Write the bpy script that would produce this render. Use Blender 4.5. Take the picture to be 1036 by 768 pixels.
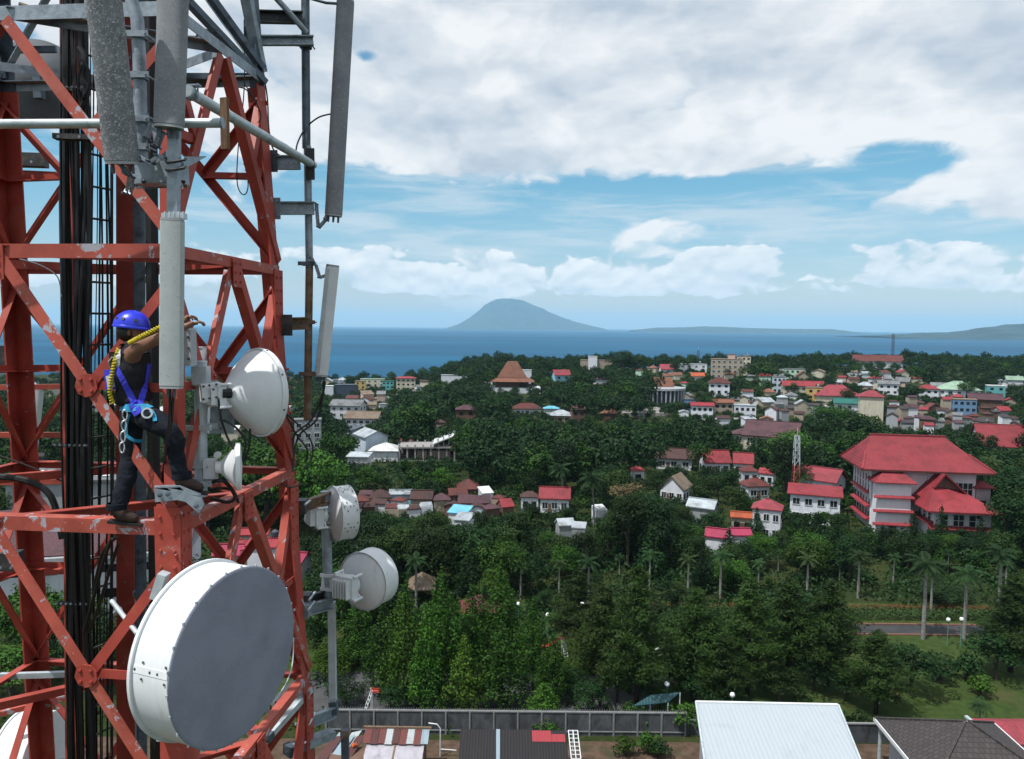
import bpy, bmesh, math, random
import numpy as np
from mathutils import Vector, Matrix, Euler

random.seed(7)
for o in list(bpy.data.objects):
    bpy.data.objects.remove(o)
SC = bpy.context.scene
COL = SC.collection
PI = math.pi
RAD = math.radians

# ------------------------------------------------------------------ camera
FPX, CX, CY, PW, PH, CAMH = 760.0, 518.0, 384.0, 1036.0, 768.0, 40.0
PITCH, ROLL = RAD(4.0), RAD(0.55)
cam = bpy.data.cameras.new('camera')
cam.sensor_fit = 'HORIZONTAL'
cam.sensor_width = 36.0
cam.lens = 36.0 * FPX / PW
cam.clip_start = 0.1
cam.clip_end = 200000.0
cam_o = bpy.data.objects.new('camera', cam)
COL.objects.link(cam_o)
CAMR = Matrix.Rotation(PI / 2 - PITCH, 3, 'X') @ Matrix.Rotation(ROLL, 3, 'Z')
cam_o.matrix_world = Matrix.Translation((0, 0, CAMH)) @ CAMR.to_4x4()
SC.camera = cam_o

# ------------------------------------------------------------------ sun, exposure
SUN_DIR = Vector((-0.34, -0.25, 0.90)).normalized()      # towards the sun
sun = bpy.data.lights.new('sun', 'SUN')
sun.energy = 5.0
sun.angle = RAD(0.5)
sun.color = (1.0, 0.965, 0.91)
sun_o = bpy.data.objects.new('sun', sun)
COL.objects.link(sun_o)
sun_o.rotation_euler = SUN_DIR.to_track_quat('Z', 'Y').to_euler()
vs = SC.view_settings
vs.view_transform = 'Standard'
vs.look = 'None'
vs.exposure = 0.0
vs.gamma = 1.0
vs.use_curve_mapping = False
SC.render.engine = 'CYCLES'
SC.cycles.use_denoising = True
SC.cycles.denoiser = 'OPENIMAGEDENOISE'
SC.cycles.max_bounces = 6
SC.cycles.diffuse_bounces = 3
SC.cycles.glossy_bounces = 3
SC.cycles.transmission_bounces = 4
SC.cycles.volume_bounces = 1
SC.cycles.transparent_max_bounces = 8
SC.cycles.caustics_reflective = False
SC.cycles.caustics_refractive = False
SC.cycles.sample_clamp_indirect = 4.0

# ------------------------------------------------------------------ world: sky and clouds
W = bpy.data.worlds.new('World')
SC.world = W
W.use_nodes = True
NT = W.node_tree
NT.nodes.clear()


class NG:
    """short-hand for wiring shader nodes"""
    def __init__(s, nt):
        s.nt = nt

    def n(s, t, **kw):
        nd = s.nt.nodes.new(t)
        for k, v in kw.items():
            setattr(nd, k, v)
        return nd

    def put(s, sock, v):
        if hasattr(v, 'is_output'):
            s.nt.links.new(v, sock)
        elif v is not None:
            sock.default_value = v

    def m(s, op, a, b=None, c=None, clamp=False):
        nd = s.n('ShaderNodeMath', operation=op, use_clamp=clamp)
        s.put(nd.inputs[0], a)
        s.put(nd.inputs[1], b)
        if c is not None:
            s.put(nd.inputs[2], c)
        return nd.outputs[0]

    def mr(s, v, a, b, c=0.0, d=1.0, smooth=True):
        nd = s.n('ShaderNodeMapRange', interpolation_type='SMOOTHSTEP' if smooth else 'LINEAR')
        for i, x in enumerate((v, a, b, c, d)):
            s.put(nd.inputs[i], x)
        return nd.outputs[0]

    def mix(s, f, a, b, mode='MIX'):
        nd = s.n('ShaderNodeMix', data_type='RGBA', blend_type=mode)
        s.put(nd.inputs[0], f)
        s.put(nd.inputs[6], a)
        s.put(nd.inputs[7], b)
        return nd.outputs[2]

    def noise(s, vec, scale, detail=6.0, rough=0.55, dist=0.0, lac=2.0, dim='3D'):
        nd = s.n('ShaderNodeTexNoise', noise_dimensions=dim)
        if vec is not None:
            s.put(nd.inputs['Vector'], vec)
        nd.inputs['Scale'].default_value = scale
        nd.inputs['Detail'].default_value = detail
        nd.inputs['Roughness'].default_value = rough
        nd.inputs['Lacunarity'].default_value = lac
        nd.inputs['Distortion'].default_value = dist
        return nd.outputs[0]

    def xyz(s, x, y, z):
        nd = s.n('ShaderNodeCombineXYZ')
        for i, v in enumerate((x, y, z)):
            s.put(nd.inputs[i], v)
        return nd.outputs[0]


g = NG(NT)
tcw = g.n('ShaderNodeTexCoord')
sep = g.n('ShaderNodeSeparateXYZ')
NT.links.new(tcw.outputs['Generated'], sep.inputs[0])
dx, dy, dz = sep.outputs
AZ = g.m('ARCTAN2', dx, dy)
EL = g.m('DIVIDE', dz, g.m('MAXIMUM', g.m('SQRT', g.m('ADD', g.m('MULTIPLY', dx, dx), g.m('MULTIPLY', dy, dy))), 0.001))


def blob(px, py, wx, wy, amp):
    """a patch of more (or less) cloud around one direction of the sky; widths in pixels of the photo"""
    a0, e0 = math.atan((px - CX) / FPX), (331 - py) / FPX
    u = g.m('DIVIDE', g.m('SUBTRACT', AZ, a0), wx / FPX)
    v = g.m('DIVIDE', g.m('SUBTRACT', EL, e0), wy / FPX)
    r2 = g.m('ADD', g.m('MULTIPLY', u, u), g.m('MULTIPLY', v, v))
    return g.m('MULTIPLY', g.m('EXPONENT', g.m('MULTIPLY', r2, -1.0)), amp)


def add_all(lst):
    r = lst[0]
    for x in lst[1:]:
        r = g.m('ADD', r, x)
    return r


def voro(vec, scale, smooth_=0.6):
    nd = g.n('ShaderNodeTexVoronoi', feature='SMOOTH_F1', voronoi_dimensions='2D')
    g.put(nd.inputs['Vector'], vec)
    nd.inputs['Scale'].default_value = scale
    nd.inputs['Smoothness'].default_value = smooth_
    return nd.outputs['Distance']


def warp(vec, scale, amt):
    nd = g.n('ShaderNodeTexNoise', noise_dimensions='2D')
    g.put(nd.inputs['Vector'], vec)
    nd.inputs['Scale'].default_value = scale
    nd.inputs['Detail'].default_value = 4
    sb = g.n('ShaderNodeVectorMath', operation='SUBTRACT')
    g.put(sb.inputs[0], nd.outputs['Color']); sb.inputs[1].default_value = (0.5, 0.5, 0.5)
    sc = g.n('ShaderNodeVectorMath', operation='SCALE')
    g.put(sc.inputs[0], sb.outputs[0]); sc.inputs['Scale'].default_value = amt
    ad = g.n('ShaderNodeVectorMath', operation='ADD')
    g.put(ad.inputs[0], vec); g.put(ad.inputs[1], sc.outputs[0])
    return ad.outputs[0]


def cloud(sh):
    """density of the cloud layers; sh shifts the look-up upwards, to tell tops from bases"""
    e = g.m('ADD', EL, sh)
    v1 = warp(g.xyz(g.m('MULTIPLY', AZ, 2.9), g.m('MULTIPLY', e, 6.2), 0.0), 3.0, 0.30)
    v2 = warp(g.xyz(g.m('MULTIPLY', AZ, 9.0), g.m('MULTIPLY', e, 15.0), 0.0), 2.0, 0.35)
    n1 = g.noise(v1, 1.35, 4.0, 0.5, dim='2D')
    b1 = g.m('ADD', g.m('MULTIPLY', g.m('SUBTRACT', 0.42, voro(v1, 3.4)), 0.20), g.m('MULTIPLY', g.m('SUBTRACT', 0.42, voro(v1, 8.5)), 0.07))
    f1 = g.m('MULTIPLY', g.m('SUBTRACT', g.noise(v1, 11.0, 6.0, 0.62, dim='2D'), 0.5), 0.15)
    n1 = g.m('ADD', g.m('ADD', n1, b1), f1)
    n2 = g.noise(v2, 0.9, 4.0, 0.5, dim='2D')
    b2 = g.m('ADD', g.m('MULTIPLY', g.m('SUBTRACT', 0.42, voro(v2, 2.2)), 0.24), g.m('MULTIPLY', g.m('SUBTRACT', 0.42, voro(v2, 5.5)), 0.14))
    f2 = g.m('MULTIPLY', g.m('SUBTRACT', g.noise(v2, 7.0, 6.0, 0.6, dim='2D'), 0.5), 0.16)
    n2 = g.m('ADD', g.m('ADD', n2, b2), f2)
    return n1, n2, e


bias_hi = add_all([
    g.mr(EL, 0.165, 0.26, -0.10, 0.30),
    blob(640, 175, 230, 26, 0.26), blob(1032, 168, 48, 40, 0.62),
    blob(870, 172, 135, 22, -0.36), blob(930, 250, 110, 24, -0.30), blob(800, 190, 90, 10, -0.2), blob(430, 205, 130, 22, -0.15), blob(660, 40, 120, 50, 0.10), blob(371, 71, 14, 8, -0.25),
    blob(420, 190, 120, 26, 0.05), blob(460, 224, 95, 20, -0.34),
    blob(760, 232, 260, 22, 0.17), blob(1000, 225, 60, 20, 0.05),
    blob(700, 195, 80, 10, -0.16), blob(60, 190, 120, 70, -0.25), blob(20, 90, 60, 50, -0.2),
    blob(640, 30, 120, 60, 0.12), blob(1010, 10, 40, 30, -0.12),
])
bias_lo = add_all([
    g.mr(EL, 0.025, 0.05, -0.6, 0.0), g.mr(EL, 0.095, 0.125, 0.0, -0.7),
    blob(560, 284, 130, 24, 0.18), blob(700, 286, 95, 24, 0.16), blob(440, 284, 60, 18, 0.10),
    blob(855, 290, 45, 17, 0.16), blob(960, 282, 110, 24, 0.15), blob(345, 285, 40, 20, 0.08),
    blob(805, 270, 25, 30, -0.25), blob(230, 270, 40, 14, 0.16), blob(70, 220, 80, 30, 0.05),
])


def dens(sh):
    n1, n2, e = cloud(sh)
    hi = g.m('ADD', n1, bias_hi)
    lo = g.m('ADD', n2, bias_lo)
    return hi, lo, n2


hi0, lo0, nf = dens(0.0)
hi1, lo1, _ = dens(0.042)
hi2, lo2, _ = dens(0.012)
a_hi = g.mr(hi0, 0.45, 0.62)
a_lo = g.mr(lo0, 0.49, 0.60)
# tops are bright, bases grey: less cloud above means more light
sh_hi = g.m('ADD', g.m('MULTIPLY', g.m('SUBTRACT', hi0, hi1), 2.3), g.m('ADD', 0.66, g.m('MULTIPLY', g.m('SUBTRACT', 0.72, hi0), 0.9)), clamp=True)
sh_lo = g.m('ADD', g.m('MULTIPLY', g.m('SUBTRACT', lo0, lo2), 2.0), 0.62, clamp=True)
grey, white = (0.53, 0.62, 0.73, 1), (1.02, 1.03, 1.04, 1)
c_hi = g.mix(sh_hi, grey, white)
c_lo = g.mix(sh_lo, (0.66, 0.78, 0.88, 1), (1.12, 1.13, 1.13, 1))
sky = g.n('ShaderNodeTexSky', sky_type='NISHITA')
sky.sun_disc = False
sky.sun_elevation = math.asin(SUN_DIR.z)
sky.sun_rotation = math.atan2(SUN_DIR.x, SUN_DIR.y)
sky.altitude = 50
sky.air_density = 1.3
sky.dust_density = 0.3
sky.ozone_density = 1.4
SKY_STRENGTH = 0.10
tint = g.mix(1.0, sky.outputs[0], g.mix(g.mr(EL, 0.0, 0.22), (0.98, 1.02, 1.26, 1), (0.56, 1.02, 1.16, 1)), 'MULTIPLY')
bg_s = g.n('ShaderNodeBackground')
g.put(bg_s.inputs[0], tint)
bg_s.inputs[1].default_value = SKY_STRENGTH
CL = 9.4
wv = warp(g.xyz(g.m('MULTIPLY', AZ, 3.2), g.m('MULTIPLY', EL, 26.0), 0.0), 1.5, 0.5)
a_wi = g.m('MULTIPLY', g.mr(g.m('ADD', g.noise(wv, 1.0, 7.0, 0.62, dim='2D'), add_all([g.mr(EL, 0.05, 0.10, -0.3, 0.0), g.mr(EL, 0.19, 0.26, 0.0, -0.2), blob(780, 232, 330, 26, 0.17)])), 0.45, 0.74), 0.62)
cc = g.mix(a_lo, c_hi, c_lo)
cc = g.mix(g.m('MAXIMUM', a_lo, a_hi), (0.80, 0.87, 0.92, 1), cc)
cm = g.m('MAXIMUM', g.m('MULTIPLY', a_hi, 0.97), g.m('MULTIPLY', a_lo, 0.92))
cm = g.m('MAXIMUM', cm, a_wi)
cm = g.m('MULTIPLY', cm, g.mr(EL, 0.0, 0.05))
cc2 = g.mix(1.0, cc, (CL, CL, CL, 1), 'MULTIPLY')
bg_c = g.n('ShaderNodeBackground')
g.put(bg_c.inputs[0], cc2)
bg_c.inputs[1].default_value = 0.10
mx = g.n('ShaderNodeMixShader')
g.put(mx.inputs[0], cm)
g.put(mx.inputs[1], bg_s.outputs[0])
g.put(mx.inputs[2], bg_c.outputs[0])
wo = g.n('ShaderNodeOutputWorld')
g.put(wo.inputs[0], mx.outputs[0])
W.cycles.sampling_method = 'MANUAL'
W.cycles.sample_map_resolution = 512

# ------------------------------------------------------------------ helpers
def ray(px, py):
    return CAMR @ Vector(((px - CX) / FPX, (CY - py) / FPX, -1.0))


def P(px, py, Y):
    """the point at forward distance Y seen at a pixel of the photo"""
    d = ray(px, py)
    return d * (Y / d.y) + Vector((0, 0, CAMH))


def G(px, py, z):
    """the point at height z seen at a pixel of the photo"""
    d = ray(px, py)
    return d * ((z - CAMH) / d.z) + Vector((0, 0, CAMH))


CAMT = CAMR.transposed()


def proj(p):
    q = CAMT @ (Vector(p) - Vector((0, 0, CAMH)))
    if q.z > -0.05:
        return None
    return CX + FPX * q.x / -q.z, CY - FPX * q.y / -q.z


def smooth(x, a, b):
    t = min(1.0, max(0.0, (x - a) / (b - a)))
    return t * t * (3 - 2 * t)


def terrain(x, y):
    u = x / max(y, 1.0)
    z = 0.0
    right = smooth(u, -0.17, -0.03)
    z += right * 8.0 * math.exp(-((y - 560) / 150.0) ** 2)
    z += smooth(u, 0.2, 0.5) * 4.0 * math.exp(-((y - 640) / 160.0) ** 2)
    z += -13.0 * (1 - right) * smooth(y, 190, 460)
    f = smooth(y, 700, 1200)
    z = z * (1 - f) - 42 * f
    if y > 110:
        k = smooth(y, 110, 200)
        z += k * (0.8 * math.sin(x * 0.031 + 1.3) * math.cos(y * 0.027) + 0.5 * math.sin(x * 0.07 + y * 0.05))
    return z


def ground(px, py):
    """where the line of sight through a pixel meets the terrain"""
    d = ray(px, py)
    if d.z >= -0.003:
        d = Vector((d.x, d.y, -0.003))
    t = 40.0
    while t < 4000:
        p = d * (t / d.y) + Vector((0, 0, CAMH))
        if p.z <= terrain(p.x, p.y):
            return Vector((p.x, p.y, terrain(p.x, p.y)))
        t += 1.0
    return Vector((p.x, p.y, terrain(p.x, p.y)))


class MB:
    """collects faces; build() links them as one mesh object"""
    def __init__(s):
        s.v, s.f, s.m, s.sm = [], [], [], []
        s.mi = 0

    def face(s, idx, smooth_=False):
        s.f.append(tuple(idx))
        s.m.append(s.mi)
        s.sm.append(smooth_)

    def box(s, c, size, R=None):
        c = Vector(c)
        b = len(s.v)
        for sx, sy, sz in ((-1, -1, -1), (1, -1, -1), (1, 1, -1), (-1, 1, -1), (-1, -1, 1), (1, -1, 1), (1, 1, 1), (-1, 1, 1)):
            q = Vector((sx * size[0] / 2, sy * size[1] / 2, sz * size[2] / 2))
            if R is not None:
                q = R @ q
            s.v.append(tuple(c + q))
        for q in ((0, 3, 2, 1), (4, 5, 6, 7), (0, 1, 5, 4), (1, 2, 6, 5), (2, 3, 7, 6), (3, 0, 4, 7)):
            s.face([b + i for i in q])
        return s

    def bar(s, p, q, w, h, up=(0, 0, 1)):
        """box beam from p to q, w across and h along up"""
        p, q = Vector(p), Vector(q)
        a = (q - p)
        L = a.length
        if L < 1e-6:
            return s
        a /= L
        up = Vector(up)
        sd = a.cross(up)
        if sd.length < 1e-5:
            sd = a.cross(Vector((1, 0, 0)))
        sd.normalize()
        u = sd.cross(a)
        R = Matrix((sd, a, u)).transposed()
        return s.box((p + q) / 2, (w, L, h), R)

    def angle(s, p, q, w, t, n1, n2):
        """angle iron: one flange reaching along n1, the other along n2 from the line p-q"""
        p, q = Vector(p), Vector(q)
        a = (q - p).normalized()
        n1 = Vector(n1)
        n1 = (n1 - a * n1.dot(a)).normalized()
        n2 = Vector(n2)
        n2 = (n2 - a * n2.dot(a) - n1 * n2.dot(n1)).normalized()
        pts = [(0, 0), (w, 0), (w, t), (t, t), (t, w), (0, w)]
        b = len(s.v)
        for e in (p, q):
            for x, y in pts:
                s.v.append(tuple(e + n1 * x + n2 * y))
        n = 6
        flip = a.dot(n1.cross(n2)) < 0
        def fc(ix):
            s.face(ix[::-1] if flip else ix)
        for i in range(n):
            j = (i + 1) % n
            fc([b + i, b + j, b + n + j, b + n + i])
        fc([b + 3, b + 2, b + 1, b + 0]); fc([b + 0, b + 5, b + 4, b + 3])
        fc([b + n + 0, b + n + 1, b + n + 2, b + n + 3]); fc([b + n + 3, b + n + 4, b + n + 5, b + n + 0])
        return s

    def tube(s, pts, r, n=10, caps=True):
        pts = [Vector(p) for p in pts]
        k = len(pts)
        rs = [r] * k if not hasattr(r, '__len__') else list(r)
        tg = []
        for i in range(k):
            a = pts[min(i + 1, k - 1)] - pts[max(i - 1, 0)]
            tg.append(a.normalized() if a.length > 1e-9 else Vector((0, 0, 1)))
        ref = Vector((0, 0, 1)) if abs(tg[0].z) < 0.9 else Vector((1, 0, 0))
        u = (ref - tg[0] * ref.dot(tg[0])).normalized()
        b = len(s.v)
        for i in range(k):
            u = u - tg[i] * u.dot(tg[i])
            u = u.normalized() if u.length > 1e-6 else tg[i].orthogonal().normalized()
            w = tg[i].cross(u)
            for j in range(n):
                a = 2 * PI * j / n
                s.v.append(tuple(pts[i] + (u * math.cos(a) + w * math.sin(a)) * rs[i]))
        for i in range(k - 1):
            for j in range(n):
                j2 = (j + 1) % n
                s.face([b + i * n + j, b + i * n + j2, b + (i + 1) * n + j2, b + (i + 1) * n + j], True)
        if caps:
            s.face([b + j for j in range(n)][::-1])
            s.face([b + (k - 1) * n + j for j in range(n)])
        return s

    def lathe(s, prof, o, ax, n=32, caps=False):
        """profile of (radius, distance along the axis) turned round the axis"""
        o, ax = Vector(o), Vector(ax).normalized()
        u = ax.orthogonal().normalized()
        w = ax.cross(u)
        b = len(s.v)
        for r, h in prof:
            for j in range(n):
                a = 2 * PI * j / n
                s.v.append(tuple(o + ax * h + (u * math.cos(a) + w * math.sin(a)) * r))
        for i in range(len(prof) - 1):
            for j in range(n):
                j2 = (j + 1) % n
                s.face([b + i * n + j, b + i * n + j2, b + (i + 1) * n + j2, b + (i + 1) * n + j], True)
        if caps:
            s.face([b + j for j in range(n)][::-1])
            e = b + (len(prof) - 1) * n
            s.face([e + j for j in range(n)])
        return s

    def prism(s, poly, d):
        """a flat polygon of 3-D points pushed along d"""
        poly = [Vector(p) for p in poly]
        d = Vector(d)
        n = len(poly)
        b = len(s.v)
        nr = (poly[1] - poly[0]).cross(poly[2] - poly[1])
        if nr.dot(d) < 0:
            poly = poly[::-1]
        s.v += [tuple(p) for p in poly] + [tuple(p + d) for p in poly]
        s.face([b + i for i in range(n)][::-1])
        s.face([b + n + i for i in range(n)])
        for i in range(n):
            j = (i + 1) % n
            s.face([b + i, b + j, b + n + j, b + n + i])
        return s

    def poly(s, pts):
        b = len(s.v)
        s.v += [tuple(p) for p in pts]
        s.face(range(b, b + len(pts)))
        return s

    def build(s, name, mats, parent=None, sharp=35):
        if not isinstance(mats, (list, tuple)):
            mats = [mats]
        org = parent_origin(parent)
        me = bpy.data.meshes.new(name)
        vv = [(x - org.x, y - org.y, z - org.z) for x, y, z in s.v] if org.length > 0 else s.v
        me.from_pydata(vv, [], s.f)
        for m in mats:
            me.materials.append(m)
        if len(mats) > 1:
            me.polygons.foreach_set('material_index', s.m)
        me.polygons.foreach_set('use_smooth', s.sm)
        if any(s.sm):
            me.set_sharp_from_angle(angle=RAD(sharp))
        me.update()
        o = bpy.data.objects.new(name, me)
        COL.objects.link(o)
        if parent is not None:
            o.parent = parent
        return o


def parent_origin(p):
    r = Vector((0, 0, 0))
    while p is not None:
        r += Vector(p.location)
        p = p.parent
    return r


def tag(o, label=None, cat=None, group=None, kind=None):
    if label: o['label'] = label
    if cat: o['category'] = cat
    if group: o['group'] = group
    if kind: o['kind'] = kind
    return o


def thing(name, label, cat, loc=(0, 0, 0), group=None):
    o = bpy.data.objects.new(name, None)
    COL.objects.link(o)
    o.location = Vector(loc)
    o.empty_display_size = 0.2
    return tag(o, label, cat, group)


def copy_tree(o, parent=None):
    c = o.copy()
    COL.objects.link(c)
    c.parent = parent
    for ch in list(o.children):
        copy_tree(ch, c)
    return c


# ------------------------------------------------------------------ materials
MATS = {}


def new_mat(name):
    m = bpy.data.materials.new(name)
    m.use_nodes = True
    nt = m.node_tree
    nt.nodes.clear()
    out = nt.nodes.new('ShaderNodeOutputMaterial')
    b = nt.nodes.new('ShaderNodeBsdfPrincipled')
    nt.links.new(b.outputs[0], out.inputs[0])
    MATS[name] = m
    return m, NG(nt), b, out


def rgba(c):
    return (c[0], c[1], c[2], 1.0)


def lin(r, g_, b):
    """sRGB 0-255 to linear"""
    return tuple(((x / 255 + 0.055) / 1.055) ** 2.4 if x > 10 else x / 3295 for x in (r, g_, b))


def mat(name, col, rough=0.6, metal=0.0, var=0.12, scale=6.0, bump=0.0, bscale=40.0, dirt=None, dscale=3.0, dlo=0.5, dhi=0.7, stretch=None, inst=0.0, spec=0.5):
    """painted or plain surface: a base colour with soft noise, optional stains (dirt) and fine bump"""
    m, k, b, _ = new_mat(name)
    tc = k.n('ShaderNodeTexCoord')
    vec = tc.outputs['Object']
    if stretch:
        mp = k.n('ShaderNodeMapping')
        mp.inputs['Scale'].default_value = stretch
        k.put(mp.inputs[0], vec)
        vec = mp.outputs[0]
    lo = tuple(c * (1 - var) for c in col)
    hi = tuple(min(1, c * (1 + var)) for c in col)
    n = k.noise(vec, scale, 5.0, 0.6)
    c = k.mix(k.mr(n, 0.3, 0.7), rgba(lo), rgba(hi))
    if dirt:
        n2 = k.noise(vec, dscale, 7.0, 0.65, 0.3)
        c = k.mix(k.mr(n2, dlo, dhi), c, rgba(dirt))
    if inst:
        oi = k.n('ShaderNodeObjectInfo')
        f = k.mr(oi.outputs['Random'], 0, 1, 1 - inst, 1 + inst, False)
        c = k.mix(1.0, c, k.xyz(f, f, f), 'MULTIPLY')
    k.put(b.inputs['Base Color'], c)
    b.inputs['Metallic'].default_value = metal
    k.put(b.inputs['Roughness'], k.mr(n, 0.2, 0.8, max(0.05, rough - 0.1), min(1, rough + 0.1), False))
    b.inputs['Specular IOR Level'].default_value = spec
    if bump:
        nb = k.noise(vec, bscale, 4.0, 0.6)
        bp = k.n('ShaderNodeBump')
        bp.inputs['Strength'].default_value = bump
        bp.inputs['Distance'].default_value = 0.02
        k.put(bp.inputs['Height'], nb)
        k.put(b.inputs['Normal'], bp.outputs[0])
    return m

# ------------------------------------------------------------------ land, sea, islands, air
SEA_Z = -25.0


def land_material():
    m, k, b, _ = new_mat('land')
    tc = k.n('ShaderNodeTexCoord')
    v = tc.outputs['Object']
    n = k.noise(v, 0.06, 6, 0.6)
    n2 = k.noise(v, 1.2, 6, 0.7)
    c = k.mix(k.mr(n, 0.4, 0.6), rgba((0.016, 0.030, 0.008)), rgba((0.030, 0.042, 0.012)))
    c = k.mix(k.mr(n2, 0.45, 0.75), c, rgba((0.050, 0.048, 0.022)))
    k.put(b.inputs['Base Color'], c)
    b.inputs['Roughness'].default_value = 0.95
    b.inputs['Specular IOR Level'].default_value = 0.1
    return m


def sea_material():
    m, k, b, _ = new_mat('sea')
    tc = k.n('ShaderNodeTexCoord')
    v = tc.outputs['Object']
    mp = k.n('ShaderNodeMapping')
    mp.inputs['Scale'].default_value = (0.35, 1.0, 1.0)
    k.put(mp.inputs[0], v)
    big = k.noise(mp.outputs[0], 0.0012, 6, 0.62)
    c = k.mix(k.mr(big, 0.38, 0.66), rgba((0.003, 0.055, 0.120)), rgba((0.005, 0.090, 0.185)))
    k.put(b.inputs['Base Color'], c)
    b.inputs['Roughness'].default_value = 0.45
    b.inputs['Specular IOR Level'].default_value = 0.015
    w = k.noise(mp.outputs[0], 0.05, 8, 0.65)
    bp = k.n('ShaderNodeBump')
    bp.inputs['Strength'].default_value = 0.5
    bp.inputs['Distance'].default_value = 3.0
    k.put(bp.inputs['Height'], w)
    k.put(b.inputs['Normal'], bp.outputs[0])
    return m


def grid_sheet(name, xs, ys, zf, m):
    v, f = [], []
    for y in ys:
        for x in xs:
            v.append((x, y, zf(x, y)))
    n = len(xs)
    for j in range(len(ys) - 1):
        for i in range(n - 1):
            a = j * n + i
            f.append((a, a + 1, a + n + 1, a + n))
    me = bpy.data.meshes.new(name)
    me.from_pydata(v, [], f)
    me.materials.append(m)
    me.polygons.foreach_set('use_smooth', [True] * len(f))
    o = bpy.data.objects.new(name, me)
    COL.objects.link(o)
    return tag(o, kind='structure')


M_LAND = land_material()
xs = [-44000, -20000, -8000, -3000, -1800] + list(range(-1200, 1201, 12)) + [1800, 3000, 8000, 20000, 44000]
ys = [-300, -150, -60] + list(range(0, 1300, 10)) + [1500, 2500, 6000, 15000, 44000]
grid_sheet('ground', xs, ys, lambda x, y: terrain(x, y) - 0.02, M_LAND)
grid_sheet('sea', [-44000, -8000, -2000, 0, 2000, 8000, 44000], [640, 1500, 3000, 6000, 12000, 25000, 44000], lambda x, y: SEA_Z, sea_material())

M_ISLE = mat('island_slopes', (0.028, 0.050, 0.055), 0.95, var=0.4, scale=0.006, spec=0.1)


def island(name, prof, Y, depth, rough, seed):
    """land across the water: prof lists (pixel x, pixel y of the skyline) at distance Y"""
    rnd = random.Random(seed)
    pts = []
    for (x0, y0), (x1, y1) in zip(prof, prof[1:]):
        st = max(2, int((x1 - x0) / 3))
        for i in range(st):
            t = i / st
            p = P(x0 + (x1 - x0) * t, y0 + (y1 - y0) * t, Y)
            pts.append((p.x, max(p.z + rnd.uniform(-1, 1) * rough, SEA_Z - 2)))
    p = P(prof[-1][0], prof[-1][1], Y)
    pts.append((p.x, SEA_Z - 2))
    n = len(pts)
    nb = 15
    v, f = [], []
    ph = [rnd.uniform(0, 6.28) for _ in range(6)]
    for j in range(nb):
        t = -1 + 2 * j / (nb - 1)
        for i, (x, z) in enumerate(pts):
            h = (z - SEA_Z + 3)
            rid = 1 + 0.08 * math.sin(x * 0.009 + ph[0] + t * 4) + 0.035 * math.sin(x * 0.031 + ph[1] - t * 5)
            k = (1 - abs(t) ** 1.3)
            zz = SEA_Z - 3 + h * k * (rid if abs(t) > 0.08 else 1.0)
            v.append((x, Y + t * depth, zz))
    for j in range(nb - 1):
        for i in range(n - 1):
            a = j * n + i
            f.append((a, a + 1, a + n + 1, a + n))
    me = bpy.data.meshes.new(name)
    me.from_pydata(v, [], f)
    me.materials.append(M_ISLE)
    me.polygons.foreach_set('use_smooth', [True] * len(f))
    o = bpy.data.objects.new(name, me)
    COL.objects.link(o)
    return tag(o, kind='structure')


island('island', [(454, 331.5), (464, 328), (475, 321.5), (486, 313), (494, 306.5), (502, 302.8), (510, 302), (520, 302.6), (530, 304.2), (538, 308), (547, 311.5), (556, 316), (566, 320), (578, 324.5), (592, 328), (604, 331), (612, 333)], 18000, 1700, 1.5, 3)
island('low_island', [(640, 334), (665, 331.5), (690, 331.3), (712, 330.2), (735, 330.8), (760, 332), (800, 332.8), (840, 333), (875, 337)], 14000, 700, 2, 4)
island('headland', [(880, 340), (905, 338.5), (940, 337), (965, 336), (985, 333.5), (1005, 331), (1025, 328.5), (1050, 326), (1120, 322), (1250, 318), (1400, 330), (1480, 345)], 6800, 900, 3, 5)


def haze_box():
    mb = MB()
    mb.box((0, 21500, 330), (94000, 47000, 2 * 380 + 20))
    m = bpy.data.materials.new('haze')
    m.use_nodes = True
    nt = m.node_tree
    nt.nodes.clear()
    out = nt.nodes.new('ShaderNodeOutputMaterial')
    pv = nt.nodes.new('ShaderNodeVolumePrincipled')
    pv.inputs['Color'].default_value = (0.46, 0.77, 1.0, 1)
    pv.inputs['Density'].default_value = 4.8e-5
    pv.inputs['Anisotropy'].default_value = 0.0
    nt.links.new(pv.outputs[0], out.inputs['Volume'])
    o = mb.build('haze', m)
    return tag(o, kind='stuff')


haze_box()

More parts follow.
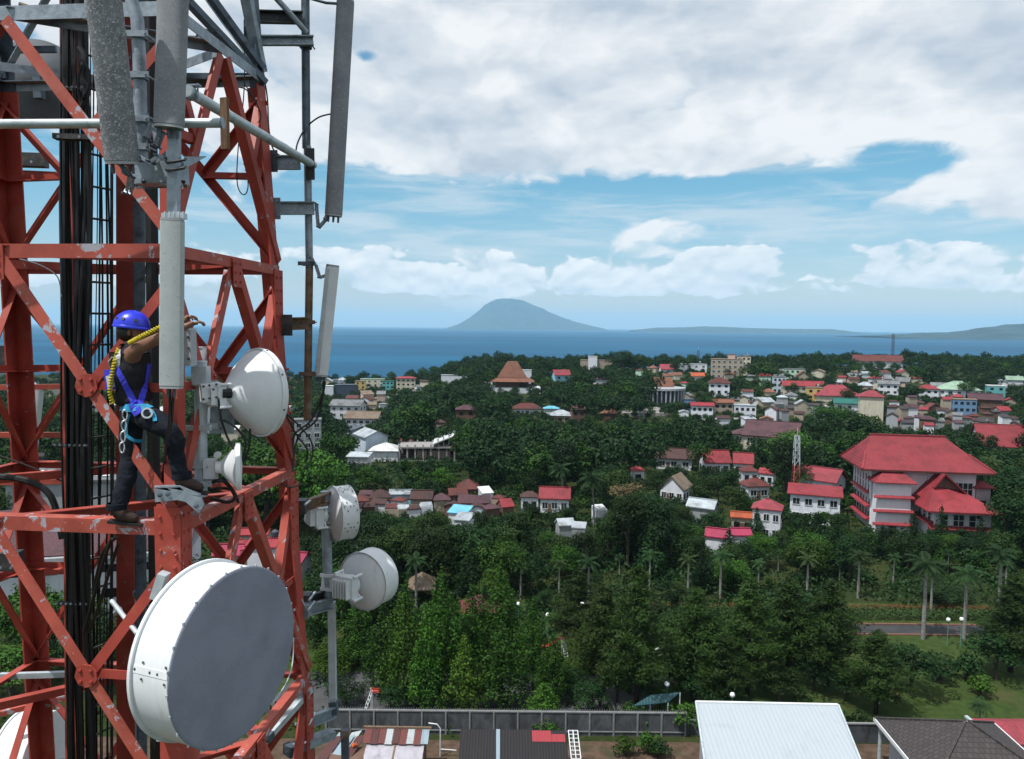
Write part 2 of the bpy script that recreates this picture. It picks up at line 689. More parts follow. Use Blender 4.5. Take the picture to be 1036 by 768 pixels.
# ------------------------------------------------------------------ the lattice tower
def chipped(name, col, chip, amount, rough=0.55, scale=9.0, stretch=None):
    """paint with flaked-off patches and rust-dark grime"""
    m, k, b, _ = new_mat(name)
    tc = k.n('ShaderNodeTexCoord')
    v = tc.outputs['Object']
    if stretch:
        mp = k.n('ShaderNodeMapping')
        mp.inputs['Scale'].default_value = stretch
        k.put(mp.inputs[0], v)
        v = mp.outputs[0]
    big = k.noise(v, 0.9, 3, 0.5)
    n = k.noise(v, scale, 9, 0.68, 0.5)
    f = k.noise(v, 2.2, 6, 0.6)
    thr = k.mr(big, 0.35, 0.65, amount + 0.06, amount - 0.06, False)
    chipm = k.mr(k.m('SUBTRACT', n, thr), 0.0, 0.012)
    c = k.mix(k.mr(f, 0.3, 0.7), rgba([x * 0.78 for x in col]), rgba([min(1, x * 1.18) for x in col]))
    fade = k.noise(v, 3.1, 7, 0.65, 0.6)
    c = k.mix(k.mr(fade, 0.50, 0.72, 0, 0.55), c, rgba((0.40, 0.135, 0.095)))
    rust = k.noise(v, 6.3, 8, 0.7, 0.8)
    c = k.mix(k.mr(rust, 0.60, 0.70, 0, 0.6), c, rgba((0.13, 0.045, 0.025)))
    grime = k.noise(v, 14, 6, 0.7)
    c = k.mix(k.mr(grime, 0.58, 0.75, 0, 0.45), c, rgba([x * 0.35 for x in col]))
    c = k.mix(chipm, c, rgba(chip))
    k.put(b.inputs['Base Color'], c)
    k.put(b.inputs['Roughness'], k.mr(f, 0.2, 0.8, rough - 0.08, rough + 0.15, False))
    b.inputs['Specular IOR Level'].default_value = 0.35
    bp = k.n('ShaderNodeBump')
    bp.inputs['Strength'].default_value = 0.35
    bp.inputs['Distance'].default_value = 0.004
    k.put(bp.inputs['Height'], k.m('ADD', k.m('MULTIPLY', chipm, -1.0), k.m('MULTIPLY', grime, 0.5)))
    k.put(b.inputs['Normal'], bp.outputs[0])
    return m


M_RED = chipped('red_paint', (0.345, 0.056, 0.040), (0.30, 0.30, 0.34), 0.66)
M_REDW = chipped('red_paint_worn', (0.365, 0.074, 0.052), (0.36, 0.36, 0.41), 0.60)
M_GALV = mat('galvanised_steel', (0.27, 0.32, 0.37), 0.5, 0.35, 0.22, 12, 0.15, 60, dirt=(0.12, 0.14, 0.17), dscale=5, dlo=0.5, dhi=0.75)
M_GALVD = mat('dark_galvanised_steel', (0.085, 0.115, 0.15), 0.55, 0.3, 0.3, 9, 0.15, 60, dirt=(0.03, 0.035, 0.04), dscale=6)
M_GALVL = mat('pale_galvanised_pipe', (0.46, 0.53, 0.57), 0.45, 0.25, 0.12, 8, 0.06, 60, dirt=(0.26, 0.30, 0.33), dscale=4)
M_RUST = mat('rusty_steel', (0.16, 0.10, 0.06), 0.8, 0.1, 0.4, 9, 0.3, 70, dirt=(0.20, 0.19, 0.18), dscale=4)
M_BLACK = mat('black_rubber', (0.012, 0.012, 0.014), 0.5, 0, 0.3, 20, spec=0.4)
M_DARKBOX = mat('dark_plate', (0.035, 0.038, 0.042), 0.6, 0.1, 0.3, 8, 0.1, dirt=(0.10, 0.09, 0.08), dscale=5)

U = 1.18                                   # size of the mast's sections
TCX, TCY, TPHI = -4.266, 7.4643, 0.0897
TD = Vector((math.sin(TPHI), math.cos(TPHI), 0))        # front to back
TE = Vector((-math.cos(TPHI), math.sin(TPHI), 0))       # towards the left leg
UP = Vector((0, 0, 1))


def leg_pt(i, z):
    """0 front, 1 right (back), 2 back left, 3 left"""
    a = 1.6004 - 0.0355 * (z - 40)
    b = 1.1221 - 0.0741 * (z - 40)
    sa, sb = ((-1, -1), (-1, 1), (1, 1), (1, -1))[i]
    p = Vector((TCX, TCY, 0)) + TE * (a * sa) + TD * (b * sb)
    p.z = z
    return p


LEV = [44.72, 42.596, 40.598, 38.32, 35.81, 33.04]
LOW = [33.04, 30.0, 26.5, 22.0, 17.0, 11.5, 6.0, 0.2]
TOWER = thing('lattice_tower', 'red and white steel lattice mast with flaking paint, carrying the antennas and the climbing worker', 'tower', (TCX, TCY, 0))


def face_n(i):
    """outward normal of the face between leg i and leg i+1"""
    return (-TE, TD, TE, -TD)[i]


def bolts(mb, c, n, u, w, h, nx, ny, r=0.012):
    """rows of hexagonal bolt heads on a plate"""
    n = Vector(n); u = Vector(u).normalized(); v = n.cross(u).normalized()
    for i in range(nx):
        for j in range(ny):
            p = Vector(c) + u * ((i - (nx - 1) / 2) * w / max(1, nx - 1) if nx > 1 else 0) + v * ((j - (ny - 1) / 2) * h / max(1, ny - 1) if ny > 1 else 0)
            mb.lathe([(r, -0.004), (r, r * 0.9), (r * 0.5, r * 1.05)], p, n, 6, True)


# legs: heavy angle irons, corner outwards; galvanised above the red paint
for i in range(4):
    fw = -face_n(i), -face_n((i + 3) % 4)
    nb, pv = (i + 1) % 4, (i + 3) % 4
    d1 = (leg_pt(nb, 38) - leg_pt(i, 38)).normalized()
    d2 = (leg_pt(pv, 38) - leg_pt(i, 38)).normalized()
    top = 42.54 if i in (1, 2) else 42.71
    mb = MB()
    if i == 0:                                   # the front leg steps down to a slimmer section above the foot bracket
        mb.angle(leg_pt(i, 0), leg_pt(i, 38.52), 0.195, 0.018, d1, d2)
        mb.angle(leg_pt(i, 38.50) - d1 * 0.003 - d2 * 0.003, leg_pt(i, top) - d1 * 0.003 - d2 * 0.003, 0.125, 0.015, d1, d2)
    else:
        mb.angle(leg_pt(i, 0), leg_pt(i, top), 0.195, 0.018, d1, d2)
    n1 = face_n(i)
    if i in (0, 1):
        for z in ((38.14, 35.3) if i == 0 else (37.82, 40.24, 35.3)):
            pc = leg_pt(i, z) + d2 * 0.095 + face_n(pv) * 0.006
            mb.box(pc, (0.22, 0.014, 0.72), Matrix((d2, face_n(pv), UP)).transposed())
            bolts(mb, pc + face_n(pv) * 0.006, face_n(pv), d2, 0.12, 0.56, 2, 5, 0.015)
            pc = leg_pt(i, z) + d1 * 0.095 + face_n(i) * 0.006
            mb.box(pc, (0.16, 0.014, 0.72), Matrix((d1, face_n(i), UP)).transposed())
            bolts(mb, pc + face_n(i) * 0.006, face_n(i), d1, 0.08, 0.56, 2, 5, 0.015)
    if i == 1:                                   # climbing bolts up the right leg
        z = 37.9
        while z < 39.6:
            mb.tube([leg_pt(i, z), leg_pt(i, z) - TE * 0.028], 0.013, 6)
            z += 0.10
    o = mb.build('leg', M_RED, TOWER)
    mb = MB()
    mb.angle(leg_pt(i, top + 0.003), leg_pt(i, 46.5), 0.165, 0.016, d1, d2)
    mb.build('upper_leg', M_GALVD, TOWER)


def member(name, p, q, w, n_out, mt, flip=False, t=0.011, off=0.0):
    w = w * U
    """angle iron brace lying in a face: wide flange in the face, the other flange inwards"""
    p, q = Vector(p), Vector(q)
    a = (q - p).normalized()
    n_out = Vector(n_out)
    side = a.cross(n_out).normalized()
    if side.z < 0:
        side = -side
    if flip:
        side = -side
    o = n_out * off
    mb = MB()
    mb.angle(p - side * w / 2 + o, q - side * w / 2 + o, w, t, side, -n_out)
    return mb.build(name, mt, TOWER)


def plate(c, n, u, w, h, mt, nx=2, ny=3):
    n = Vector(n); u = Vector(u).normalized()
    v = n.cross(u).normalized()
    mb = MB()
    R = Matrix((u, v, n)).transposed()
    mb.box(c, (w, h, 0.012), R)
    bolts(mb, Vector(c) + n * 0.006, n, u, w * 0.55, h * 0.62, nx, ny)
    return mb.build('gusset_plate', mt, TOWER)


rt = random.Random(5)
for fi in range(4):
    A, B = fi, (fi + 1) % 4
    nrm = face_n(fi)
    front = fi in (0, 3)
    for li in range(len(LEV)):
        z = LEV[li]
        grey = z > 41.5
        pa, pb = leg_pt(A, z), leg_pt(B, z)
        mid = (pa + pb) / 2
        u = (pb - pa).normalized()
        wH = (0.085 if front else 0.078) * U
        mt = (M_GALV if grey else (M_REDW if front else M_RED))
        wide = 0.118 if fi == 3 else wH
        # horizontal member of the level
        mb = MB()
        mb.angle(pa + u * 0.02 + UP * wide / 2 + nrm * 0.012, pb - u * 0.02 + UP * wide / 2 + nrm * 0.012, wide, 0.011, -UP, -nrm)
        mb.build('horizontal_beam', mt, TOWER)
        if front and not grey:
            plate(mid - UP * 0.10 + nrm * 0.028, nrm, u, 0.18, 0.28, M_RED, 2, 3)
        if li == len(LEV) - 1:
            break
        zl = LEV[li + 1]
        la, lb = leg_pt(A, zl + 0.10), leg_pt(B, zl + 0.10)
        hm = M_GALV if z > 43 else M_RED
        for (end, leg, s) in ((la, A, -1), (lb, B, 1)):
            st = mid + u * s * 0.05 - UP * 0.05
            member('diagonal_brace', st, end, 0.085 if front else 0.075, nrm, M_REDW if (front and rt.random() < 0.75 and hm is M_RED) else hm, off=0.020 if s > 0 else 0.0)
            # secondary members half-way down
            t = 0.50
            dm = st.lerp(end, t)
            top_leg = leg_pt(leg, z - 0.19)
            member('secondary_brace', top_leg, dm, 0.075, nrm, hm, flip=True, off=-0.012)
            lm = leg_pt(leg, dm.z - 0.02)
            member('redundant_strut', dm, lm, 0.065, nrm, hm, off=-0.024)
            if front and not grey:
                mb = MB()
                R = Matrix((u, nrm, UP)).transposed()
                c = dm + nrm * 0.034
                mb.lathe([(0.10, -0.007), (0.10, 0.007)], c, nrm, 9, True)
                bolts(mb, c + nrm * 0.006, nrm, u, 0.095, 0.095, 2, 2, 0.016)
                mb.build('gusset_plate', M_RED, TOWER)
# plan bracing: a diamond between the mid points of the beams at each level
for z in LEV:
    mids = [(leg_pt(i, z) + leg_pt((i + 1) % 4, z)) / 2 for i in range(4)]
    for i in range(4):
        p, q = mids[i], mids[(i + 1) % 4]
        a = (q - p).normalized()
        mb = MB()
        mb.angle(p + UP * 0.05 + a * 0.05, q + UP * 0.05 - a * 0.05, 0.088, 0.010, -UP, a.cross(UP))
        mb.build('plan_brace', M_GALV if z > 41.5 else M_RED, TOWER)
# the part of the mast below the picture
for fi in range(4):
    A, B = fi, (fi + 1) % 4
    nrm = face_n(fi)
    for z, zl in zip(LOW, LOW[1:]):
        pa, pb, la, lb = leg_pt(A, z), leg_pt(B, z), leg_pt(A, zl), leg_pt(B, zl)
        mid = (pa + pb) / 2
        mt = M_RED if int(z / 4) % 2 == 0 else M_GALVL
        member('horizontal_beam', pa, pb, 0.1, nrm, mt)
        member('diagonal_brace', mid, la, 0.1, nrm, mt, off=0.01)
        member('diagonal_brace', mid, lb, 0.1, nrm, mt, off=0.022)

# grey frame above the red part: struts leaning in towards the top on the right face
for (p, q) in (((170, -20, 6.2), (268, 84, 6.9)), ((205, -14, 6.5), (266, 70, 6.9)), ((175, 78, 6.9), (268, 78, 7.1))):
    mb = MB()
    a, b = P(p[0], p[1], p[2] * U), P(q[0], q[1], q[2] * U)
    mb.bar(a, b, 0.088, 0.06)
    mb.build('top_strut', M_GALVD, TOWER)

# ------------------------------------------------------------------ cables and ladder inside the tower
LADDER = thing('cable_ladder', 'narrow vertical ladder of thin dark rungs behind the worker, inside the mast', 'ladder', P(100, 384, 6.9 * U) - UP * 6)


def vline(px0, px1, Y):
    a, b = P(px0, 40, Y * U), P(px1, 740, Y * U)
    d = (b - a) / (b.z - a.z)
    return lambda z: a + d * (z - a.z)


Lr = [vline(88, 91, 6.7), vline(113, 113, 6.9)]
for f_ in Lr:
    mb = MB().bar(f_(33.4), f_(46.2), 0.04, 0.014)
    mb.build('rail', M_DARKBOX, LADDER)
z = 33.5
while z < 46:
    mb = MB().tube([Lr[0](z), Lr[1](z)], 0.012, 6)
    mb.build('rung', M_DARKBOX, LADDER)
    z += 0.33
posts = [((127, 127, 7.0), 0.19, M_RED, 'red_post', 'stout red vertical channel post behind the worker, beside the cable ladder'),
         ((140, 143, 6.9), 0.06, M_GALVD, 'grey_conduit', 'thin grey vertical conduit next to the red channel post'),
         ((152, 158, 6.6), 0.062, M_BLACK, 'cable_conduit', 'thick black vertical conduit between the grey conduit and the front leg'),
         ((68, 73, 6.75), 0.14, M_RED, 'cable_post', 'red vertical post behind the thick black cable bundle')]
for (a, b, Y), w, m_, nm, lb in posts:
    f_ = vline(a, b, Y)
    t = thing(nm, lb, 'post' if m_ is M_RED else 'conduit', f_(33.4))
    mb = MB()
    if m_ is M_RED:
        mb.bar(f_(33.4), f_(46.2), w, 0.014, (0, 1, 0)); mb.build('web', m_, t)
        for s in (-1, 1):
            mb = MB().bar(f_(33.4) + Vector((s * w / 2, 0.04, 0)), f_(46.2) + Vector((s * w / 2, 0.04, 0)), 0.012, 0.09, (0, 1, 0))
            mb.build('flange', m_, t)
    else:
        mb.tube([f_(33.4), f_(46.2)], w, 10); mb.build('pipe', m_, t)
        for z in (34.7, 37.0, 39.3, 41.5, 43.8):
            mb = MB().tube([f_(z), f_(z + 0.05)], w * 1.35, 10); mb.build('clamp', M_GALVD, t)

rc = random.Random(11)
for k in range(17):
    px = 62 + (k % 9) * 3.0 + rc.uniform(-0.8, 0.8)
    Y = 6.45 + (k // 9) * 0.09 + rc.uniform(-0.03, 0.03)
    f_ = vline(px, px + 7 + rc.uniform(-1, 1), Y)
    ph, am = rc.uniform(0, 6), rc.uniform(0.008, 0.045)
    pts = []
    for i in range(24):
        z = 33.4 + 12.8 * i / 23
        pts.append(f_(z) + Vector((am * math.sin(ph + z * 1.1), am * math.cos(ph * 2 + z * 0.9), 0)))
    o = MB().tube(pts, rc.choice((0.011, 0.014, 0.019, 0.024)), 7).build('feeder_cable', M_BLACK)
    tag(o, 'black feeder cable in the thick vertical bundle inside the mast', 'cable', 'feeder cables in the thick bundle')
for k in range(9):
    px = 88 + k * 2.9 + rc.uniform(-1, 1)
    Y = 6.75 + rc.uniform(0, 0.2)
    f_ = vline(px, px + rc.uniform(-2, 5), Y)
    ph, am = rc.uniform(0, 6), rc.uniform(0.01, 0.03)
    pts = []
    for i in range(24):
        z = 33.4 + 12.8 * i / 23
        pts.append(f_(z) + Vector((am * math.sin(ph + z * 0.8), am * math.cos(ph * 2 + z * 0.7), 0)))
    o = MB().tube(pts, rc.choice((0.006, 0.008, 0.011)), 6).build('thin_cable', M_BLACK)
    tag(o, 'thin black cable running down the ladder inside the mast', 'cable', 'thin cables on the ladder')
# cable ties round the thick bundle
for z, lb in ((35.4, 'metal hanger clamping the thick cable bundle below the big white drum dish'),
              (37.1, 'metal hanger clamping the thick cable bundle lower left of the worker, under the standing beam'),
              (38.75, 'metal hanger clamping the thick cable bundle level with the knees of the worker'),
              (40.75, 'metal hanger clamping the thick cable bundle just above the beam over the helmet'),
              (42.3, 'metal hanger clamping the thick cable bundle at the top, behind the speckled panel antenna')):
    f_ = vline(74, 79, 6.5)
    t = thing('cable_hanger', lb, 'cable clamp', f_(z))
    MB().box(f_(z) - Vector((0, 0.07, 0)), (0.34, 0.024, 0.035)).build('bar', M_DARKBOX, t)
    mb = MB()
    for i in range(7):
        mb.lathe([(0.014, 0), (0.014, 0.035), (0.007, 0.04)], f_(z) + Vector((-0.15 + i * 0.05, -0.082, 0)), (0, -1, 0.3), 6, True)
    mb.build('bolt_row', M_GALV, t)

# ------------------------------------------------------------------ pipes, brackets, antennas and dishes on the mast
def PU(px, py, Y):
    return P(px, py, Y * U)


def WU(px, Y):
    return px / FPX * Y * U


def speckled(name, lo, hi, speck, amount, rough=0.75):
    """weathered fibreglass: streaky grey with lichen-like flecks"""
    m, k, b, _ = new_mat(name)
    tc = k.n('ShaderNodeTexCoord')
    v = tc.outputs['Object']
    n = k.noise(v, 5, 6, 0.6)
    c = k.mix(k.mr(n, 0.3, 0.7), rgba(lo), rgba(hi))
    f = k.noise(v, 55, 4, 0.65, 1.4)
    fm = k.mr(f, amount, amount + 0.05)
    c = k.mix(k.m('MULTIPLY', fm, 0.8), c, rgba(speck))
    d = k.noise(v, 28, 5, 0.7, 0.8)
    c = k.mix(k.mr(d, 0.56, 0.68, 0, 0.5), c, rgba([x * 0.6 for x in lo]))
    k.put(b.inputs['Base Color'], c)
    b.inputs['Roughness'].default_value = rough
    b.inputs['Specular IOR Level'].default_value = 0.3
    bp = k.n('ShaderNodeBump')
    bp.inputs['Strength'].default_value = 0.4
    bp.inputs['Distance'].default_value = 0.004
    k.put(bp.inputs['Height'], f)
    k.put(b.inputs['Normal'], bp.outputs[0])
    return m


M_RADOME_D = speckled('weathered_radome', (0.135, 0.145, 0.165), (0.215, 0.225, 0.245), (0.50, 0.51, 0.53), 0.545)
M_RADOME_M = speckled('grey_radome', (0.185, 0.20, 0.225), (0.255, 0.27, 0.295), (0.44, 0.45, 0.47), 0.60)
M_RADOME_L = speckled('pale_radome', (0.36, 0.40, 0.41), (0.43, 0.465, 0.47), (0.50, 0.52, 0.52), 0.70, 0.6)
M_WHITE = mat('white_enamel', (0.66, 0.69, 0.72), 0.6, 0, 0.04, 5, 0.03, 30, dirt=(0.44, 0.44, 0.42), dscale=3.5, dlo=0.54, dhi=0.85, stretch=(2.2, 2.2, 0.8))
M_WHITE2 = mat('white_plastic', (0.62, 0.65, 0.68), 0.5, 0, 0.05, 8, dirt=(0.40, 0.41, 0.40), dscale=7, dlo=0.55, dhi=0.8)
M_COVER = mat('grey_dish_cover', (0.245, 0.265, 0.33), 0.85, 0, 0.10, 2.2, 0.5, 190, dirt=(0.275, 0.295, 0.36), dscale=5, dlo=0.45, dhi=0.8, spec=0.2)
M_GREYBOX = mat('grey_radio_box', (0.33, 0.35, 0.38), 0.55, 0.1, 0.1, 6, 0.05)
M_WOOD = mat('weathered_wood', (0.15, 0.085, 0.045), 0.85, 0, 0.45, 8, 0.4, 30, stretch=(6, 6, 1))


def rpoly(w, d, r=0.35, n=4, front_round=1.0):
    """rounded section of a panel antenna: w across, d deep"""
    pts = []
    rx, ry = w * r, d * 0.45
    for cx, cy, a0 in ((w / 2 - rx, d / 2 - ry, 0), (-w / 2 + rx, d / 2 - ry, 90), (-w / 2 + rx, -d / 2 + ry, 180), (w / 2 - rx, -d / 2 + ry, 270)):
        for i in range(n + 1):
            a = RAD(a0 + 90 * i / n)
            pts.append((cx + rx * math.cos(a), cy + ry * math.sin(a)))
    return pts


def extrude(mb, sec, p, q, xd):
    """section extruded from p to q; xd is the section's x direction"""
    p, q = Vector(p), Vector(q)
    a = (q - p).normalized()
    xd = Vector(xd)
    xd = (xd - a * xd.dot(a)).normalized()
    yd = a.cross(xd)
    n = len(sec)
    b = len(mb.v)
    for e in (p, q):
        for x, y in sec:
            mb.v.append(tuple(e + xd * x + yd * y))
    for i in range(n):
        j = (i + 1) % n
        mb.face([b + i, b + j, b + n + j, b + n + i], True)
    mb.face([b + i for i in range(n)][::-1])
    mb.face([b + n + i for i in range(n)])


def panel_antenna(label, top, bot, w, d, m, xd=(1, 0, 0), cables=3, r=0.35):
    t = thing('panel_antenna', label, 'antenna', bot)
    mb = MB(); extrude(mb, rpoly(w, d, r), bot, top, xd); mb.build('radome', m, t)
    a = (top - bot).normalized()
    x = Vector(xd); x = (x - a * x.dot(a)).normalized(); y = a.cross(x)
    for e, s in ((bot, -1), (top, 1)):
        mb = MB(); extrude(mb, rpoly(w * 0.97, d * 0.96, r), e + a * s * 0.003, e + a * s * 0.022, xd); mb.build('end_cap', M_GREYBOX, t)
    mb = MB()
    for i in range(cables):
        c = bot + x * (w * 0.28 * (i - (cables - 1) / 2))
        mb.lathe([(0.011, -0.012), (0.014, -0.05), (0.011, -0.09)], c, a, 8, True)
    mb.build('connector', M_GALVD, t)
    return t


def pipe(name, label, cat, pts, r, m, n=14):
    t = thing(name, label, cat, pts[0])
    MB().tube(pts, r, n).build('tube', m, t)
    return t


def u_clamp(parent, c, axis, r, m=None, name='clamp'):
    """two half rings and bolts round a pipe"""
    m = m or M_GALV
    axis = Vector(axis).normalized()
    mb = MB()
    mb.lathe([(r * 1.02, -0.022), (r * 1.28, -0.022), (r * 1.28, 0.022), (r * 1.02, 0.022)], c, axis, 14)
    o = axis.orthogonal().normalized()
    v = Vector((0, -1, 0)) if abs(axis.y) < 0.7 else Vector((0, 0, 1))
    v = (v - axis * v.dot(axis)).normalized()
    s = axis.cross(v)
    for k in (-1, 1):
        mb.tube([Vector(c) + s * k * r * 1.5 + v * r * 1.6, Vector(c) + s * k * r * 1.5 - v * r * 1.6], 0.008, 6)
    mb.bar(Vector(c) + s * r * 1.9 + v * r * 1.25, Vector(c) - s * r * 1.9 + v * r * 1.25, 0.012, 0.045, axis)
    return mb.build(name, m, parent)


def arm(mb, p, q, h, t=0.012, holes=0):
    """flat channel arm from p to q, height h"""
    p, q = Vector(p), Vector(q)
    a = (q - p).normalized()
    sd = a.cross(UP).normalized()
    mb.bar(p, q, t, h)
    mb.bar(p + UP * h / 2 + sd * 0.03, q + UP * h / 2 + sd * 0.03, 0.06, t)
    mb.bar(p - UP * h / 2 + sd * 0.03, q - UP * h / 2 + sd * 0.03, 0.06, t)


# ---- big horizontal pipes round the mast and their plank
HP = pipe('support_pipe', 'long pale horizontal pipe across the mast, above the worker and behind the speckled antenna', 'pipe',
          [PU(-90, 126, 5.05), PU(224, 124.5, 5.05)], 0.037, M_GALVL)
u_clamp(HP, PU(150, 125.2, 5.05), (1, 0, 0), 0.037)
MB().lathe([(0.036, 0), (0.045, 0.004), (0.045, 0.014), (0.0, 0.015)], PU(224, 124.5, 5.05), (1, 0, 0), 14).build('end_cap', M_GALV, HP)
DP = pipe('support_pipe', 'pale pipe slanting down in the picture towards the right pole, past the wooden plank', 'pipe',
          [PU(189, 92, 5.1), PU(317, 167, 7.35)], 0.045, M_GALVL)
u_clamp(DP, PU(192, 94, 5.15), (PU(317, 167, 7.35) - PU(189, 92, 5.1)), 0.045)
PL = thing('plank', 'short weathered wooden plank standing where the two pale pipes meet', 'plank', PU(228, 151, 5.35))
MB().bar(PU(228, 151, 5.2), PU(227, 99, 5.2), 0.066, 0.03, (0.35, 1, 0)).build('board', M_WOOD, PL)

# ---- vertical mounting pipe behind the two top antennas, with its box bracket
VP = pipe('mounting_pipe', 'blue grey vertical mounting pipe between the two weathered top antennas', 'pipe',
          [PU(128, -60, 5.0), PU(133, 0, 5.0), PU(139, 20, 5.0), PU(141, 60, 5.0), PU(143, 160, 5.0)], 0.048, M_GALV)
for py in (37, 78, 122, 150):
    u_clamp(VP, PU(141 + (py - 37) * 0.015, py, 5.0), (0, 0, 1), 0.05)
BK = thing('box_bracket', 'galvanised box bracket clamped to the front leg above the pale panel antenna', 'bracket', PU(165, 190, 5.1))
mb = MB(); mb.bar(PU(139, 178, 5.08), PU(186, 176, 5.05), 0.16, 0.15, (0, 0, 1)); mb.build('box', M_GALV, BK)
mb = MB(); mb.bar(PU(137, 178, 5.15), PU(189, 177, 5.15), 0.014, 0.20); mb.build('face_plate', M_GALV, BK)
mb = MB(); mb.prism([PU(168, 152, 5.0), PU(185, 190, 5.0), PU(163, 187, 5.0), PU(160, 160, 5.0)], (0, 0.02, 0)); mb.build('wing_plate', M_GALV, BK)
mb = MB(); mb.prism([PU(186, 158, 4.95), PU(208, 158, 5.2), PU(196, 163, 5.2), PU(186, 170, 4.95)], (0, 0.02, 0)); mb.build('wing_plate', M_GALV, BK)
mb = MB()
for px, py in ((146, 184), (186, 184)):
    mb.lathe([(0.016, 0), (0.016, 0.015), (0.008, 0.02)], PU(px, py, 4.98), (0, -1, 0), 6, True)
mb.build('bolt', M_BLACK, BK)
SB = thing('square_post', 'grey square post holding the pale panel antenna below the box bracket', 'post', PU(176, 223, 4.85))
mb = MB(); mb.bar(PU(176.5, 128, 4.85), PU(175.5, 226, 4.85), 0.078, 0.06, (0, 1, 0)); mb.build('tube', M_GALV, SB)
for py in (163, 171):
    mb = MB()
    pts = [PU(168, py + 1, 4.86), PU(169, py + 1.5, 4.76), PU(176, py + 1, 4.74), PU(186, py - 1, 4.76), PU(188, py - 2, 4.9)]
    mb.tube(pts, 0.010, 6); mb.build('u_bolt', M_BLACK, SB)
mb = MB(); mb.bar(PU(166, 219, 4.84), PU(187, 218.5, 4.84), 0.09, 0.04)
for i in range(5):
    mb.tube([PU(167 + i * 4.6, 214, 4.78), PU(167 + i * 4.6, 222, 4.78)], 0.009, 6)
mb.build('lower_clamp', M_GALVL, SB)


def scissor_bracket(label, pts, w=0.03):
    """hinged tilt bracket: a chain of flat links with bolts"""
    t = thing('tilt_bracket', label, 'bracket', pts[0])
    for i, (p, q) in enumerate(zip(pts, pts[1:])):
        d = Vector((0.0, w * 0.9, 0)) if i % 2 else Vector((0, 0, 0))
        for s in (-1, 1):
            mb = MB().bar(p + d + Vector((0, s * w, 0)), q + d + Vector((0, s * w, 0)), 0.007, 0.026, (q - p).cross(Vector((0, 1, 0))))
            mb.build('link', M_GALV, t)
    mb = MB()
    for p in pts:
        mb.tube([p - Vector((0, w * 2.2, 0)), p + Vector((0, w * 2.6, 0))], 0.010, 6)
    mb.build('bolt', M_GALVD, t)
    return t


A1 = panel_antenna('big weathered grey panel antenna with white flecks, tilted, topmost at the left', PU(97, -70, 4.55), PU(123.5, 163, 4.75), WU(33, 4.65), 0.13, M_RADOME_D, (1, 0.25, 0))
A2 = panel_antenna('weathered grey panel antenna hanging nearly upright over the pale one, its edges studded', PU(178, -80, 4.85), PU(171, 127, 4.8), WU(29, 4.8), 0.13, M_RADOME_M, (1, 0.15, 0))
A3 = panel_antenna('pale flat panel antenna hanging vertically in front of the arms of the worker', PU(174.5, 224, 4.72), PU(173.5, 390, 4.72), WU(22.5, 4.72), 0.085, M_RADOME_L, (1, 0.12, 0), 2, 0.10)
scissor_bracket('hinged steel bracket under the big flecked antenna', [PU(124, 168, 4.85), PU(131, 178, 4.9), PU(128, 196, 5.0), PU(134, 186, 5.05)])
scissor_bracket('hinged steel bracket between the mounting pipe and the upright weathered antenna', [PU(148, 140, 4.95), PU(155, 122, 4.9), PU(158, 148, 4.9), PU(164, 133, 4.85)])
scissor_bracket('hinged steel bracket low on the mounting pipe, reaching to the square post', [PU(144, 160, 4.95), PU(152, 164, 4.9), PU(160, 158, 4.88), PU(170, 161, 4.86)])
for i, (pts, r) in enumerate(([[(172, 391, 4.72), (172, 410, 4.75), (171, 430, 4.85), (166, 470, 5.2), (160, 520, 5.5)], 0.011], [[(176, 391, 4.72), (175, 408, 4.75), (174, 425, 4.85), (168, 465, 5.25), (163, 520, 5.5)], 0.011])):
    o = MB().tube([PU(*p) for p in pts], r, 8).build('jumper_cable', M_BLACK)
    tag(o, 'black jumper cable dropping from under the pale panel antenna', 'cable', 'jumper cables under the pale antenna')

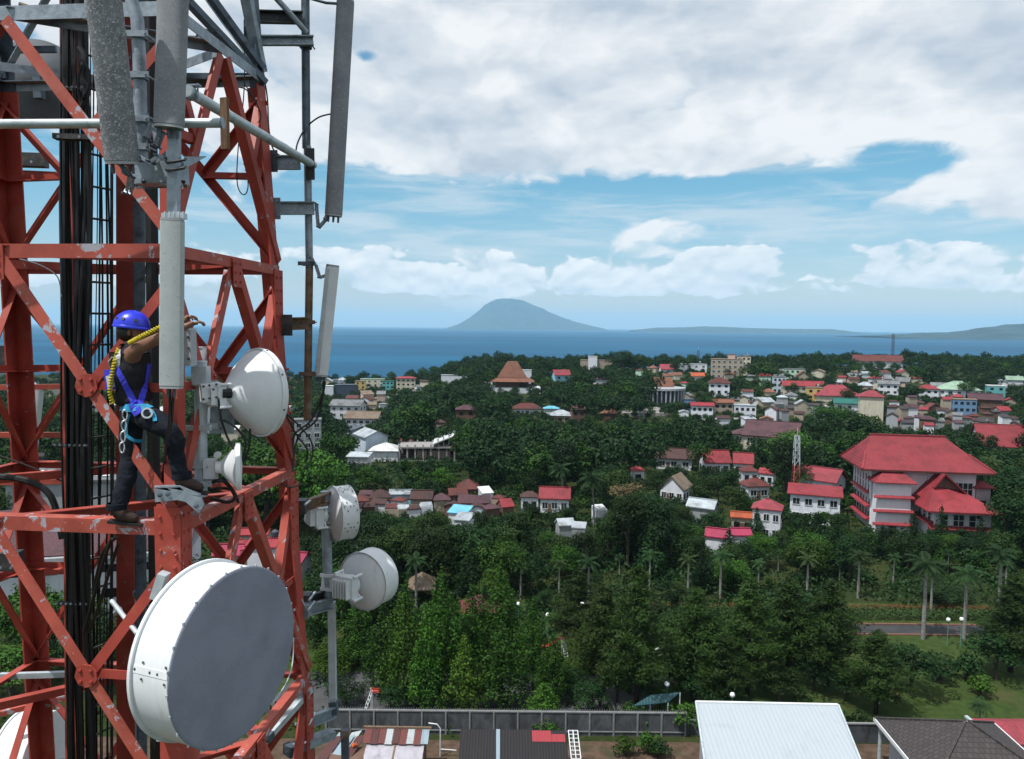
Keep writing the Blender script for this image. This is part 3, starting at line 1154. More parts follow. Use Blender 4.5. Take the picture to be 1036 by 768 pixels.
# ---- the right-hand pole with its arms and two antennas
RP = pipe('mounting_pole', 'tall thin pole right of the mast, grey above and rusty below', 'pole', [PU(308.5, -60, 7.35), PU(310, 150, 7.35)], 0.047, M_GALVD)
MB().tube([PU(311, 148, 7.35), PU(313, 270, 7.35)], 0.043, 14).build('tube', M_GALV, RP)
MB().tube([PU(313, 270, 7.35), PU(311, 425, 7.35)], 0.044, 14).build('lower_tube', M_RUST, RP)
for py, m_ in ((47, M_GALVD), (212, M_GALV), (267, M_GALVD), (326, M_RUST), (378, M_RUST)):
    x = 309.5 + (py / 425.0) * 3
    u_clamp(RP, PU(x, py, 7.35), (0, 0, 1), 0.05, m_)
mb = MB(); mb.bar(PU(313.5, 150, 7.28), PU(314, 182, 7.28), 0.10, 0.012, (0, 1, 0)); mb.build('splice_plate', M_DARKBOX, RP)
for lb, p, q, h, m_, pl, pm in (
        ('dark bracket arm at the top of the right pole', (262, 18, 7.15), (306, 19, 7.3), 0.12, M_DARKBOX, (256, 30, 7.12), M_DARKBOX),
        ('grey slotted bracket arm near the top of the right pole', (264, 42, 7.15), (317, 42, 7.3), 0.09, M_GALV, (254, 38, 7.12), M_DARKBOX),
        ('short galvanised bracket where the slanting pipe reaches the right pole', (272, 165, 7.15), (304, 165, 7.2), 0.14, M_GALV, (274, 163, 7.08), M_GALVD),
        ('galvanised bracket arm level with the lower end of the tall right antenna', (272, 211, 7.2), (318, 211, 7.3), 0.13, M_GALV, (277, 211, 7.12), M_GALV),
        ('dark rusty bracket arm level with the small white antenna', (284, 328, 7.2), (312, 327, 7.3), 0.13, M_RUST, (289, 329, 7.1), M_DARKBOX)):
    t = thing('bracket_arm', lb, 'bracket', PU(*p))
    mb = MB(); arm(mb, PU(*p), PU(*q), h, 0.014)
    mb.build('arm', m_, t)
    c = PU(*pl)
    mb = MB(); mb.box(c, (0.15, 0.014, 0.235), Matrix.Rotation(-0.09, 3, 'Z')); bolts(mb, c + Vector((0, -0.008, 0)), (0, -1, 0), (1, 0, 0), 0.09, 0.15, 2, 2, 0.014)
    mb.build('clamp_plate', pm, t)
    mb = MB()
    for i in range(6):
        f = (i + 0.7) / 6.5
        mb.lathe([(0.012, 0), (0.012, 0.006)], PU(*p).lerp(PU(*q), f) + Vector((0, -0.008, 0)), (0, -1, 0), 8, True)
    mb.build('bolt', M_GALVL if m_ is M_GALV else M_GALVD, t)
t = thing('bracket_arm', 'thin horizontal pipe arm at the very top, reaching the tall right antenna', 'bracket', PU(275, -4, 7.2))
MB().tube([PU(270, -12, 7.1), PU(292, 12, 7.15), PU(310, 33, 7.3)], 0.032, 10).build('strut', M_GALV, t)
MB().tube([PU(312, -2, 7.33), PU(330, 3, 7.35), PU(345, 4, 7.38)], 0.016, 8).build('tie', M_GALVD, t)
A4 = panel_antenna('tall narrow weathered grey antenna on the right pole, against the clouds', PU(349.5, 2, 7.4), PU(337.5, 217, 7.35), WU(17, 7.4), 0.13, M_RADOME_M, (1, 0.3, 0))
A5 = panel_antenna('small white ribbed panel antenna leaning beside the rusty half of the right pole', PU(336.5, 270, 7.35), PU(325, 379, 7.35), WU(13, 7.35), 0.10, M_WHITE2, (1, 0.5, 0), 3, 0.15)
MB().bar(PU(331.5, 272, 7.30), PU(321.5, 377, 7.30), 0.045, 0.035, (0, 1, 0)).build('back_channel', M_GALVL, A5)
scissor_bracket('hinged bracket under the tall narrow right antenna', [PU(320, 206, 7.35), PU(322, 230, 7.35), PU(329, 222, 7.35), PU(333, 212, 7.35)])
scissor_bracket('long hinged bracket over the small white antenna', [PU(315, 261, 7.35), PU(319, 268, 7.35), PU(323, 281, 7.35), PU(329, 279, 7.35), PU(333, 269, 7.35)])
scissor_bracket('small bracket at the foot of the small white antenna', [PU(309, 378, 7.33), PU(317, 379, 7.35), PU(325, 381, 7.35)])


def cable(label, pts, Y=None, r=0.008, group=None, name='loose_cable', m=None):
    pts = [PU(*p) for p in pts]
    # smooth the way points
    out = []
    n = len(pts)
    for i in range(n - 1):
        p0, p1, p2, p3 = pts[max(0, i - 1)], pts[i], pts[i + 1], pts[min(n - 1, i + 2)]
        for k in range(6):
            t = k / 6
            out.append(0.5 * ((2 * p1) + (p2 - p0) * t + (2 * p0 - 5 * p1 + 4 * p2 - p3) * t * t + (3 * p1 - p0 - 3 * p2 + p3) * t ** 3))
    out.append(pts[-1])
    o = MB().tube(out, r, 7).build(name, m or M_BLACK)
    return tag(o, label, 'cable', group)


cable('thin black cable arching from the tall right antenna to the slanting pipe', [(336, 115, 7.38), (322, 119, 7.35), (309, 130, 7.32), (301, 145, 7.25), (299, 158, 7.2)], r=0.009)
for a, b in (((327, 386, 7.35), 0), ((329, 386, 7.35), 5)):
    cable('black cable drooping from the foot of the small white antenna to the right leg', [a, (327 - b * 0.2, 400, 7.35), (320 - b, 425, 7.3), (303 - b, 440, 7.2), (297, 462, 7.1), (296, 478, 7.05)], r=0.012, group='cables under the small white antenna')
for lb, pts in (('black cable loop hanging right of the mast by the white cone dish', [(288, 417, 7.1), (304, 432, 7.2), (315, 447, 7.2), (316, 462, 7.2), (308, 474, 7.1)]),
                ('longer black cable loop beside the right leg', [(287, 415, 7.05), (300, 440, 7.15), (311, 455, 7.2), (309, 468, 7.2)]),
                ('black cable curling along the lower right beam', [(262, 490, 6.6), (280, 487, 6.9), (292, 493, 7.0), (305, 490, 7.1)]),
                ('thin cable loop hanging in the upper right face of the mast', [(247, 20, 6.9), (247, 90, 6.9), (241, 150, 6.9), (240, 185, 6.9), (246, 197, 6.9), (251, 188, 6.9), (249, 150, 6.9), (262, 115, 6.9), (258, 100, 6.9), (247, 85, 6.9)])):
    cable(lb, pts, r=0.006 if 'thin' in lb else 0.010)

# ---- pole with the cone dish and the little dish
DPOLE = pipe('dish_pole', 'short galvanised pole beside the front leg holding the white cone dish', 'pole', [PU(203, 366, 5.55), PU(203.5, 502, 5.55)], WU(6.2, 5.55), M_GALVL, 18)
MB().lathe([(WU(6.2, 5.55), 0), (WU(6.2, 5.55) * 0.9, 0.01)], PU(203, 366, 5.55), UP, 18, True).build('cap', M_GALVL, DPOLE)
for py in (388, 432, 470, 488):
    mb = MB()
    c = PU(203.2, py, 5.55)
    mb.bar(c + Vector((-0.11, -0.062, 0)), c + Vector((0.12, -0.062, 0)), 0.02, 0.045)
    mb.bar(c + Vector((-0.11, 0.062, 0)), c + Vector((0.12, 0.062, 0)), 0.02, 0.045)
    for s in (-0.09, 0.10):
        mb.tube([c + Vector((s, -0.11, 0)), c + Vector((s, 0.09, 0))], 0.008, 6)
    mb.build('clamp', M_GALVL, DPOLE)
FB = thing('foot_bracket', 'flat galvanised bracket plate on the front leg, under the bent leg of the worker', 'bracket', PU(180, 500, 5.2))
mb = MB()
mb.prism([PU(156, 494, 5.05), PU(182, 493, 5.05), PU(190, 500, 5.05), PU(203, 503, 5.05), PU(206, 511, 5.05), PU(201, 519, 5.05), (PU(188, 508, 5.05)), PU(180, 506, 5.05), PU(157, 508, 5.05)], (0, 0.02, 0))
mb.build('plate', M_GALV, FB)
mb = MB().prism([PU(156, 494, 5.05), PU(182, 493, 5.05), PU(203, 502, 5.05), PU(206, 497, 5.65), PU(185, 487, 5.65), PU(158, 488, 5.65)], (0, 0, 0.012))
mb.build('step_plate', M_GALV, FB)
mb = MB()
for px, py in ((162, 501), (170, 500), (199, 512)):
    mb.lathe([(0.018, 0), (0.018, 0.014), (0.009, 0.018)], PU(px, py, 5.04), (0, -1, 0), 6, True)
mb.build('bolt', M_GALVD, FB)


def dirn(px, away_deg, tilt=0.0):
    """horizontal direction turned to the right from the line of sight (0 = straight away from the camera, 90 = to the right)"""
    v = ray(px, 330)
    a = math.atan2(v.y, v.x) - RAD(away_deg)
    return Vector((math.cos(a), math.sin(a), tilt)).normalized()


def radio_unit(t, c, ax, s, mtl):
    """finned radio box with a round flange, sticking out of a dish's back"""
    sd = ax.cross(UP).normalized()
    up = sd.cross(ax)
    R = Matrix((sd, ax, up)).transposed()
    u = MB().box(c - ax * 0.10 * s, (0.24 * s, 0.10 * s, 0.24 * s), R).build('radio_box', mtl, t)
    mb = MB()
    for i in range(6):
        mb.box(c - ax * 0.185 * s + sd * (i - 2.5) * 0.036 * s, (0.010 * s, 0.075 * s, 0.20 * s), R)
    mb.build('heat_sink', mtl, t)
    mb = MB()
    for i, j in ((-1, -1), (1, -1), (1, 1), (-1, 1)):
        mb.tube([c + sd * 0.13 * s * i + up * 0.13 * s * j - ax * 0.14 * s, c + sd * 0.13 * s * i + up * 0.13 * s * j], 0.016 * s, 8)
        mb.bar(c + sd * 0.13 * s * i + up * 0.13 * s * j - ax * 0.03 * s, c + sd * 0.05 * s * i + up * 0.05 * s * j - ax * 0.03 * s, 0.02 * s, 0.03 * s)
    mb.build('latch', mtl, t)
    MB().lathe([(0.10 * s, -0.05 * s), (0.11 * s, 0.0), (0.09 * s, 0.02 * s)], c, ax, 20, True).build('flange', mtl, t)


def drum_dish(name, label, c, ax, R, L, mback, mcover, back_depth=0.10, seams=2):
    """dish with a cylindrical shroud: c is the middle of the back rim, the cover lies L further along the axis"""
    t = thing(name, label, 'dish antenna', c)
    n = 72
    MB().lathe([(R, 0), (R, L)], c, ax, n).build('shroud', mback, t)
    mb = MB()
    mb.lathe([(R * 1.002, -0.012), (R * 1.035, -0.012), (R * 1.035, 0.012), (R * 1.002, 0.012)], c, ax, n)
    mb.lathe([(R * 1.035, -0.012), (R * 1.002, -0.012)], c, ax, n)
    mb.build('rear_rim', mback, t)
    mb = MB()
    prof = [(R * x, -back_depth * (1 - x * x)) for x in (0.001, 0.15, 0.3, 0.45, 0.6, 0.75, 0.9, 1.0)]
    mb.lathe(prof, c, ax, n); mb.build('reflector', mback, t)
    mb = MB()
    mb.lathe([(R * 1.004, L - 0.012), (R * 1.012, L - 0.006), (R * 1.012, L + 0.002), (R * 1.0, L + 0.008), (R * 0.97, L + 0.010), (R * 0.7, L + 0.014), (R * 0.35, L + 0.018), (0.001, L + 0.019)], c, ax, n)
    mb.build('cover', mcover, t)
    # seam strip with rivets across the shroud
    axn = Vector(ax).normalized()
    u = (UP - axn * UP.dot(axn)).normalized()
    w = axn.cross(u)
    for a in seams if hasattr(seams, '__len__') else [RAD(40 + 180 * i) for i in range(seams)]:
        d = u * math.cos(a) + w * math.sin(a)
        tg = axn.cross(d)
        mb = MB()
        mb.bar(c + d * (R + 0.001) + axn * 0.02, c + d * (R + 0.001) + axn * (L - 0.015), 0.05, 0.004, d)
        mb.build('seam_strip', mback, t)
        mb = MB()
        for i in range(5):
            for s in ((-1, 1) if i in (1, 4) else (0,)):
                mb.lathe([(0.009, 0), (0.009, 0.003), (0.004, 0.006)], c + d * (R + 0.003) + axn * (L * (0.1 + 0.2 * i)) + tg * 0.055 * s, d, 8, True)
        mb.build('rivet', M_DARKBOX, t)
    return t


# the big drum dish: axis to the right and a little towards the camera
BAX = dirn(225, 133)
BR = WU(88, 4.7)
BL = 0.34
BC = PU(240, 663, 4.60) - BAX * BL
BD = drum_dish('drum_dish', 'huge white drum dish with a blue grey flat cover, low on the front leg', BC, BAX, BR, BL, M_WHITE, M_COVER, 0.22, [RAD(80), RAD(200), RAD(320)])
mb = MB()
rb = random.Random(2)
u_ = BAX.orthogonal().normalized(); w_ = BAX.cross(u_)
for i in range(26):
    a = 2 * PI * i / 26
    d = u_ * math.cos(a) + w_ * math.sin(a)
    MB().box(BC + d * (BR * 1.016) + BAX * (BL - 0.005), (0.012, 0.014, 0.022)).build('cover_clip', M_GALVL, BD)
MB().bar(PU(160, 745, 5.0), PU(192, 744, 5.0), 0.07, 0.05).build('lower_mount', M_GALVL, BD)
MB().bar(PU(158, 605, 5.05), PU(166, 580, 5.05), 0.10, 0.07).build('upper_mount', M_GALVL, BD)
st = pipe('dish_strut', 'thin pale strut poking out left of the huge drum dish', 'strut', [PU(113, 608, 5.35), PU(139, 641, 5.1)], 0.020, M_GALVL)
MB().tube([PU(117, 620, 5.34), PU(121, 616, 5.33)], 0.026, 8).build('clamp', M_GALV, st)

# cone dish
CAX = dirn(262, 58)
CR = WU(45, 5.75)
CC = PU(262, 397, 5.75)
CD = thing('cone_dish', 'white cone-backed dish with an antenna radio behind it, right of the pale panel antenna', 'dish antenna', CC)
h = 0.34
MB().lathe([(0.001, -h - 0.01), (0.055, -h - 0.01), (0.075, -h), (0.10, -h * 0.90), (CR * 0.45, -h * 0.70), (CR * 0.68, -h * 0.47), (CR * 0.86, -h * 0.22), (CR * 0.95, -0.02), (CR * 0.965, 0.0)], CC, CAX, 64).build('bowl', M_WHITE, CD)
MB().lathe([(CR * 0.965, -0.012), (CR, -0.012), (CR * 1.005, 0.02), (CR * 0.985, 0.045), (CR * 0.7, 0.075), (CR * 0.3, 0.095), (0.001, 0.10)], CC, CAX, 64).build('cover', M_WHITE, CD)
mb = MB()
for i in range(8):
    a = 2 * PI * i / 8 + 0.2
    uu = CAX.orthogonal().normalized(); ww = CAX.cross(uu)
    d = uu * math.cos(a) + ww * math.sin(a)
    mb.lathe([(0.009, 0), (0.009, 0.004)], CC + d * CR * 1.003 + CAX * 0.006, d, 8, True)
mb.build('rivet', M_DARKBOX, CD)
hub = CC - CAX * (h + 0.01)
radio_unit(CD, hub + CAX * 0.02, CAX, 0.75, M_WHITE2)
RU = thing('radio_unit', 'white radio box with punched front on the galvanised pole, left of the cone dish', 'radio', PU(213, 398, 5.4))
mb = MB(); mb.bar(PU(203, 398, 5.42), PU(224, 396, 5.5), 0.10, 0.155); mb.build('case', M_WHITE2, RU)
mb = MB()
for px, py in ((212, 390), (216, 394), (212, 403), (219, 389), (219, 402), (206, 391), (206, 404)):
    mb.lathe([(0.011, 0), (0.011, 0.006)], PU(px, py, 5.375), (0, -1, 0), 8, True)
mb.build('bolt', M_DARKBOX, RU)
MB().tube([PU(224, 398, 5.45), PU(233, 398, 5.5)], 0.045, 10).build('elbow', M_BLACK, RU)
mb = MB(); mb.bar(PU(196, 380, 5.5), PU(211, 380, 5.5), 0.10, 0.16); mb.build('rear_case', M_GALVL, RU)
for lb, p, q, d, hh, m_ in (('dark and grey equipment box with bolts, at the fingertips of the worker', (187, 352, 5.35), (196, 352, 5.35), 0.12, 0.30, M_GREYBOX),
                            ('white junction box on the mast behind the pale panel antenna', (194, 361, 5.7), (207, 361, 5.7), 0.10, 0.15, M_WHITE2),
                            ('grey cabinet hanging behind the cone dish pole', (211, 424, 5.9), (236, 424, 6.0), 0.12, 0.26, M_GALV)):
    t = thing('equipment_box', lb, 'box', PU(*p))
    MB().bar(PU(*p), PU(*q), d, hh).build('case', m_, t)
    c = (PU(*p) + PU(*q)) / 2
    mb = MB(); mb.bar(PU(*p) + UP * (hh / 2 + 0.008), PU(*q) + UP * (hh / 2 + 0.008), d * 1.1, 0.014); mb.build('lid', M_GALVL, t)
    mb = MB()
    for k in (-0.3, 0.0, 0.3):
        mb.lathe([(0.012, 0), (0.012, 0.008)], c + Vector((0.02, -d / 2, hh * k)), (0, -1, 0), 6, True)
    mb.build('bolt', M_DARKBOX, t)
# small side-on dish
SAX = dirn(232, 92)
SR = WU(24.5, 5.5)
SCn = PU(238.5, 472, 5.5)
SD = thing('small_dish', 'small white dish seen edge-on, just under the white cone dish', 'dish antenna', SCn)
MB().lathe([(0.001, -0.165), (0.05, -0.165), (0.055, -0.12), (0.062, -0.115), (SR * 0.9, 0.0), (SR, 0.004), (SR, 0.04), (SR * 0.9, 0.045), (0.001, 0.055)], SCn, SAX, 48).build('bowl', M_WHITE, SD)
MB().bar(PU(207, 474, 5.5), PU(219, 474, 5.5), 0.07, 0.17).build('mount', M_WHITE2, SD)
MB().lathe([(0.03, 0), (0.03, 0.03)], PU(221, 460, 5.5), (0, -1, 0), 10, True).build('knob', M_WHITE2, SD)
for lb, pts, r in (('black cable looping from the radio box past the cone dish', [(221, 402, 5.42), (223, 420, 5.42), (229, 440, 5.45), (237, 455, 5.45), (240, 458, 5.45)], 0.010),
                ('black cable hanging between the cone dish and the little dish', [(226, 425, 5.45), (238, 432, 5.45), (248, 446, 5.5), (246, 462, 5.5), (240, 472, 5.5)], 0.010),
                ('black cable hanging below the cone dish rim', [(253, 434, 5.6), (252, 452, 5.6), (246, 468, 5.6), (242, 476, 5.6)], 0.010),
                ('thick black cable coiling under the little dish', [(215, 488, 5.45), (224, 486, 5.45), (232, 492, 5.5), (238, 503, 5.6), (230, 508, 5.7), (214, 504, 5.7)], 0.018),
                ('black cable resting on the beam below the little dish', [(212, 496, 5.5), (225, 494, 5.5), (236, 497, 5.6), (241, 508, 5.7)], 0.014)):
    cable(lb, pts, r=r)

# ---- the two dishes on the right side pole
SP = pipe('side_pole', 'short grey pole right of the mast carrying the two small drum dishes', 'pole', [PU(329, 497, 7.9), PU(332.5, 616, 7.9)], WU(5, 7.9), M_GALV, 16)
for py in (515, 521, 527, 532):
    mb = MB()
    c = PU(329.5, py, 7.9)
    mb.bar(c + Vector((-0.11, -0.07, 0)), c + Vector((0.14, -0.07, 0)), 0.016, 0.035)
    mb.tube([c + Vector((0.12, -0.1, 0)), c + Vector((0.12, 0.06, 0))], 0.012, 6)
    mb.build('clamp', M_GALVL, SP)
for lb, p, q, hh, m_ in (('rusty flat arm holding the upper end of the side pole', (305, 512, 7.45), (331, 503, 7.9), 0.12, M_RUST),
                     ('galvanised arm with dark clamp below the lower drum dish', (308, 617, 7.4), (334, 610, 7.9), 0.13, M_GALV),
                     ('dark arm on the right leg behind the lower drum dish', (309, 607, 7.5), (331, 600, 8.0), 0.10, M_DARKBOX),
                     ('galvanised arm at the foot of the long side tube', (309, 731, 7.4), (337, 720, 7.9), 0.13, M_GALV)):
    t = thing('pole_bracket', lb, 'bracket', PU(*p))
    mb = MB(); arm(mb, PU(*p), PU(*q), hh, 0.016); mb.build('arm', m_, t)
    mb = MB(); mb.box(PU(*p), (0.13, 0.16, 0.16)); mb.build('clamp', M_DARKBOX if hh < 0.13 else M_GALV, t)
    mb = MB()
    for s in (-1, 1):
        mb.tube([PU(*p) + Vector((0.08 * s, -0.14, 0.05)), PU(*p) + Vector((0.08 * s, 0.14, 0.05))], 0.014, 6)
    mb.build('bolt', M_GALVL, t)
LT = thing('side_tube', 'long pale square tube right of the mast below the lower drum dish', 'tube', PU(337, 705, 7.9))
mb = MB(); mb.bar(PU(335.5, 609, 7.9), PU(337, 710, 7.9), 0.085, 0.085, (0, 1, 0)); mb.build('tube', M_GALVL, LT)
mb = MB(); mb.bar(PU(337, 709, 7.9), PU(338, 722, 7.9), 0.10, 0.10, (0, 1, 0)); mb.build('sleeve', M_GALVD, LT)
D3AX = dirn(338, 70)
D3 = drum_dish('drum_dish', 'small white drum dish, upper one on the side pole', PU(339.5, 519.5, 7.9) - D3AX * 0.02, D3AX, WU(27.5, 7.9), 0.20, M_WHITE, M_WHITE, 0.07, [RAD(20), RAD(65), RAD(110), RAD(200), RAD(290)])
radio_unit(D3, PU(330, 521, 7.8) - D3AX * 0.02, D3AX, 0.95, M_WHITE2)
MB().bar(PU(309, 520, 7.75), PU(326, 522, 7.8), 0.14, 0.16).build('antenna_mount', M_WHITE2, D3)
D4AX = dirn(370, 38)
D4 = drum_dish('drum_dish', 'small white drum dish seen from behind, lower one on the side pole', PU(367, 588, 8.0), D4AX, WU(29.5, 8.0), 0.26, M_WHITE, M_WHITE, 0.10, [])
radio_unit(D4, PU(358, 590, 7.88) - D4AX * 0.03, D4AX, 1.15, M_WHITE2)
mb = MB(); mb.bar(PU(326, 588, 7.9), PU(346, 590, 7.9), 0.10, 0.12)
mb.bar(PU(324, 582, 7.85), PU(340, 583, 7.85), 0.03, 0.04); mb.bar(PU(324, 596, 7.85), PU(340, 597, 7.85), 0.03, 0.04)
mb.build('antenna_mount', M_WHITE2, D4)

# ---- gear on the far left side of the mast
LD = drum_dish('drum_dish', 'pale drum dish low at the left edge, behind the lattice', PU(18, 764, 8.2), dirn(20, 125), WU(44, 8.2), 0.42, M_WHITE, M_WHITE2, 0.1, [RAD(150)])
GD = thing('dark_dish', 'dark grey shaded dish back high at the left, behind the red brace', 'dish antenna', PU(38, 92, 8.6))
ax = dirn(38, 10)
MB().lathe([(0.001, -0.22), (0.08, -0.21), (WU(22, 8.6), -0.12), (WU(40, 8.6), 0.0), (WU(40, 8.6), 0.28), (0.001, 0.30)], PU(40, 82, 8.6), ax, 48).build('bowl', mat('grey_bowl', (0.10, 0.115, 0.135), 0.7), GD)
MB().bar(PU(38, 62, 8.4), PU(40, 100, 8.4), 0.10, 0.10, (0, 1, 0)).build('mount', M_GALVD, GD)
for lb, p, sz in (('dark metal box on the far left leg, level with the horizon', (11, 361, 7.7), (0.30, 0.12, 0.27)),
                  ('dark box on the far left beam, under the long pale pipe', (24, 162, 8.0), (0.52, 0.15, 0.16)),
                  ('dark round-cornered box hanging left of the cable bundle below the standing beam', (12, 567, 6.6), (0.18, 0.15, 0.19)),
                  ('black fixture on the long pale pipe near the cable bundle', (74, 139, 6.3), (0.34, 0.10, 0.05))):
    t = thing('dark_box', lb, 'box', PU(*p))
    MB().box(PU(*p), sz, Matrix.Rotation(0.1, 3, 'Z')).build('case', M_DARKBOX, t)
    mb = MB()
    for s in (-1, 1):
        mb.lathe([(0.015, 0), (0.015, 0.01)], PU(*p) + Vector((s * sz[0] * 0.3, -sz[1] / 2 - 0.018, -sz[2] * 0.25)), (0, -1, 0), 8, True)
    mb.build('bolt', M_GALV, t)
A6 = panel_antenna('pale lilac grey panel antenna seen through the left lattice, upside against the trees', PU(36, 396, 9.6), PU(28, 470, 9.4), WU(15, 9.5), 0.18, M_RADOME_L, (1, 0.4, 0))
RL = thing('cable_roll', 'black round drum lying across behind the left lattice', 'drum', PU(32, 463, 8.8))
MB().tube([PU(20, 463, 8.8), PU(45, 464, 8.9)], 0.085, 16).build('roll', M_BLACK, RL)
for lb, a, b in (('blue grey horizontal rail high at the left edge', (-20, 51, 7.2), (57, 50, 7.3)), ('pale slim rail behind the lattice low at the left', (0, 684, 7.3), (68, 682, 7.4)),
                 ('worn red rail behind the lattice level with the belt of the worker', (0, 392, 7.9), (70, 391, 8.0)), ('worn red rail behind the lattice level with the knee of the worker', (0, 440, 7.9), (68, 440, 8.0)),
                 ('worn red rail just under the dark box on the far left leg', (0, 375, 7.7), (66, 373, 7.8)), ('red rail behind the lattice level with the shins of the worker', (0, 488, 8.1), (68, 487, 8.2)),
                 ('red rail low at the left under the pale dish', (0, 722, 7.8), (68, 705, 8.0)), ('red rail high at the left carrying the long dark box', (-5, 174, 8.0), (62, 177, 8.1)),
                 ('red rail near the windows of the white building', (0, 580, 7.6), (68, 578, 8.0))):
    o = MB().bar(PU(*a), PU(*b), 0.05, 0.065).build('cross_rail', M_GALVD if 'blue' in lb else (M_GALVL if 'pale' in lb and 'slim' in lb else M_REDW))
    tag(o, lb, 'rail')
cable('thick black hose bending down in front of the left lattice below the belt line', [(-15, 483, 6.6), (10, 483, 6.6), (35, 489, 6.6), (50, 500, 6.6), (58, 520, 6.6), (63, 545, 6.6)], r=0.034, name='hose')
cable('thin dark guy cable running down to the right behind the left lattice', [(-10, 458, 7.2), (30, 472, 7.2), (70, 490, 7.2)], r=0.010)
cable('pale thin wire crossing under the upper beam', [(20, 262, 6.2), (40, 268, 6.2), (58, 280, 6.3), (62, 300, 6.3)], r=0.006, m=M_GALVL)
cable('thin plumb wire hanging left of the cable bundle', [(60, 190, 6.3), (60.5, 240, 6.3), (61.5, 285, 6.3), (62, 345, 6.3)], r=0.006, m=M_GALVD)
for i, pts in enumerate(([(85, 640, 6.3), (96, 600, 6.1), (104, 570, 5.9), (113, 545, 5.7)], [(90, 640, 6.3), (101, 610, 6.1), (110, 580, 5.9), (120, 550, 5.7)], [(94, 600, 6.2), (104, 560, 6.0), (118, 543, 5.8)])):
    cable('black cable swinging from the bundle up to the boot of the worker', pts, r=0.016, group='cables swinging up from the bundle')
cable('pale thin cord hanging along the right edge of the huge drum dish', [(297, 645, 6.6), (296, 670, 6.5), (290, 690, 6.3), (276, 712, 6.0)], r=0.006, m=M_GALVL)
cable('pale thin cord from the right leg down to the side arm clamp', [(298, 592, 7.3), (304, 604, 7.3), (310, 616, 7.3)], r=0.006, m=M_GALVL)
for lb, a, b, w, m_ in (('pale beam end jutting out between the huge drum dish and the right leg', (268, 748, 6.8), (313, 697, 7.4), 0.10, M_GALVL),
                        ('grey bracket tube end at the foot of the right leg', (290, 760, 7.2), (336, 742, 7.6), 0.14, M_GALV),
                        ('grey stub pipe standing by the rusted shed roof', (349, 738, 7.6), (350, 800, 7.6), 0.09, M_GALVD)):
    t = thing('steel_stub', lb, 'steel tube', PU(*a))
    MB().bar(PU(*a), PU(*b), w, w * 0.7, (0, 1, 0) if 'pipe' in lb else (0, 0, 1)).build('tube', m_, t)
    MB().bar(PU(*a), PU(*a).lerp(PU(*b), 0.12), w * 1.15, w * 0.85, (0, 1, 0) if 'pipe' in lb else (0, 0, 1)).build('sleeve', M_GALVD if m_ is not M_GALVD else M_RUST, t)

# ropes, ties and tangled ends high on the mast
M_ROPE = mat('frayed_rope', (0.16, 0.135, 0.105), 0.95, 0, 0.4, 30, 0.4, 80)
for lb, pts, r, m_ in (('frayed pale rope strung under the top left beam', [(20, 4, 6.3), (38, 10, 6.3), (60, 14, 6.3), (84, 24, 6.2)], 0.020, M_ROPE),
                       ('second frayed rope sagging below the top left beam', [(24, 8, 6.4), (45, 17, 6.4), (66, 20, 6.4), (90, 22, 6.3)], 0.014, M_ROPE),
                       ('dark tangled cable end hanging by the top of the thick bundle', [(80, 48, 6.2), (86, 60, 6.2), (83, 78, 6.2), (88, 92, 6.2), (84, 108, 6.2), (78, 120, 6.3)], 0.030, M_BLACK),
                       ('thin loop of cable beside the tangled cable end', [(82, 60, 6.15), (90, 72, 6.15), (89, 90, 6.15), (81, 100, 6.15), (79, 82, 6.15), (83, 66, 6.15)], 0.012, M_BLACK),
                       ('dark sheathed cable bundle crossing behind the upright weathered antenna', [(150, 36, 6.7), (176, 40, 6.7), (200, 41, 6.75), (222, 46, 6.85)], 0.045, M_DARKBOX),
                       ('black loop of wire under the dark sheathed bundle', [(196, 42, 6.7), (204, 30, 6.7), (214, 34, 6.75), (222, 47, 6.8)], 0.010, M_BLACK),
                       ('thin wire hanging down the upper right leg', [(250, 30, 7.0), (262, 60, 7.0), (270, 95, 7.05), (272, 130, 7.05), (276, 150, 7.1), (284, 158, 7.15)], 0.008, M_BLACK),
                       ('thin black wire curling at the horizontal pipe end', [(236, 88, 6.7), (248, 90, 6.75), (258, 102, 6.8), (264, 118, 6.85), (258, 128, 6.85)], 0.007, M_BLACK)):
    cable(lb, pts, r=r, m=m_)

# ------------------------------------------------------------------ the worker
from mathutils.bvhtree import BVHTree
M_SKIN = mat('skin', (0.20, 0.095, 0.058), 0.55, 0, 0.10, 20, 0.05, 90)
M_SHIRT = mat('black_shirt', (0.020, 0.020, 0.024), 0.9, 0, 0.3, 14, 0.5, 22, spec=0.2)
M_JEANS = mat('dark_jeans', (0.009, 0.012, 0.019), 0.9, 0, 0.35, 12, 0.6, 18, dirt=(0.018, 0.023, 0.034), dscale=6, dlo=0.5, dhi=0.8, spec=0.2)
M_BOOT = mat('brown_boot', (0.035, 0.018, 0.013), 0.75, 0, 0.3, 20, 0.2)
M_SOLE = mat('boot_sole', (0.012, 0.011, 0.011), 0.8)
M_HELMET = mat('blue_helmet', (0.020, 0.040, 0.62), 0.32, 0, 0.03, 5, dirt=(0.03, 0.04, 0.40), dscale=6, dlo=0.6, dhi=0.8)
M_HARN = mat('blue_webbing', (0.045, 0.050, 0.60), 0.75, 0, 0.15, 30, 0.3, 120)
M_CYAN = mat('cyan_webbing', (0.02, 0.26, 0.46), 0.75, 0, 0.15, 30, 0.3, 120)
M_YEL = mat('yellow_lanyard', (0.52, 0.42, 0.015), 0.7, 0, 0.25, 40, 0.4, 120)
M_PALE = mat('pale_webbing', (0.55, 0.56, 0.60), 0.7)
M_HAIR = mat('black_hair', (0.008, 0.007, 0.007), 0.5, 0, 0.3, 60, 0.4, 120)
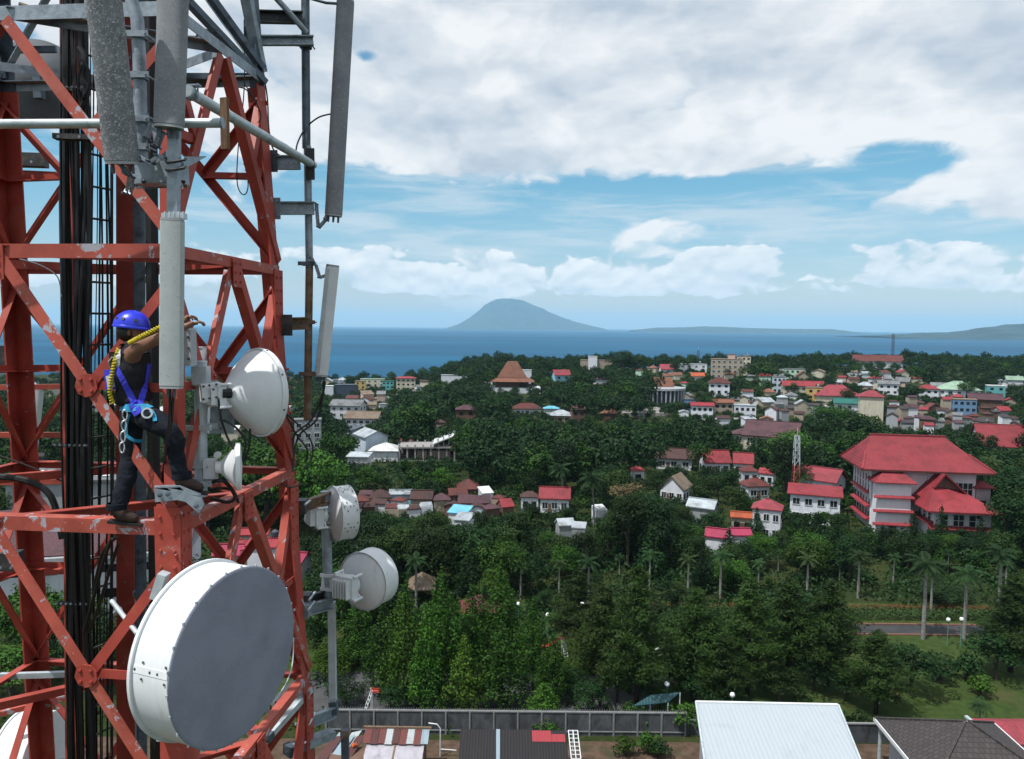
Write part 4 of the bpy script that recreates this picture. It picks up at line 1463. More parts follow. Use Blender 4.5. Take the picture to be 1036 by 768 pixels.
M_GLOVE = mat('glove', (0.45, 0.45, 0.45), 0.85, 0, 0.2, 20, 0.2)
M_STEEL = mat('bright_steel', (0.60, 0.62, 0.64), 0.3, 0.8, 0.08, 20)


def skin_mesh(name, verts, edges, radii, mt, parent, root=0, sub=2, extra=None, folds=0.0):
    """one continuous surface grown over a skeleton of joints"""
    org = parent_origin(parent)
    me = bpy.data.meshes.new(name)
    me.from_pydata([tuple(Vector(v) - org) for v in verts], edges, [])
    o = bpy.data.objects.new(name, me)
    COL.objects.link(o)
    md = o.modifiers.new('skin', 'SKIN')
    md.use_smooth_shade = True
    md.branch_smoothing = 0.6
    sv = me.skin_vertices[0].data
    for i, r in enumerate(radii):
        sv[i].radius = (r, r) if not hasattr(r, '__len__') else r
        sv[i].use_root = (i == root)
    sd = o.modifiers.new('sub', 'SUBSURF')
    sd.levels = sd.render_levels = sub
    dg = bpy.context.evaluated_depsgraph_get()
    m2 = bpy.data.meshes.new_from_object(o.evaluated_get(dg), depsgraph=dg)
    m2.name = name
    o.modifiers.clear()
    o.data = m2
    bpy.data.meshes.remove(me)
    m2.materials.clear()
    m2.materials.append(mt)
    if extra is not None:
        bm = bmesh.new()
        bm.from_mesh(m2)
        for mb in extra:
            vs_ = [bm.verts.new(Vector(v) - org) for v in mb.v]
            for f, s in zip(mb.f, mb.sm):
                try:
                    fc = bm.faces.new([vs_[i] for i in f]); fc.smooth = True
                except ValueError:
                    pass
        bm.to_mesh(m2)
        bm.free()
    if folds:
        from mathutils import noise as mn
        m2.update()
        nv = [v.normal.copy() for v in m2.vertices]
        for v, n_ in zip(m2.vertices, nv):
            p = v.co
            q = Vector((p.x * 7, p.y * 7, p.z * 11))
            v.co = p + n_ * folds * (mn.noise(q) + 0.5 * abs(mn.noise(q * 2.3)) - 0.2)
    m2.polygons.foreach_set('use_smooth', [True] * len(m2.polygons))
    o.parent = parent
    return o


PY = 5.22


def J(px, py, off=0.0):
    """a joint of the worker: pixel position on the worker's own plane, off metres further from the camera"""
    return P(px, py, PY * U + off)


MAN = thing('person', 'worker in blue helmet, black sleeveless shirt, dark jeans and safety harness, standing on the mast', 'person', J(128, 536))
pel, spi, che, nec = J(137, 411), J(133, 390), J(130, 366), J(131, 351)
hd = J(134, 334)
shN, elN, wrN = J(137, 354, -.17), J(163, 341, -.20), J(187, 331, -.10)
shF, elF, wrF = J(134, 353, .17), J(160, 338, .22), J(184, 325, .12)
hiN, knN, anN = J(142, 419, -.09), J(175, 436, -.15), J(184, 485, -.08)
hiF, knF, anF = J(134, 419, .08), J(132, 466, .03), J(118, 516, -.10)


def ellipsoid(c, rx, ry, rz, xd, zd, n=20, cut=None):
    xd = Vector(xd).normalized(); zd = Vector(zd); zd = (zd - xd * zd.dot(xd)).normalized()
    yd = zd.cross(xd)
    mb = MB()
    b = 0
    m = n // 2
    for i in range(m + 1):
        a = PI * i / m
        for j in range(n):
            t = 2 * PI * j / n
            q = (math.sin(a) * math.cos(t), math.sin(a) * math.sin(t), math.cos(a))
            mb.v.append(tuple(c + xd * q[0] * rx + yd * q[1] * ry + zd * q[2] * rz))
    for i in range(m):
        for j in range(n):
            j2 = (j + 1) % n
            mb.face([i * n + j, (i + 1) * n + j, (i + 1) * n + j2, i * n + j2], True)
    return mb


fx = Vector((0.93, 0.36, -0.18)).normalized()      # where the face looks
fz = (UP - fx * UP.dot(fx)).normalized()
fy = fz.cross(fx)
head = [ellipsoid(hd, 0.098, 0.076, 0.118, fx, fz, 24),
        ellipsoid(hd + fx * 0.035 - fz * 0.065, 0.055, 0.052, 0.058, fx, fz, 16),      # jaw
        ellipsoid(hd + fx * 0.100 - fz * 0.020, 0.018, 0.014, 0.026, fx, fz, 10),      # nose
        ellipsoid(hd + fx * 0.082 - fz * 0.058, 0.014, 0.026, 0.009, fx, fz, 10),      # mouth
        ellipsoid(hd - fy * 0.077 - fz * 0.02 - fx * 0.012, 0.016, 0.008, 0.030, fx, fz, 10),
        ellipsoid(hd + fy * 0.077 - fz * 0.02 - fx * 0.012, 0.016, 0.008, 0.030, fx, fz, 10)]
body_v = [pel, spi, che, nec, hd - fz * 0.05, shN, elN, wrN, shF, elF, wrF, hiN, knN, anN, hiF, knF, anF]
body_e = [(0, 1), (1, 2), (2, 3), (3, 4), (2, 5), (5, 6), (6, 7), (2, 8), (8, 9), (9, 10), (0, 11), (11, 12), (12, 13), (0, 14), (14, 15), (15, 16)]
body_r = [.11, .105, .125, .058, .06, .058, .045, .032, .058, .045, .032, .085, .056, .042, .085, .056, .042]
# hands: palm plus five bent fingers each
hands = []
for wr, el, s in ((wrN, elN, 1), (wrF, elF, -1)):
    a = (wr - el).normalized()
    sd = a.cross(UP).normalized() * s
    dn = sd.cross(a).normalized()
    if dn.z > 0:
        dn = -dn
    palm = wr + a * 0.055
    iw = len(body_v)
    body_v.append(wr + a * 0.04); body_r.append((.034, .022)); body_e.append((7 if s == 1 else 10, iw))
    body_v.append(wr + a * 0.085); body_r.append((.036, .018)); body_e.append((iw, iw + 1))
    for k, L in enumerate((0.072, 0.082, 0.078, 0.062)):
        b0 = wr + a * 0.085 + sd * (k - 1.5) * 0.019
        mb = MB().tube([b0 - a * 0.01, b0 + a * L * 0.45 + dn * 0.004, b0 + a * L * 0.75 + dn * 0.026, b0 + a * L * 0.78 + dn * 0.05], [0.0095, 0.009, 0.0085, 0.006], 8)
        hands.append(mb)
    b0 = wr + a * 0.04 - sd * 0.03
    hands.append(MB().tube([b0, b0 - sd * 0.022 + a * 0.02, b0 - sd * 0.026 + a * 0.05 + dn * 0.012, b0 - sd * 0.020 + a * 0.072 + dn * 0.02], [0.012, 0.011, 0.010, 0.007], 8))
BODY = skin_mesh('body', body_v, body_e, body_r, M_SKIN, MAN, extra=head + hands)
SHIRT = skin_mesh('shirt', [J(137, 413), J(134, 398), J(131, 378), J(131, 362), J(131, 352), J(137, 354, -.155), J(134, 353, .155)],
                  [(0, 1), (1, 2), (2, 3), (3, 4), (3, 5), (3, 6)], [.158, .160, .170, .170, .085, .088, .088], M_SHIRT, MAN, root=2, sub=3, folds=0.014)
JEANS = skin_mesh('jeans', [J(137, 405), J(138, 414), hiN, J(158, 427, -.12), knN, J(179, 460, -.11), J(184, 486, -.08), hiF, J(133, 442, .05), knF, J(126, 491, -.04), J(119, 515, -.09)],
                  [(0, 1), (1, 2), (2, 3), (3, 4), (4, 5), (5, 6), (1, 7), (7, 8), (8, 9), (9, 10), (10, 11)],
                  [.150, .155, .118, .102, .085, .076, .066, .115, .100, .082, .078, .072], M_JEANS, MAN, root=1, sub=3, folds=0.018)
for an, dr in ((anN, Vector((0.93, 0.30, -0.10))), (anF, Vector((0.97, 0.20, -0.12)))):
    dr.normalize()
    heel = an - UP * 0.06 - dr * 0.03
    b = skin_mesh('boot', [an + UP * 0.05, an - UP * 0.03, an - UP * 0.05 - dr * 0.045, an - UP * 0.055 + dr * 0.09, an - UP * 0.065 + dr * 0.175],
                  [(0, 1), (1, 2), (1, 3), (3, 4)], [.062, .060, .048, .052, .044], M_BOOT, MAN, root=1)
    mb = MB()
    mb.bar(an - UP * 0.096 - dr * 0.062, an - UP * 0.106 + dr * 0.200, 0.088, 0.022, UP)
    s_ = mb.build('sole', M_SOLE, b)
    cf = MB().lathe([(0.072, 0), (0.078, 0.005), (0.078, 0.05), (0.070, 0.055)], an + UP * 0.005, UP, 16).build('trouser_cuff', MATS['dark_jeans'], MAN)
# hair at the nape and the helmet
ellipsoid(hd - fx * 0.022 - fz * 0.022, 0.092, 0.080, 0.085, fx, fz, 20).build('hair', M_HAIR, MAN)
HC = hd + fz * 0.028 - fx * 0.012
hx, hz = (fx + fz * 0.05).normalized(), fz
mb = MB()
n, m = 32, 10
hyv = hz.cross(hx)
for i in range(m + 1):
    a = PI / 2 * i / m
    for j in range(n):
        t = 2 * PI * j / n
        rr = math.sin(a) if i else 0.0
        ridge = 0.006 * max(0, math.cos(t * 1.0)) * 0 + (0.006 if abs(math.sin(t)) < 0.25 else 0)
        mb.v.append(tuple(HC + hx * math.cos(t) * rr * 0.138 + hyv * math.sin(t) * rr * 0.112 + hz * (math.cos(a) * 0.128 + ridge - (0.018 if i == m else 0) * (1 if math.cos(t) < 0.3 else 0))))
for i in range(m):
    for j in range(n):
        j2 = (j + 1) % n
        mb.face([i * n + j, (i + 1) * n + j, (i + 1) * n + j2, i * n + j2], True)
HEL = mb.build('helmet', M_HELMET, MAN, 60)
mb = MB()
mb.lathe([(0.108, -0.012), (0.122, -0.012), (0.126, -0.002), (0.118, 0.010)], HC, hz, 32)
for k, v in enumerate(mb.v):
    d = Vector(v) - HC
    x, y, z_ = d.dot(hx), d.dot(hyv), d.dot(hz)
    mb.v[k] = tuple(HC + hx * (x * 1.13 + (0.022 if x > 0.06 else 0)) + hyv * y * 0.95 + hz * (z_ - 0.004))
mb.build('brim', M_HELMET, HEL, 60)
for t in (2.6, 3.6, 4.2, 5.0):
    d = hx * math.cos(t) * 0.120 + hyv * math.sin(t) * 0.098
    c = HC + d + hz * 0.052
    mb = MB().bar(c - d.cross(hz).normalized() * 0.014, c + d.cross(hz).normalized() * 0.014, 0.022, 0.016, (d + hz * 0.05))
    mb.build('vent', M_DARKBOX, HEL)
MB().tube([HC - hyv * 0.105 - hx * 0.0, HC - hyv * 0.088 - hz * 0.07 + hx * 0.02, HC - hz * 0.135 + hx * 0.06, HC + hyv * 0.088 - hz * 0.07 + hx * 0.02, HC + hyv * 0.105], 0.005, 6).build('chin_strap', M_DARKBOX, HEL)

# webbing laid on the clothes
bpy.context.view_layer.update()
_v, _f = [], []
for o in (BODY, SHIRT, JEANS):
    b0 = len(_v)
    og = parent_origin(MAN)
    _v += [tuple(Vector(v.co) + og) for v in o.data.vertices]
    _f += [[i + b0 for i in p.vertices] for p in o.data.polygons]
BVH = BVHTree.FromPolygons(_v, _f)


def webbing(name, path, w, mt, parent, th=0.006, side=(0, -1, 0), tube=None):
    """a strap that follows the surface of the clothes along points given as (pixel x, pixel y)"""
    eye = Vector((0, 0, CAMH))
    pts, nrs = [], []
    for (x0, y0), (x1, y1) in zip(path, path[1:]):
        st = max(3, int(math.hypot(x1 - x0, y1 - y0) / 2))
        for i in range(st):
            d = ray(x0 + (x1 - x0) * i / st, y0 + (y1 - y0) * i / st).normalized()
            h = BVH.ray_cast(eye, d)
            if h[0] is not None:
                nn = h[1]
                if nn.dot(d) > 0: nn = -nn
                pts.append(h[0] + nn * 0.006); nrs.append(nn)
    if len(pts) < 3:
        return None
    for _ in range(2):
        pts = [pts[0]] + [(pts[i - 1] + pts[i] * 2 + pts[i + 1]) / 4 for i in range(1, len(pts) - 1)] + [pts[-1]]
    mb = MB()
    if tube:
        mb.tube([p + n_ * tube for p, n_ in zip(pts, nrs)], tube, 7)
        return mb.build(name, mt, parent)
    L = []
    for i, p in enumerate(pts):
        tg = (pts[min(i + 1, len(pts) - 1)] - pts[max(i - 1, 0)]).normalized()
        sd = tg.cross(nrs[i]).normalized()
        L.append((p + sd * w / 2, p - sd * w / 2, p - sd * w / 2 + nrs[i] * th, p + sd * w / 2 + nrs[i] * th))
    for q in L:
        mb.v += [tuple(x) for x in q]
    for i in range(len(L) - 1):
        a, b = i * 4, i * 4 + 4
        for k in range(4):
            k2 = (k + 1) % 4
            mb.face([a + k, a + k2, b + k2, b + k], False)
    mb.face([0, 1, 2, 3]); e = (len(L) - 1) * 4; mb.face([e + 3, e + 2, e + 1, e])
    return mb.build(name, mt, parent)


belt = webbing('belt', [(117, 411), (127, 413), (140, 413), (154, 411)], 0.060, M_CYAN, MAN)
webbing('harness_strap', [(119, 373), (126, 387), (134, 403), (139, 416)], 0.048, M_HARN, MAN)
webbing('harness_strap', [(150, 368), (147, 388), (142, 406), (138, 420)], 0.048, M_HARN, MAN)
webbing('harness_strap', [(121, 356), (119, 366), (119, 374)], 0.045, M_PALE, MAN)
webbing('harness_strap', [(134, 407), (142, 421)], 0.075, M_HARN, MAN, 0.012)
webbing('leg_loop', [(153, 416), (157, 423), (157, 428)], 0.030, M_CYAN, MAN)
webbing('leg_loop', [(131, 418), (128, 430), (128, 441), (135, 446), (145, 446)], 0.026, M_CYAN, MAN)
mb = MB().lathe([(0.030, -0.008), (0.044, -0.008), (0.044, 0.008), (0.030, 0.008), (0.030, -0.008)], J(149, 418, -.21), (0.2, -1, 0.2), 20)
mb.build('buckle', M_STEEL, MAN)
for i in range(4):
    c = J(126.5 - i * 1.0, 420 + i * 11, -.16 - 0.005 * i)
    mb = MB()
    ring = [c + Vector((0.020 * math.cos(a), 0.004 * math.sin(2 * a), 0.042 * math.sin(a))) for a in [2 * PI * k / 16 for k in range(17)]]
    mb.tube(ring, 0.006, 6)
    mb.build('carabiner', M_STEEL, MAN)


def coil(name, path, r, tr, turns, mt, parent):
    """stretchy lanyard: a tight wave along a path"""
    pts = [Vector(p) for p in path]
    seg = [(b - a).length for a, b in zip(pts, pts[1:])]
    tot = sum(seg)
    N = turns * 8
    out = []
    for k in range(N + 1):
        d = tot * k / N
        i = 0
        while i < len(seg) - 1 and d > seg[i]:
            d -= seg[i]; i += 1
        p = pts[i].lerp(pts[i + 1], d / seg[i])
        a = 2 * PI * k / 8
        ax = (pts[i + 1] - pts[i]).normalized()
        u = ax.orthogonal().normalized(); w = ax.cross(u)
        out.append(p + (u * math.cos(a) + w * math.sin(a)) * r)
    return MB().tube(out, tr, 6).build(name, mt, parent)


coil('lanyard', [J(120, 353, -.10), J(116, 366, -.17), J(112, 385, -.18), J(111, 398, -.16), J(114, 408, -.15)], 0.012, 0.008, 20, M_YEL, MAN)
coil('lanyard', [J(131, 347, -.20), J(140, 342, -.27), J(150, 337, -.27), J(162, 331, -.22), J(186, 322, -.15)], 0.012, 0.0085, 24, M_YEL, MAN)
mb = MB().bar(J(112, 374, -.1), J(114, 394, -.1), 0.08, 0.06, (0, 1, 0))
bag = mb.build('tool_pouch', M_HARN, MAN)
MB().bar(J(111, 380, -.14), J(113, 392, -.14), 0.05, 0.03, (0, 1, 0)).build('label_patch', M_PALE, bag)
MB().tube([J(112, 373, -.12), J(110, 366, -.14), J(114, 361, -.14), J(117, 366, -.14), J(116, 373, -.12)], 0.008, 7).build('ring', M_STEEL, MAN)

# ------------------------------------------------------------------ buildings
GUARD = []          # (x0, y0, x1, y1, distance): parts of the view that trees in front must leave open
_mc = {}


def roof_mat(key):
    if key in _mc:
        return _mc[key]
    col, d = {
        'red': ((0.25, 0.030, 0.040), (0.17, 0.022, 0.028)), 'pink': ((0.25, 0.038, 0.054), (0.18, 0.030, 0.04)),
        'magenta': ((0.30, 0.028, 0.075), (0.22, 0.025, 0.055)), 'brown': ((0.062, 0.026, 0.024), (0.035, 0.018, 0.018)),
        'purple': ((0.080, 0.034, 0.044), (0.045, 0.022, 0.028)), 'violet': ((0.12, 0.045, 0.10), (0.08, 0.03, 0.07)),
        'rust': ((0.115, 0.028, 0.024), (0.055, 0.020, 0.018)), 'orange': ((0.40, 0.085, 0.030), (0.25, 0.06, 0.03)),
        'terra': ((0.19, 0.075, 0.045), (0.12, 0.05, 0.032)), 'grey': ((0.17, 0.185, 0.20), (0.09, 0.09, 0.09)),
        'pale': ((0.36, 0.41, 0.46), (0.20, 0.22, 0.23)), 'white': ((0.56, 0.59, 0.62), (0.42, 0.43, 0.42)),
        'cyan': ((0.13, 0.42, 0.58), (0.10, 0.30, 0.42)), 'teal': ((0.015, 0.12, 0.10), (0.012, 0.08, 0.07)),
        'green': ((0.24, 0.36, 0.27), (0.18, 0.26, 0.2)), 'dark': ((0.045, 0.038, 0.040), (0.025, 0.022, 0.022)),
        'slate': ((0.07, 0.09, 0.12), (0.04, 0.05, 0.06)), 'tan': ((0.20, 0.16, 0.12), (0.15, 0.10, 0.07)),
    }[key]
    m, k, b, _ = new_mat('roof_' + key)
    tc = k.n('ShaderNodeTexCoord')
    v = tc.outputs['Object']
    oi = k.n('ShaderNodeObjectInfo')
    off = k.xyz(k.m('MULTIPLY', oi.outputs['Random'], 50.0), k.m('MULTIPLY', oi.outputs['Random'], 31.0), 0.0)
    va = k.n('ShaderNodeVectorMath', operation='ADD'); k.put(va.inputs[0], v); k.put(va.inputs[1], off)
    n = k.noise(va.outputs[0], 0.35, 6, 0.65, 0.4)
    f = k.noise(va.outputs[0], 2.6, 5, 0.7)
    c = k.mix(k.mr(n, 0.40, 0.68), rgba(col), rgba(d))
    st_ = k.n('ShaderNodeMapping'); st_.inputs['Scale'].default_value = (2.2, 0.25, 0.25); k.put(st_.inputs[0], va.outputs[0])
    c = k.mix(k.mr(k.noise(st_.outputs[0], 0.8, 6, 0.7), 0.50, 0.78, 0, 0.65), c, rgba([x * 0.55 + 0.03 for x in d]))
    fv = k.mr(f, 0.3, 0.7, 0.82, 1.15, False)
    rv = k.mr(oi.outputs['Random'], 0, 1, 0.85, 1.12, False)
    fr = k.m('MULTIPLY', fv, rv)
    c = k.mix(1.0, c, k.xyz(fr, fr, fr), 'MULTIPLY')
    k.put(b.inputs['Base Color'], c)
    b.inputs['Roughness'].default_value = 0.65
    b.inputs['Specular IOR Level'].default_value = 0.3
    w = k.n('ShaderNodeTexWave', wave_type='BANDS', bands_direction='X')
    k.put(w.inputs['Vector'], v)
    w.inputs['Scale'].default_value = 1.1
    w2 = k.n('ShaderNodeTexWave', wave_type='BANDS', bands_direction='Z', wave_profile='SAW')
    k.put(w2.inputs['Vector'], v)
    w2.inputs['Scale'].default_value = 0.9
    bp = k.n('ShaderNodeBump')
    bp.inputs['Strength'].default_value = 0.5
    bp.inputs['Distance'].default_value = 0.06
    k.put(bp.inputs['Height'], k.m('ADD', w.outputs[1], w2.outputs[1]))
    k.put(b.inputs['Normal'], bp.outputs[0])
    _mc[key] = m
    return m


def wall_mat(key):
    k_ = 'wall_' + key
    if k_ in _mc:
        return _mc[k_]
    col = {'white': (0.60, 0.63, 0.69), 'cream': (0.50, 0.47, 0.38), 'grey': (0.30, 0.32, 0.34), 'blue': (0.12, 0.22, 0.36), 'lightblue': (0.25, 0.48, 0.62),
           'slate': (0.045, 0.06, 0.09), 'yellow': (0.50, 0.36, 0.14), 'beige': (0.33, 0.285, 0.23), 'brown': (0.13, 0.08, 0.06), 'teal': (0.12, 0.36, 0.38),
           'mint': (0.40, 0.58, 0.48), 'green': (0.015, 0.10, 0.055), 'pinkish': (0.48, 0.36, 0.32), 'paleblue': (0.48, 0.56, 0.66), 'concrete': (0.26, 0.25, 0.245)}[key]
    m = mat(k_, col, 0.85, 0, 0.07, 0.8, 0.0, dirt=tuple(c * 0.5 for c in col), dscale=0.9, dlo=0.50, dhi=0.80, stretch=(1.6, 1.6, 0.35), inst=0.08, spec=0.2)
    _mc[k_] = m
    return m


M_GLASS = mat('window_glass', (0.018, 0.022, 0.027), 0.18, 0, 0.3, 0.5, inst=0.5)
M_FRAME = mat('window_frame', (0.55, 0.58, 0.60), 0.6)


def roof_solid(mb, kind, w, d, rise, o, z, th=0.18):
    """closed roof solid standing on height z; x across, y deep"""
    W2, D2 = w / 2 + o, d / 2 + o
    if kind == 'flat':
        mb.box((0, 0, z + 0.2), (w + 0.3, d + 0.3, 0.4))
        return
    if kind == 'shed':
        mb.prism([(-W2, -D2, z), (-W2, D2, z + rise), (-W2, D2, z + rise + th), (-W2, -D2, z + th)], (2 * W2, 0, 0))
        return
    if kind == 'gable':                      # ridge across
        mb.prism([(-W2, -D2, z - 0.05), (-W2, -D2, z + th), (-W2, 0, z + rise + th), (-W2, D2, z + th), (-W2, D2, z - 0.05), (-W2, 0, z + rise - 0.05)], (2 * W2, 0, 0))
        return
    if kind == 'front':                      # gable towards the viewer
        mb.prism([(-W2, -D2, z - 0.05), (-W2, -D2, z + th), (0, -D2, z + rise + th), (W2, -D2, z + th), (W2, -D2, z - 0.05), (0, -D2, z + rise - 0.05)], (0, 2 * D2, 0))
        return
    # hip
    if w >= d:
        r = max(0.2, (w - d) / 2)
        rp = [(-r, 0, z + rise + th), (r, 0, z + rise + th)]
    else:
        r = max(0.2, (d - w) / 2)
        rp = [(0, -r, z + rise + th), (0, r, z + rise + th)]
    b = len(mb.v)
    base = [(-W2, -D2), (W2, -D2), (W2, D2), (-W2, D2)]
    mb.v += [(x, y, z) for x, y in base] + [(x, y, z + th) for x, y in base] + rp
    mb.face([b + 3, b + 2, b + 1, b])
    for i in range(4):
        j = (i + 1) % 4
        mb.face([b + i, b + j, b + 4 + j, b + 4 + i])
    A, B_ = b + 8, b + 9
    if w >= d:
        mb.face([b + 4, b + 5, B_, A]); mb.face([b + 5, b + 6, B_]); mb.face([b + 6, b + 7, A, B_]); mb.face([b + 7, b + 4, A])
    else:
        mb.face([b + 4, b + 5, A]); mb.face([b + 5, b + 6, B_, A]); mb.face([b + 6, b + 7, B_]); mb.face([b + 7, b + 4, A, B_])


def wall_solid(mb, w, d, h, kind='hip', rise=0):
    if kind == 'gable':
        mb.prism([(-w / 2, -d / 2, -4), (-w / 2, -d / 2, h), (-w / 2, 0, h + rise), (-w / 2, d / 2, h), (-w / 2, d / 2, -4)], (w, 0, 0))
    elif kind == 'front':
        mb.prism([(-w / 2, -d / 2, -4), (-w / 2, -d / 2, h), (0, -d / 2, h + rise), (w / 2, -d / 2, h), (w / 2, -d / 2, -4)], (0, d, 0))
    elif kind == 'shed':
        mb.prism([(-w / 2, -d / 2, -4), (-w / 2, -d / 2, h), (-w / 2, d / 2, h + rise), (-w / 2, d / 2, -4)], (w, 0, 0))
    else:
        mb.box((0, 0, h / 2 - 2), (w, d, h + 4))


def site(px, py, H):
    """ground point whose spot H metres up is seen at a pixel"""
    d = ray(px, py)
    t = 55.0
    while t < 1300:
        p = d * (t / d.y) + Vector((0, 0, CAMH))
        if p.z - terrain(p.x, p.y) <= H:
            break
        t += 0.5
    return Vector((p.x, p.y, terrain(p.x, p.y)))


def add_windows(t, w, d, h, st, n, ww=1.1, wh=1.2, frame=False, sides=True, name='window', nside=None):
    fh = h / st
    for s in range(st):
        z = fh * s + fh * 0.52
        for i in range(n):
            x = w * ((i + 0.5) / n - 0.5)
            o = MB().box((x, -d / 2 - 0.02, z), (ww, 0.10, wh)).build(name, M_GLASS, t)
            if frame:
                mb = MB()
                for k in (-1, 1):
                    mb.box((x + k * (ww / 2 + 0.05), -d / 2 - 0.03, z), (0.10, 0.16, wh + 0.2))
                mb.box((x, -d / 2 - 0.03, z - wh / 2 - 0.06), (ww, 0.2, 0.10))
                mb.box((x, -d / 2 - 0.03, z + wh / 2 + 0.05), (ww, 0.16, 0.10))
                mb.box((x, -d / 2 - 0.05, z), (0.07, 0.10, wh))
                mb.build('frame', M_FRAME, o)
        if sides:
            m = nside or max(1, int(n * d / w))
            for i in range(m):
                y = d * ((i + 0.5) / m - 0.5)
                for k in (-1, 1):
                    MB().box((k * (w / 2 + 0.02), y, z), (0.10, ww, wh)).build(name, M_GLASS, t)


def guard(pts, Y, pad=0.0, cut=0.0):
    q = [proj(p) for p in pts]
    q = [a for a in q if a]
    x0, x1 = min(a[0] for a in q), max(a[0] for a in q)
    y0, y1 = min(a[1] for a in q), max(a[1] for a in q)
    GUARD.append((x0 + pad, y0, x1 - pad, y1 - (y1 - y0) * cut, Y))


def house(name, label, cat, px, py, wpx, st, kind, rm, wm, yaw=0.0, ratio=0.75, pitch=0.5, nwin=None, show=None, group=None, floor=3.0, over=0.7, H=None):
    """px, py: middle of the front eave in the photo; wpx: eave width there; show: pixels of wall seen below the eave"""
    h = H or st * floor
    s = site(px, py, h)
    w = wpx / FPX * s.y
    d = w * ratio
    w_ = max(2.5, w - 2 * over * min(1, w / 12))
    d_ = max(2.5, d - 2 * over * min(1, w / 12))
    ov = (w - w_) / 2
    rise = pitch * min(w, d) / 2 if kind in ('hip',) else pitch * (d if kind in ('gable', 'shed') else w) / 2
    t = thing(name, label, cat, (0, 0, 0), group)
    mb = MB(); wall_solid(mb, w_, d_, h, kind, rise * 0.97); mb.build('wall', wall_mat(wm), t)
    mb = MB(); roof_solid(mb, kind, w_, d_, rise, ov, h + 0.01)
    r = mb.build('roof', roof_mat(rm), t)
    if kind in ('hip', 'gable') and wpx > 20:
        rl = max(0.2, (w_ - d_) / 2) if kind == 'hip' else w_ / 2 + ov
        MB().box((0, 0, h + rise + 0.22), (2 * rl, 0.35, 0.16)).build('ridge_cap', roof_mat(rm), r)
    n = nwin if nwin is not None else (0 if wpx < 15 else max(2, int(wpx / 7)))
    if n:
        add_windows(t, w_, d_, h, st, n, min(1.5, w_ / n * 0.55), 1.25, frame=wpx >= 26, sides=wpx > 18)
        if wpx > 20:
            MB().box((w_ * (0.5 / n - 0.5) + w_ / n * 0.5, -d_ / 2 - 0.03, 1.0), (0.95, 0.10, 2.0)).build('door', wall_mat('brown'), t)
    if st >= 2 and wpx > 13 and H is None and int(px * 7 + py * 3) % 5 < 2:
        mb = MB().lathe([(0.5, 0), (0.55, 0.1), (0.55, 1.1), (0.3, 1.35), (0.001, 1.4)], (w_ * 0.28, d_ * 0.12, h + rise * 0.55 + 0.4), UP, 10, True)
        for a_ in (0, 1, 2):
            mb.bar((w_ * 0.28 + 0.35 * math.cos(a_ * 2.1), d_ * 0.12 + 0.35 * math.sin(a_ * 2.1), h - 0.5), (w_ * 0.28 + 0.35 * math.cos(a_ * 2.1), d_ * 0.12 + 0.35 * math.sin(a_ * 2.1), h + rise * 0.55 + 0.42), 0.1, 0.1)
        mb.build('water_tank', roof_mat(('terra', 'slate', 'pale', 'grey')[int(px) % 4]), t)
    loc = Vector((s.x, s.y + d / 2, terrain(s.x, s.y + d / 2)))
    loc.z = s.z
    t.location = loc
    view = math.atan2(s.x, s.y)
    t.rotation_euler = (0, 0, RAD(yaw) - view * 0.6)
    sh = 0 if show is None else show
    f_ = sh / FPX * s.y
    pts = []
    for sx in (-1, 1):
        pts.append(Vector((s.x + sx * w / 2, s.y, s.z + h - f_)))
        pts.append(Vector((s.x + sx * w / 2, s.y, s.z + h + rise * 0.9)))
    guard(pts, s.y, pad=1)
    return t


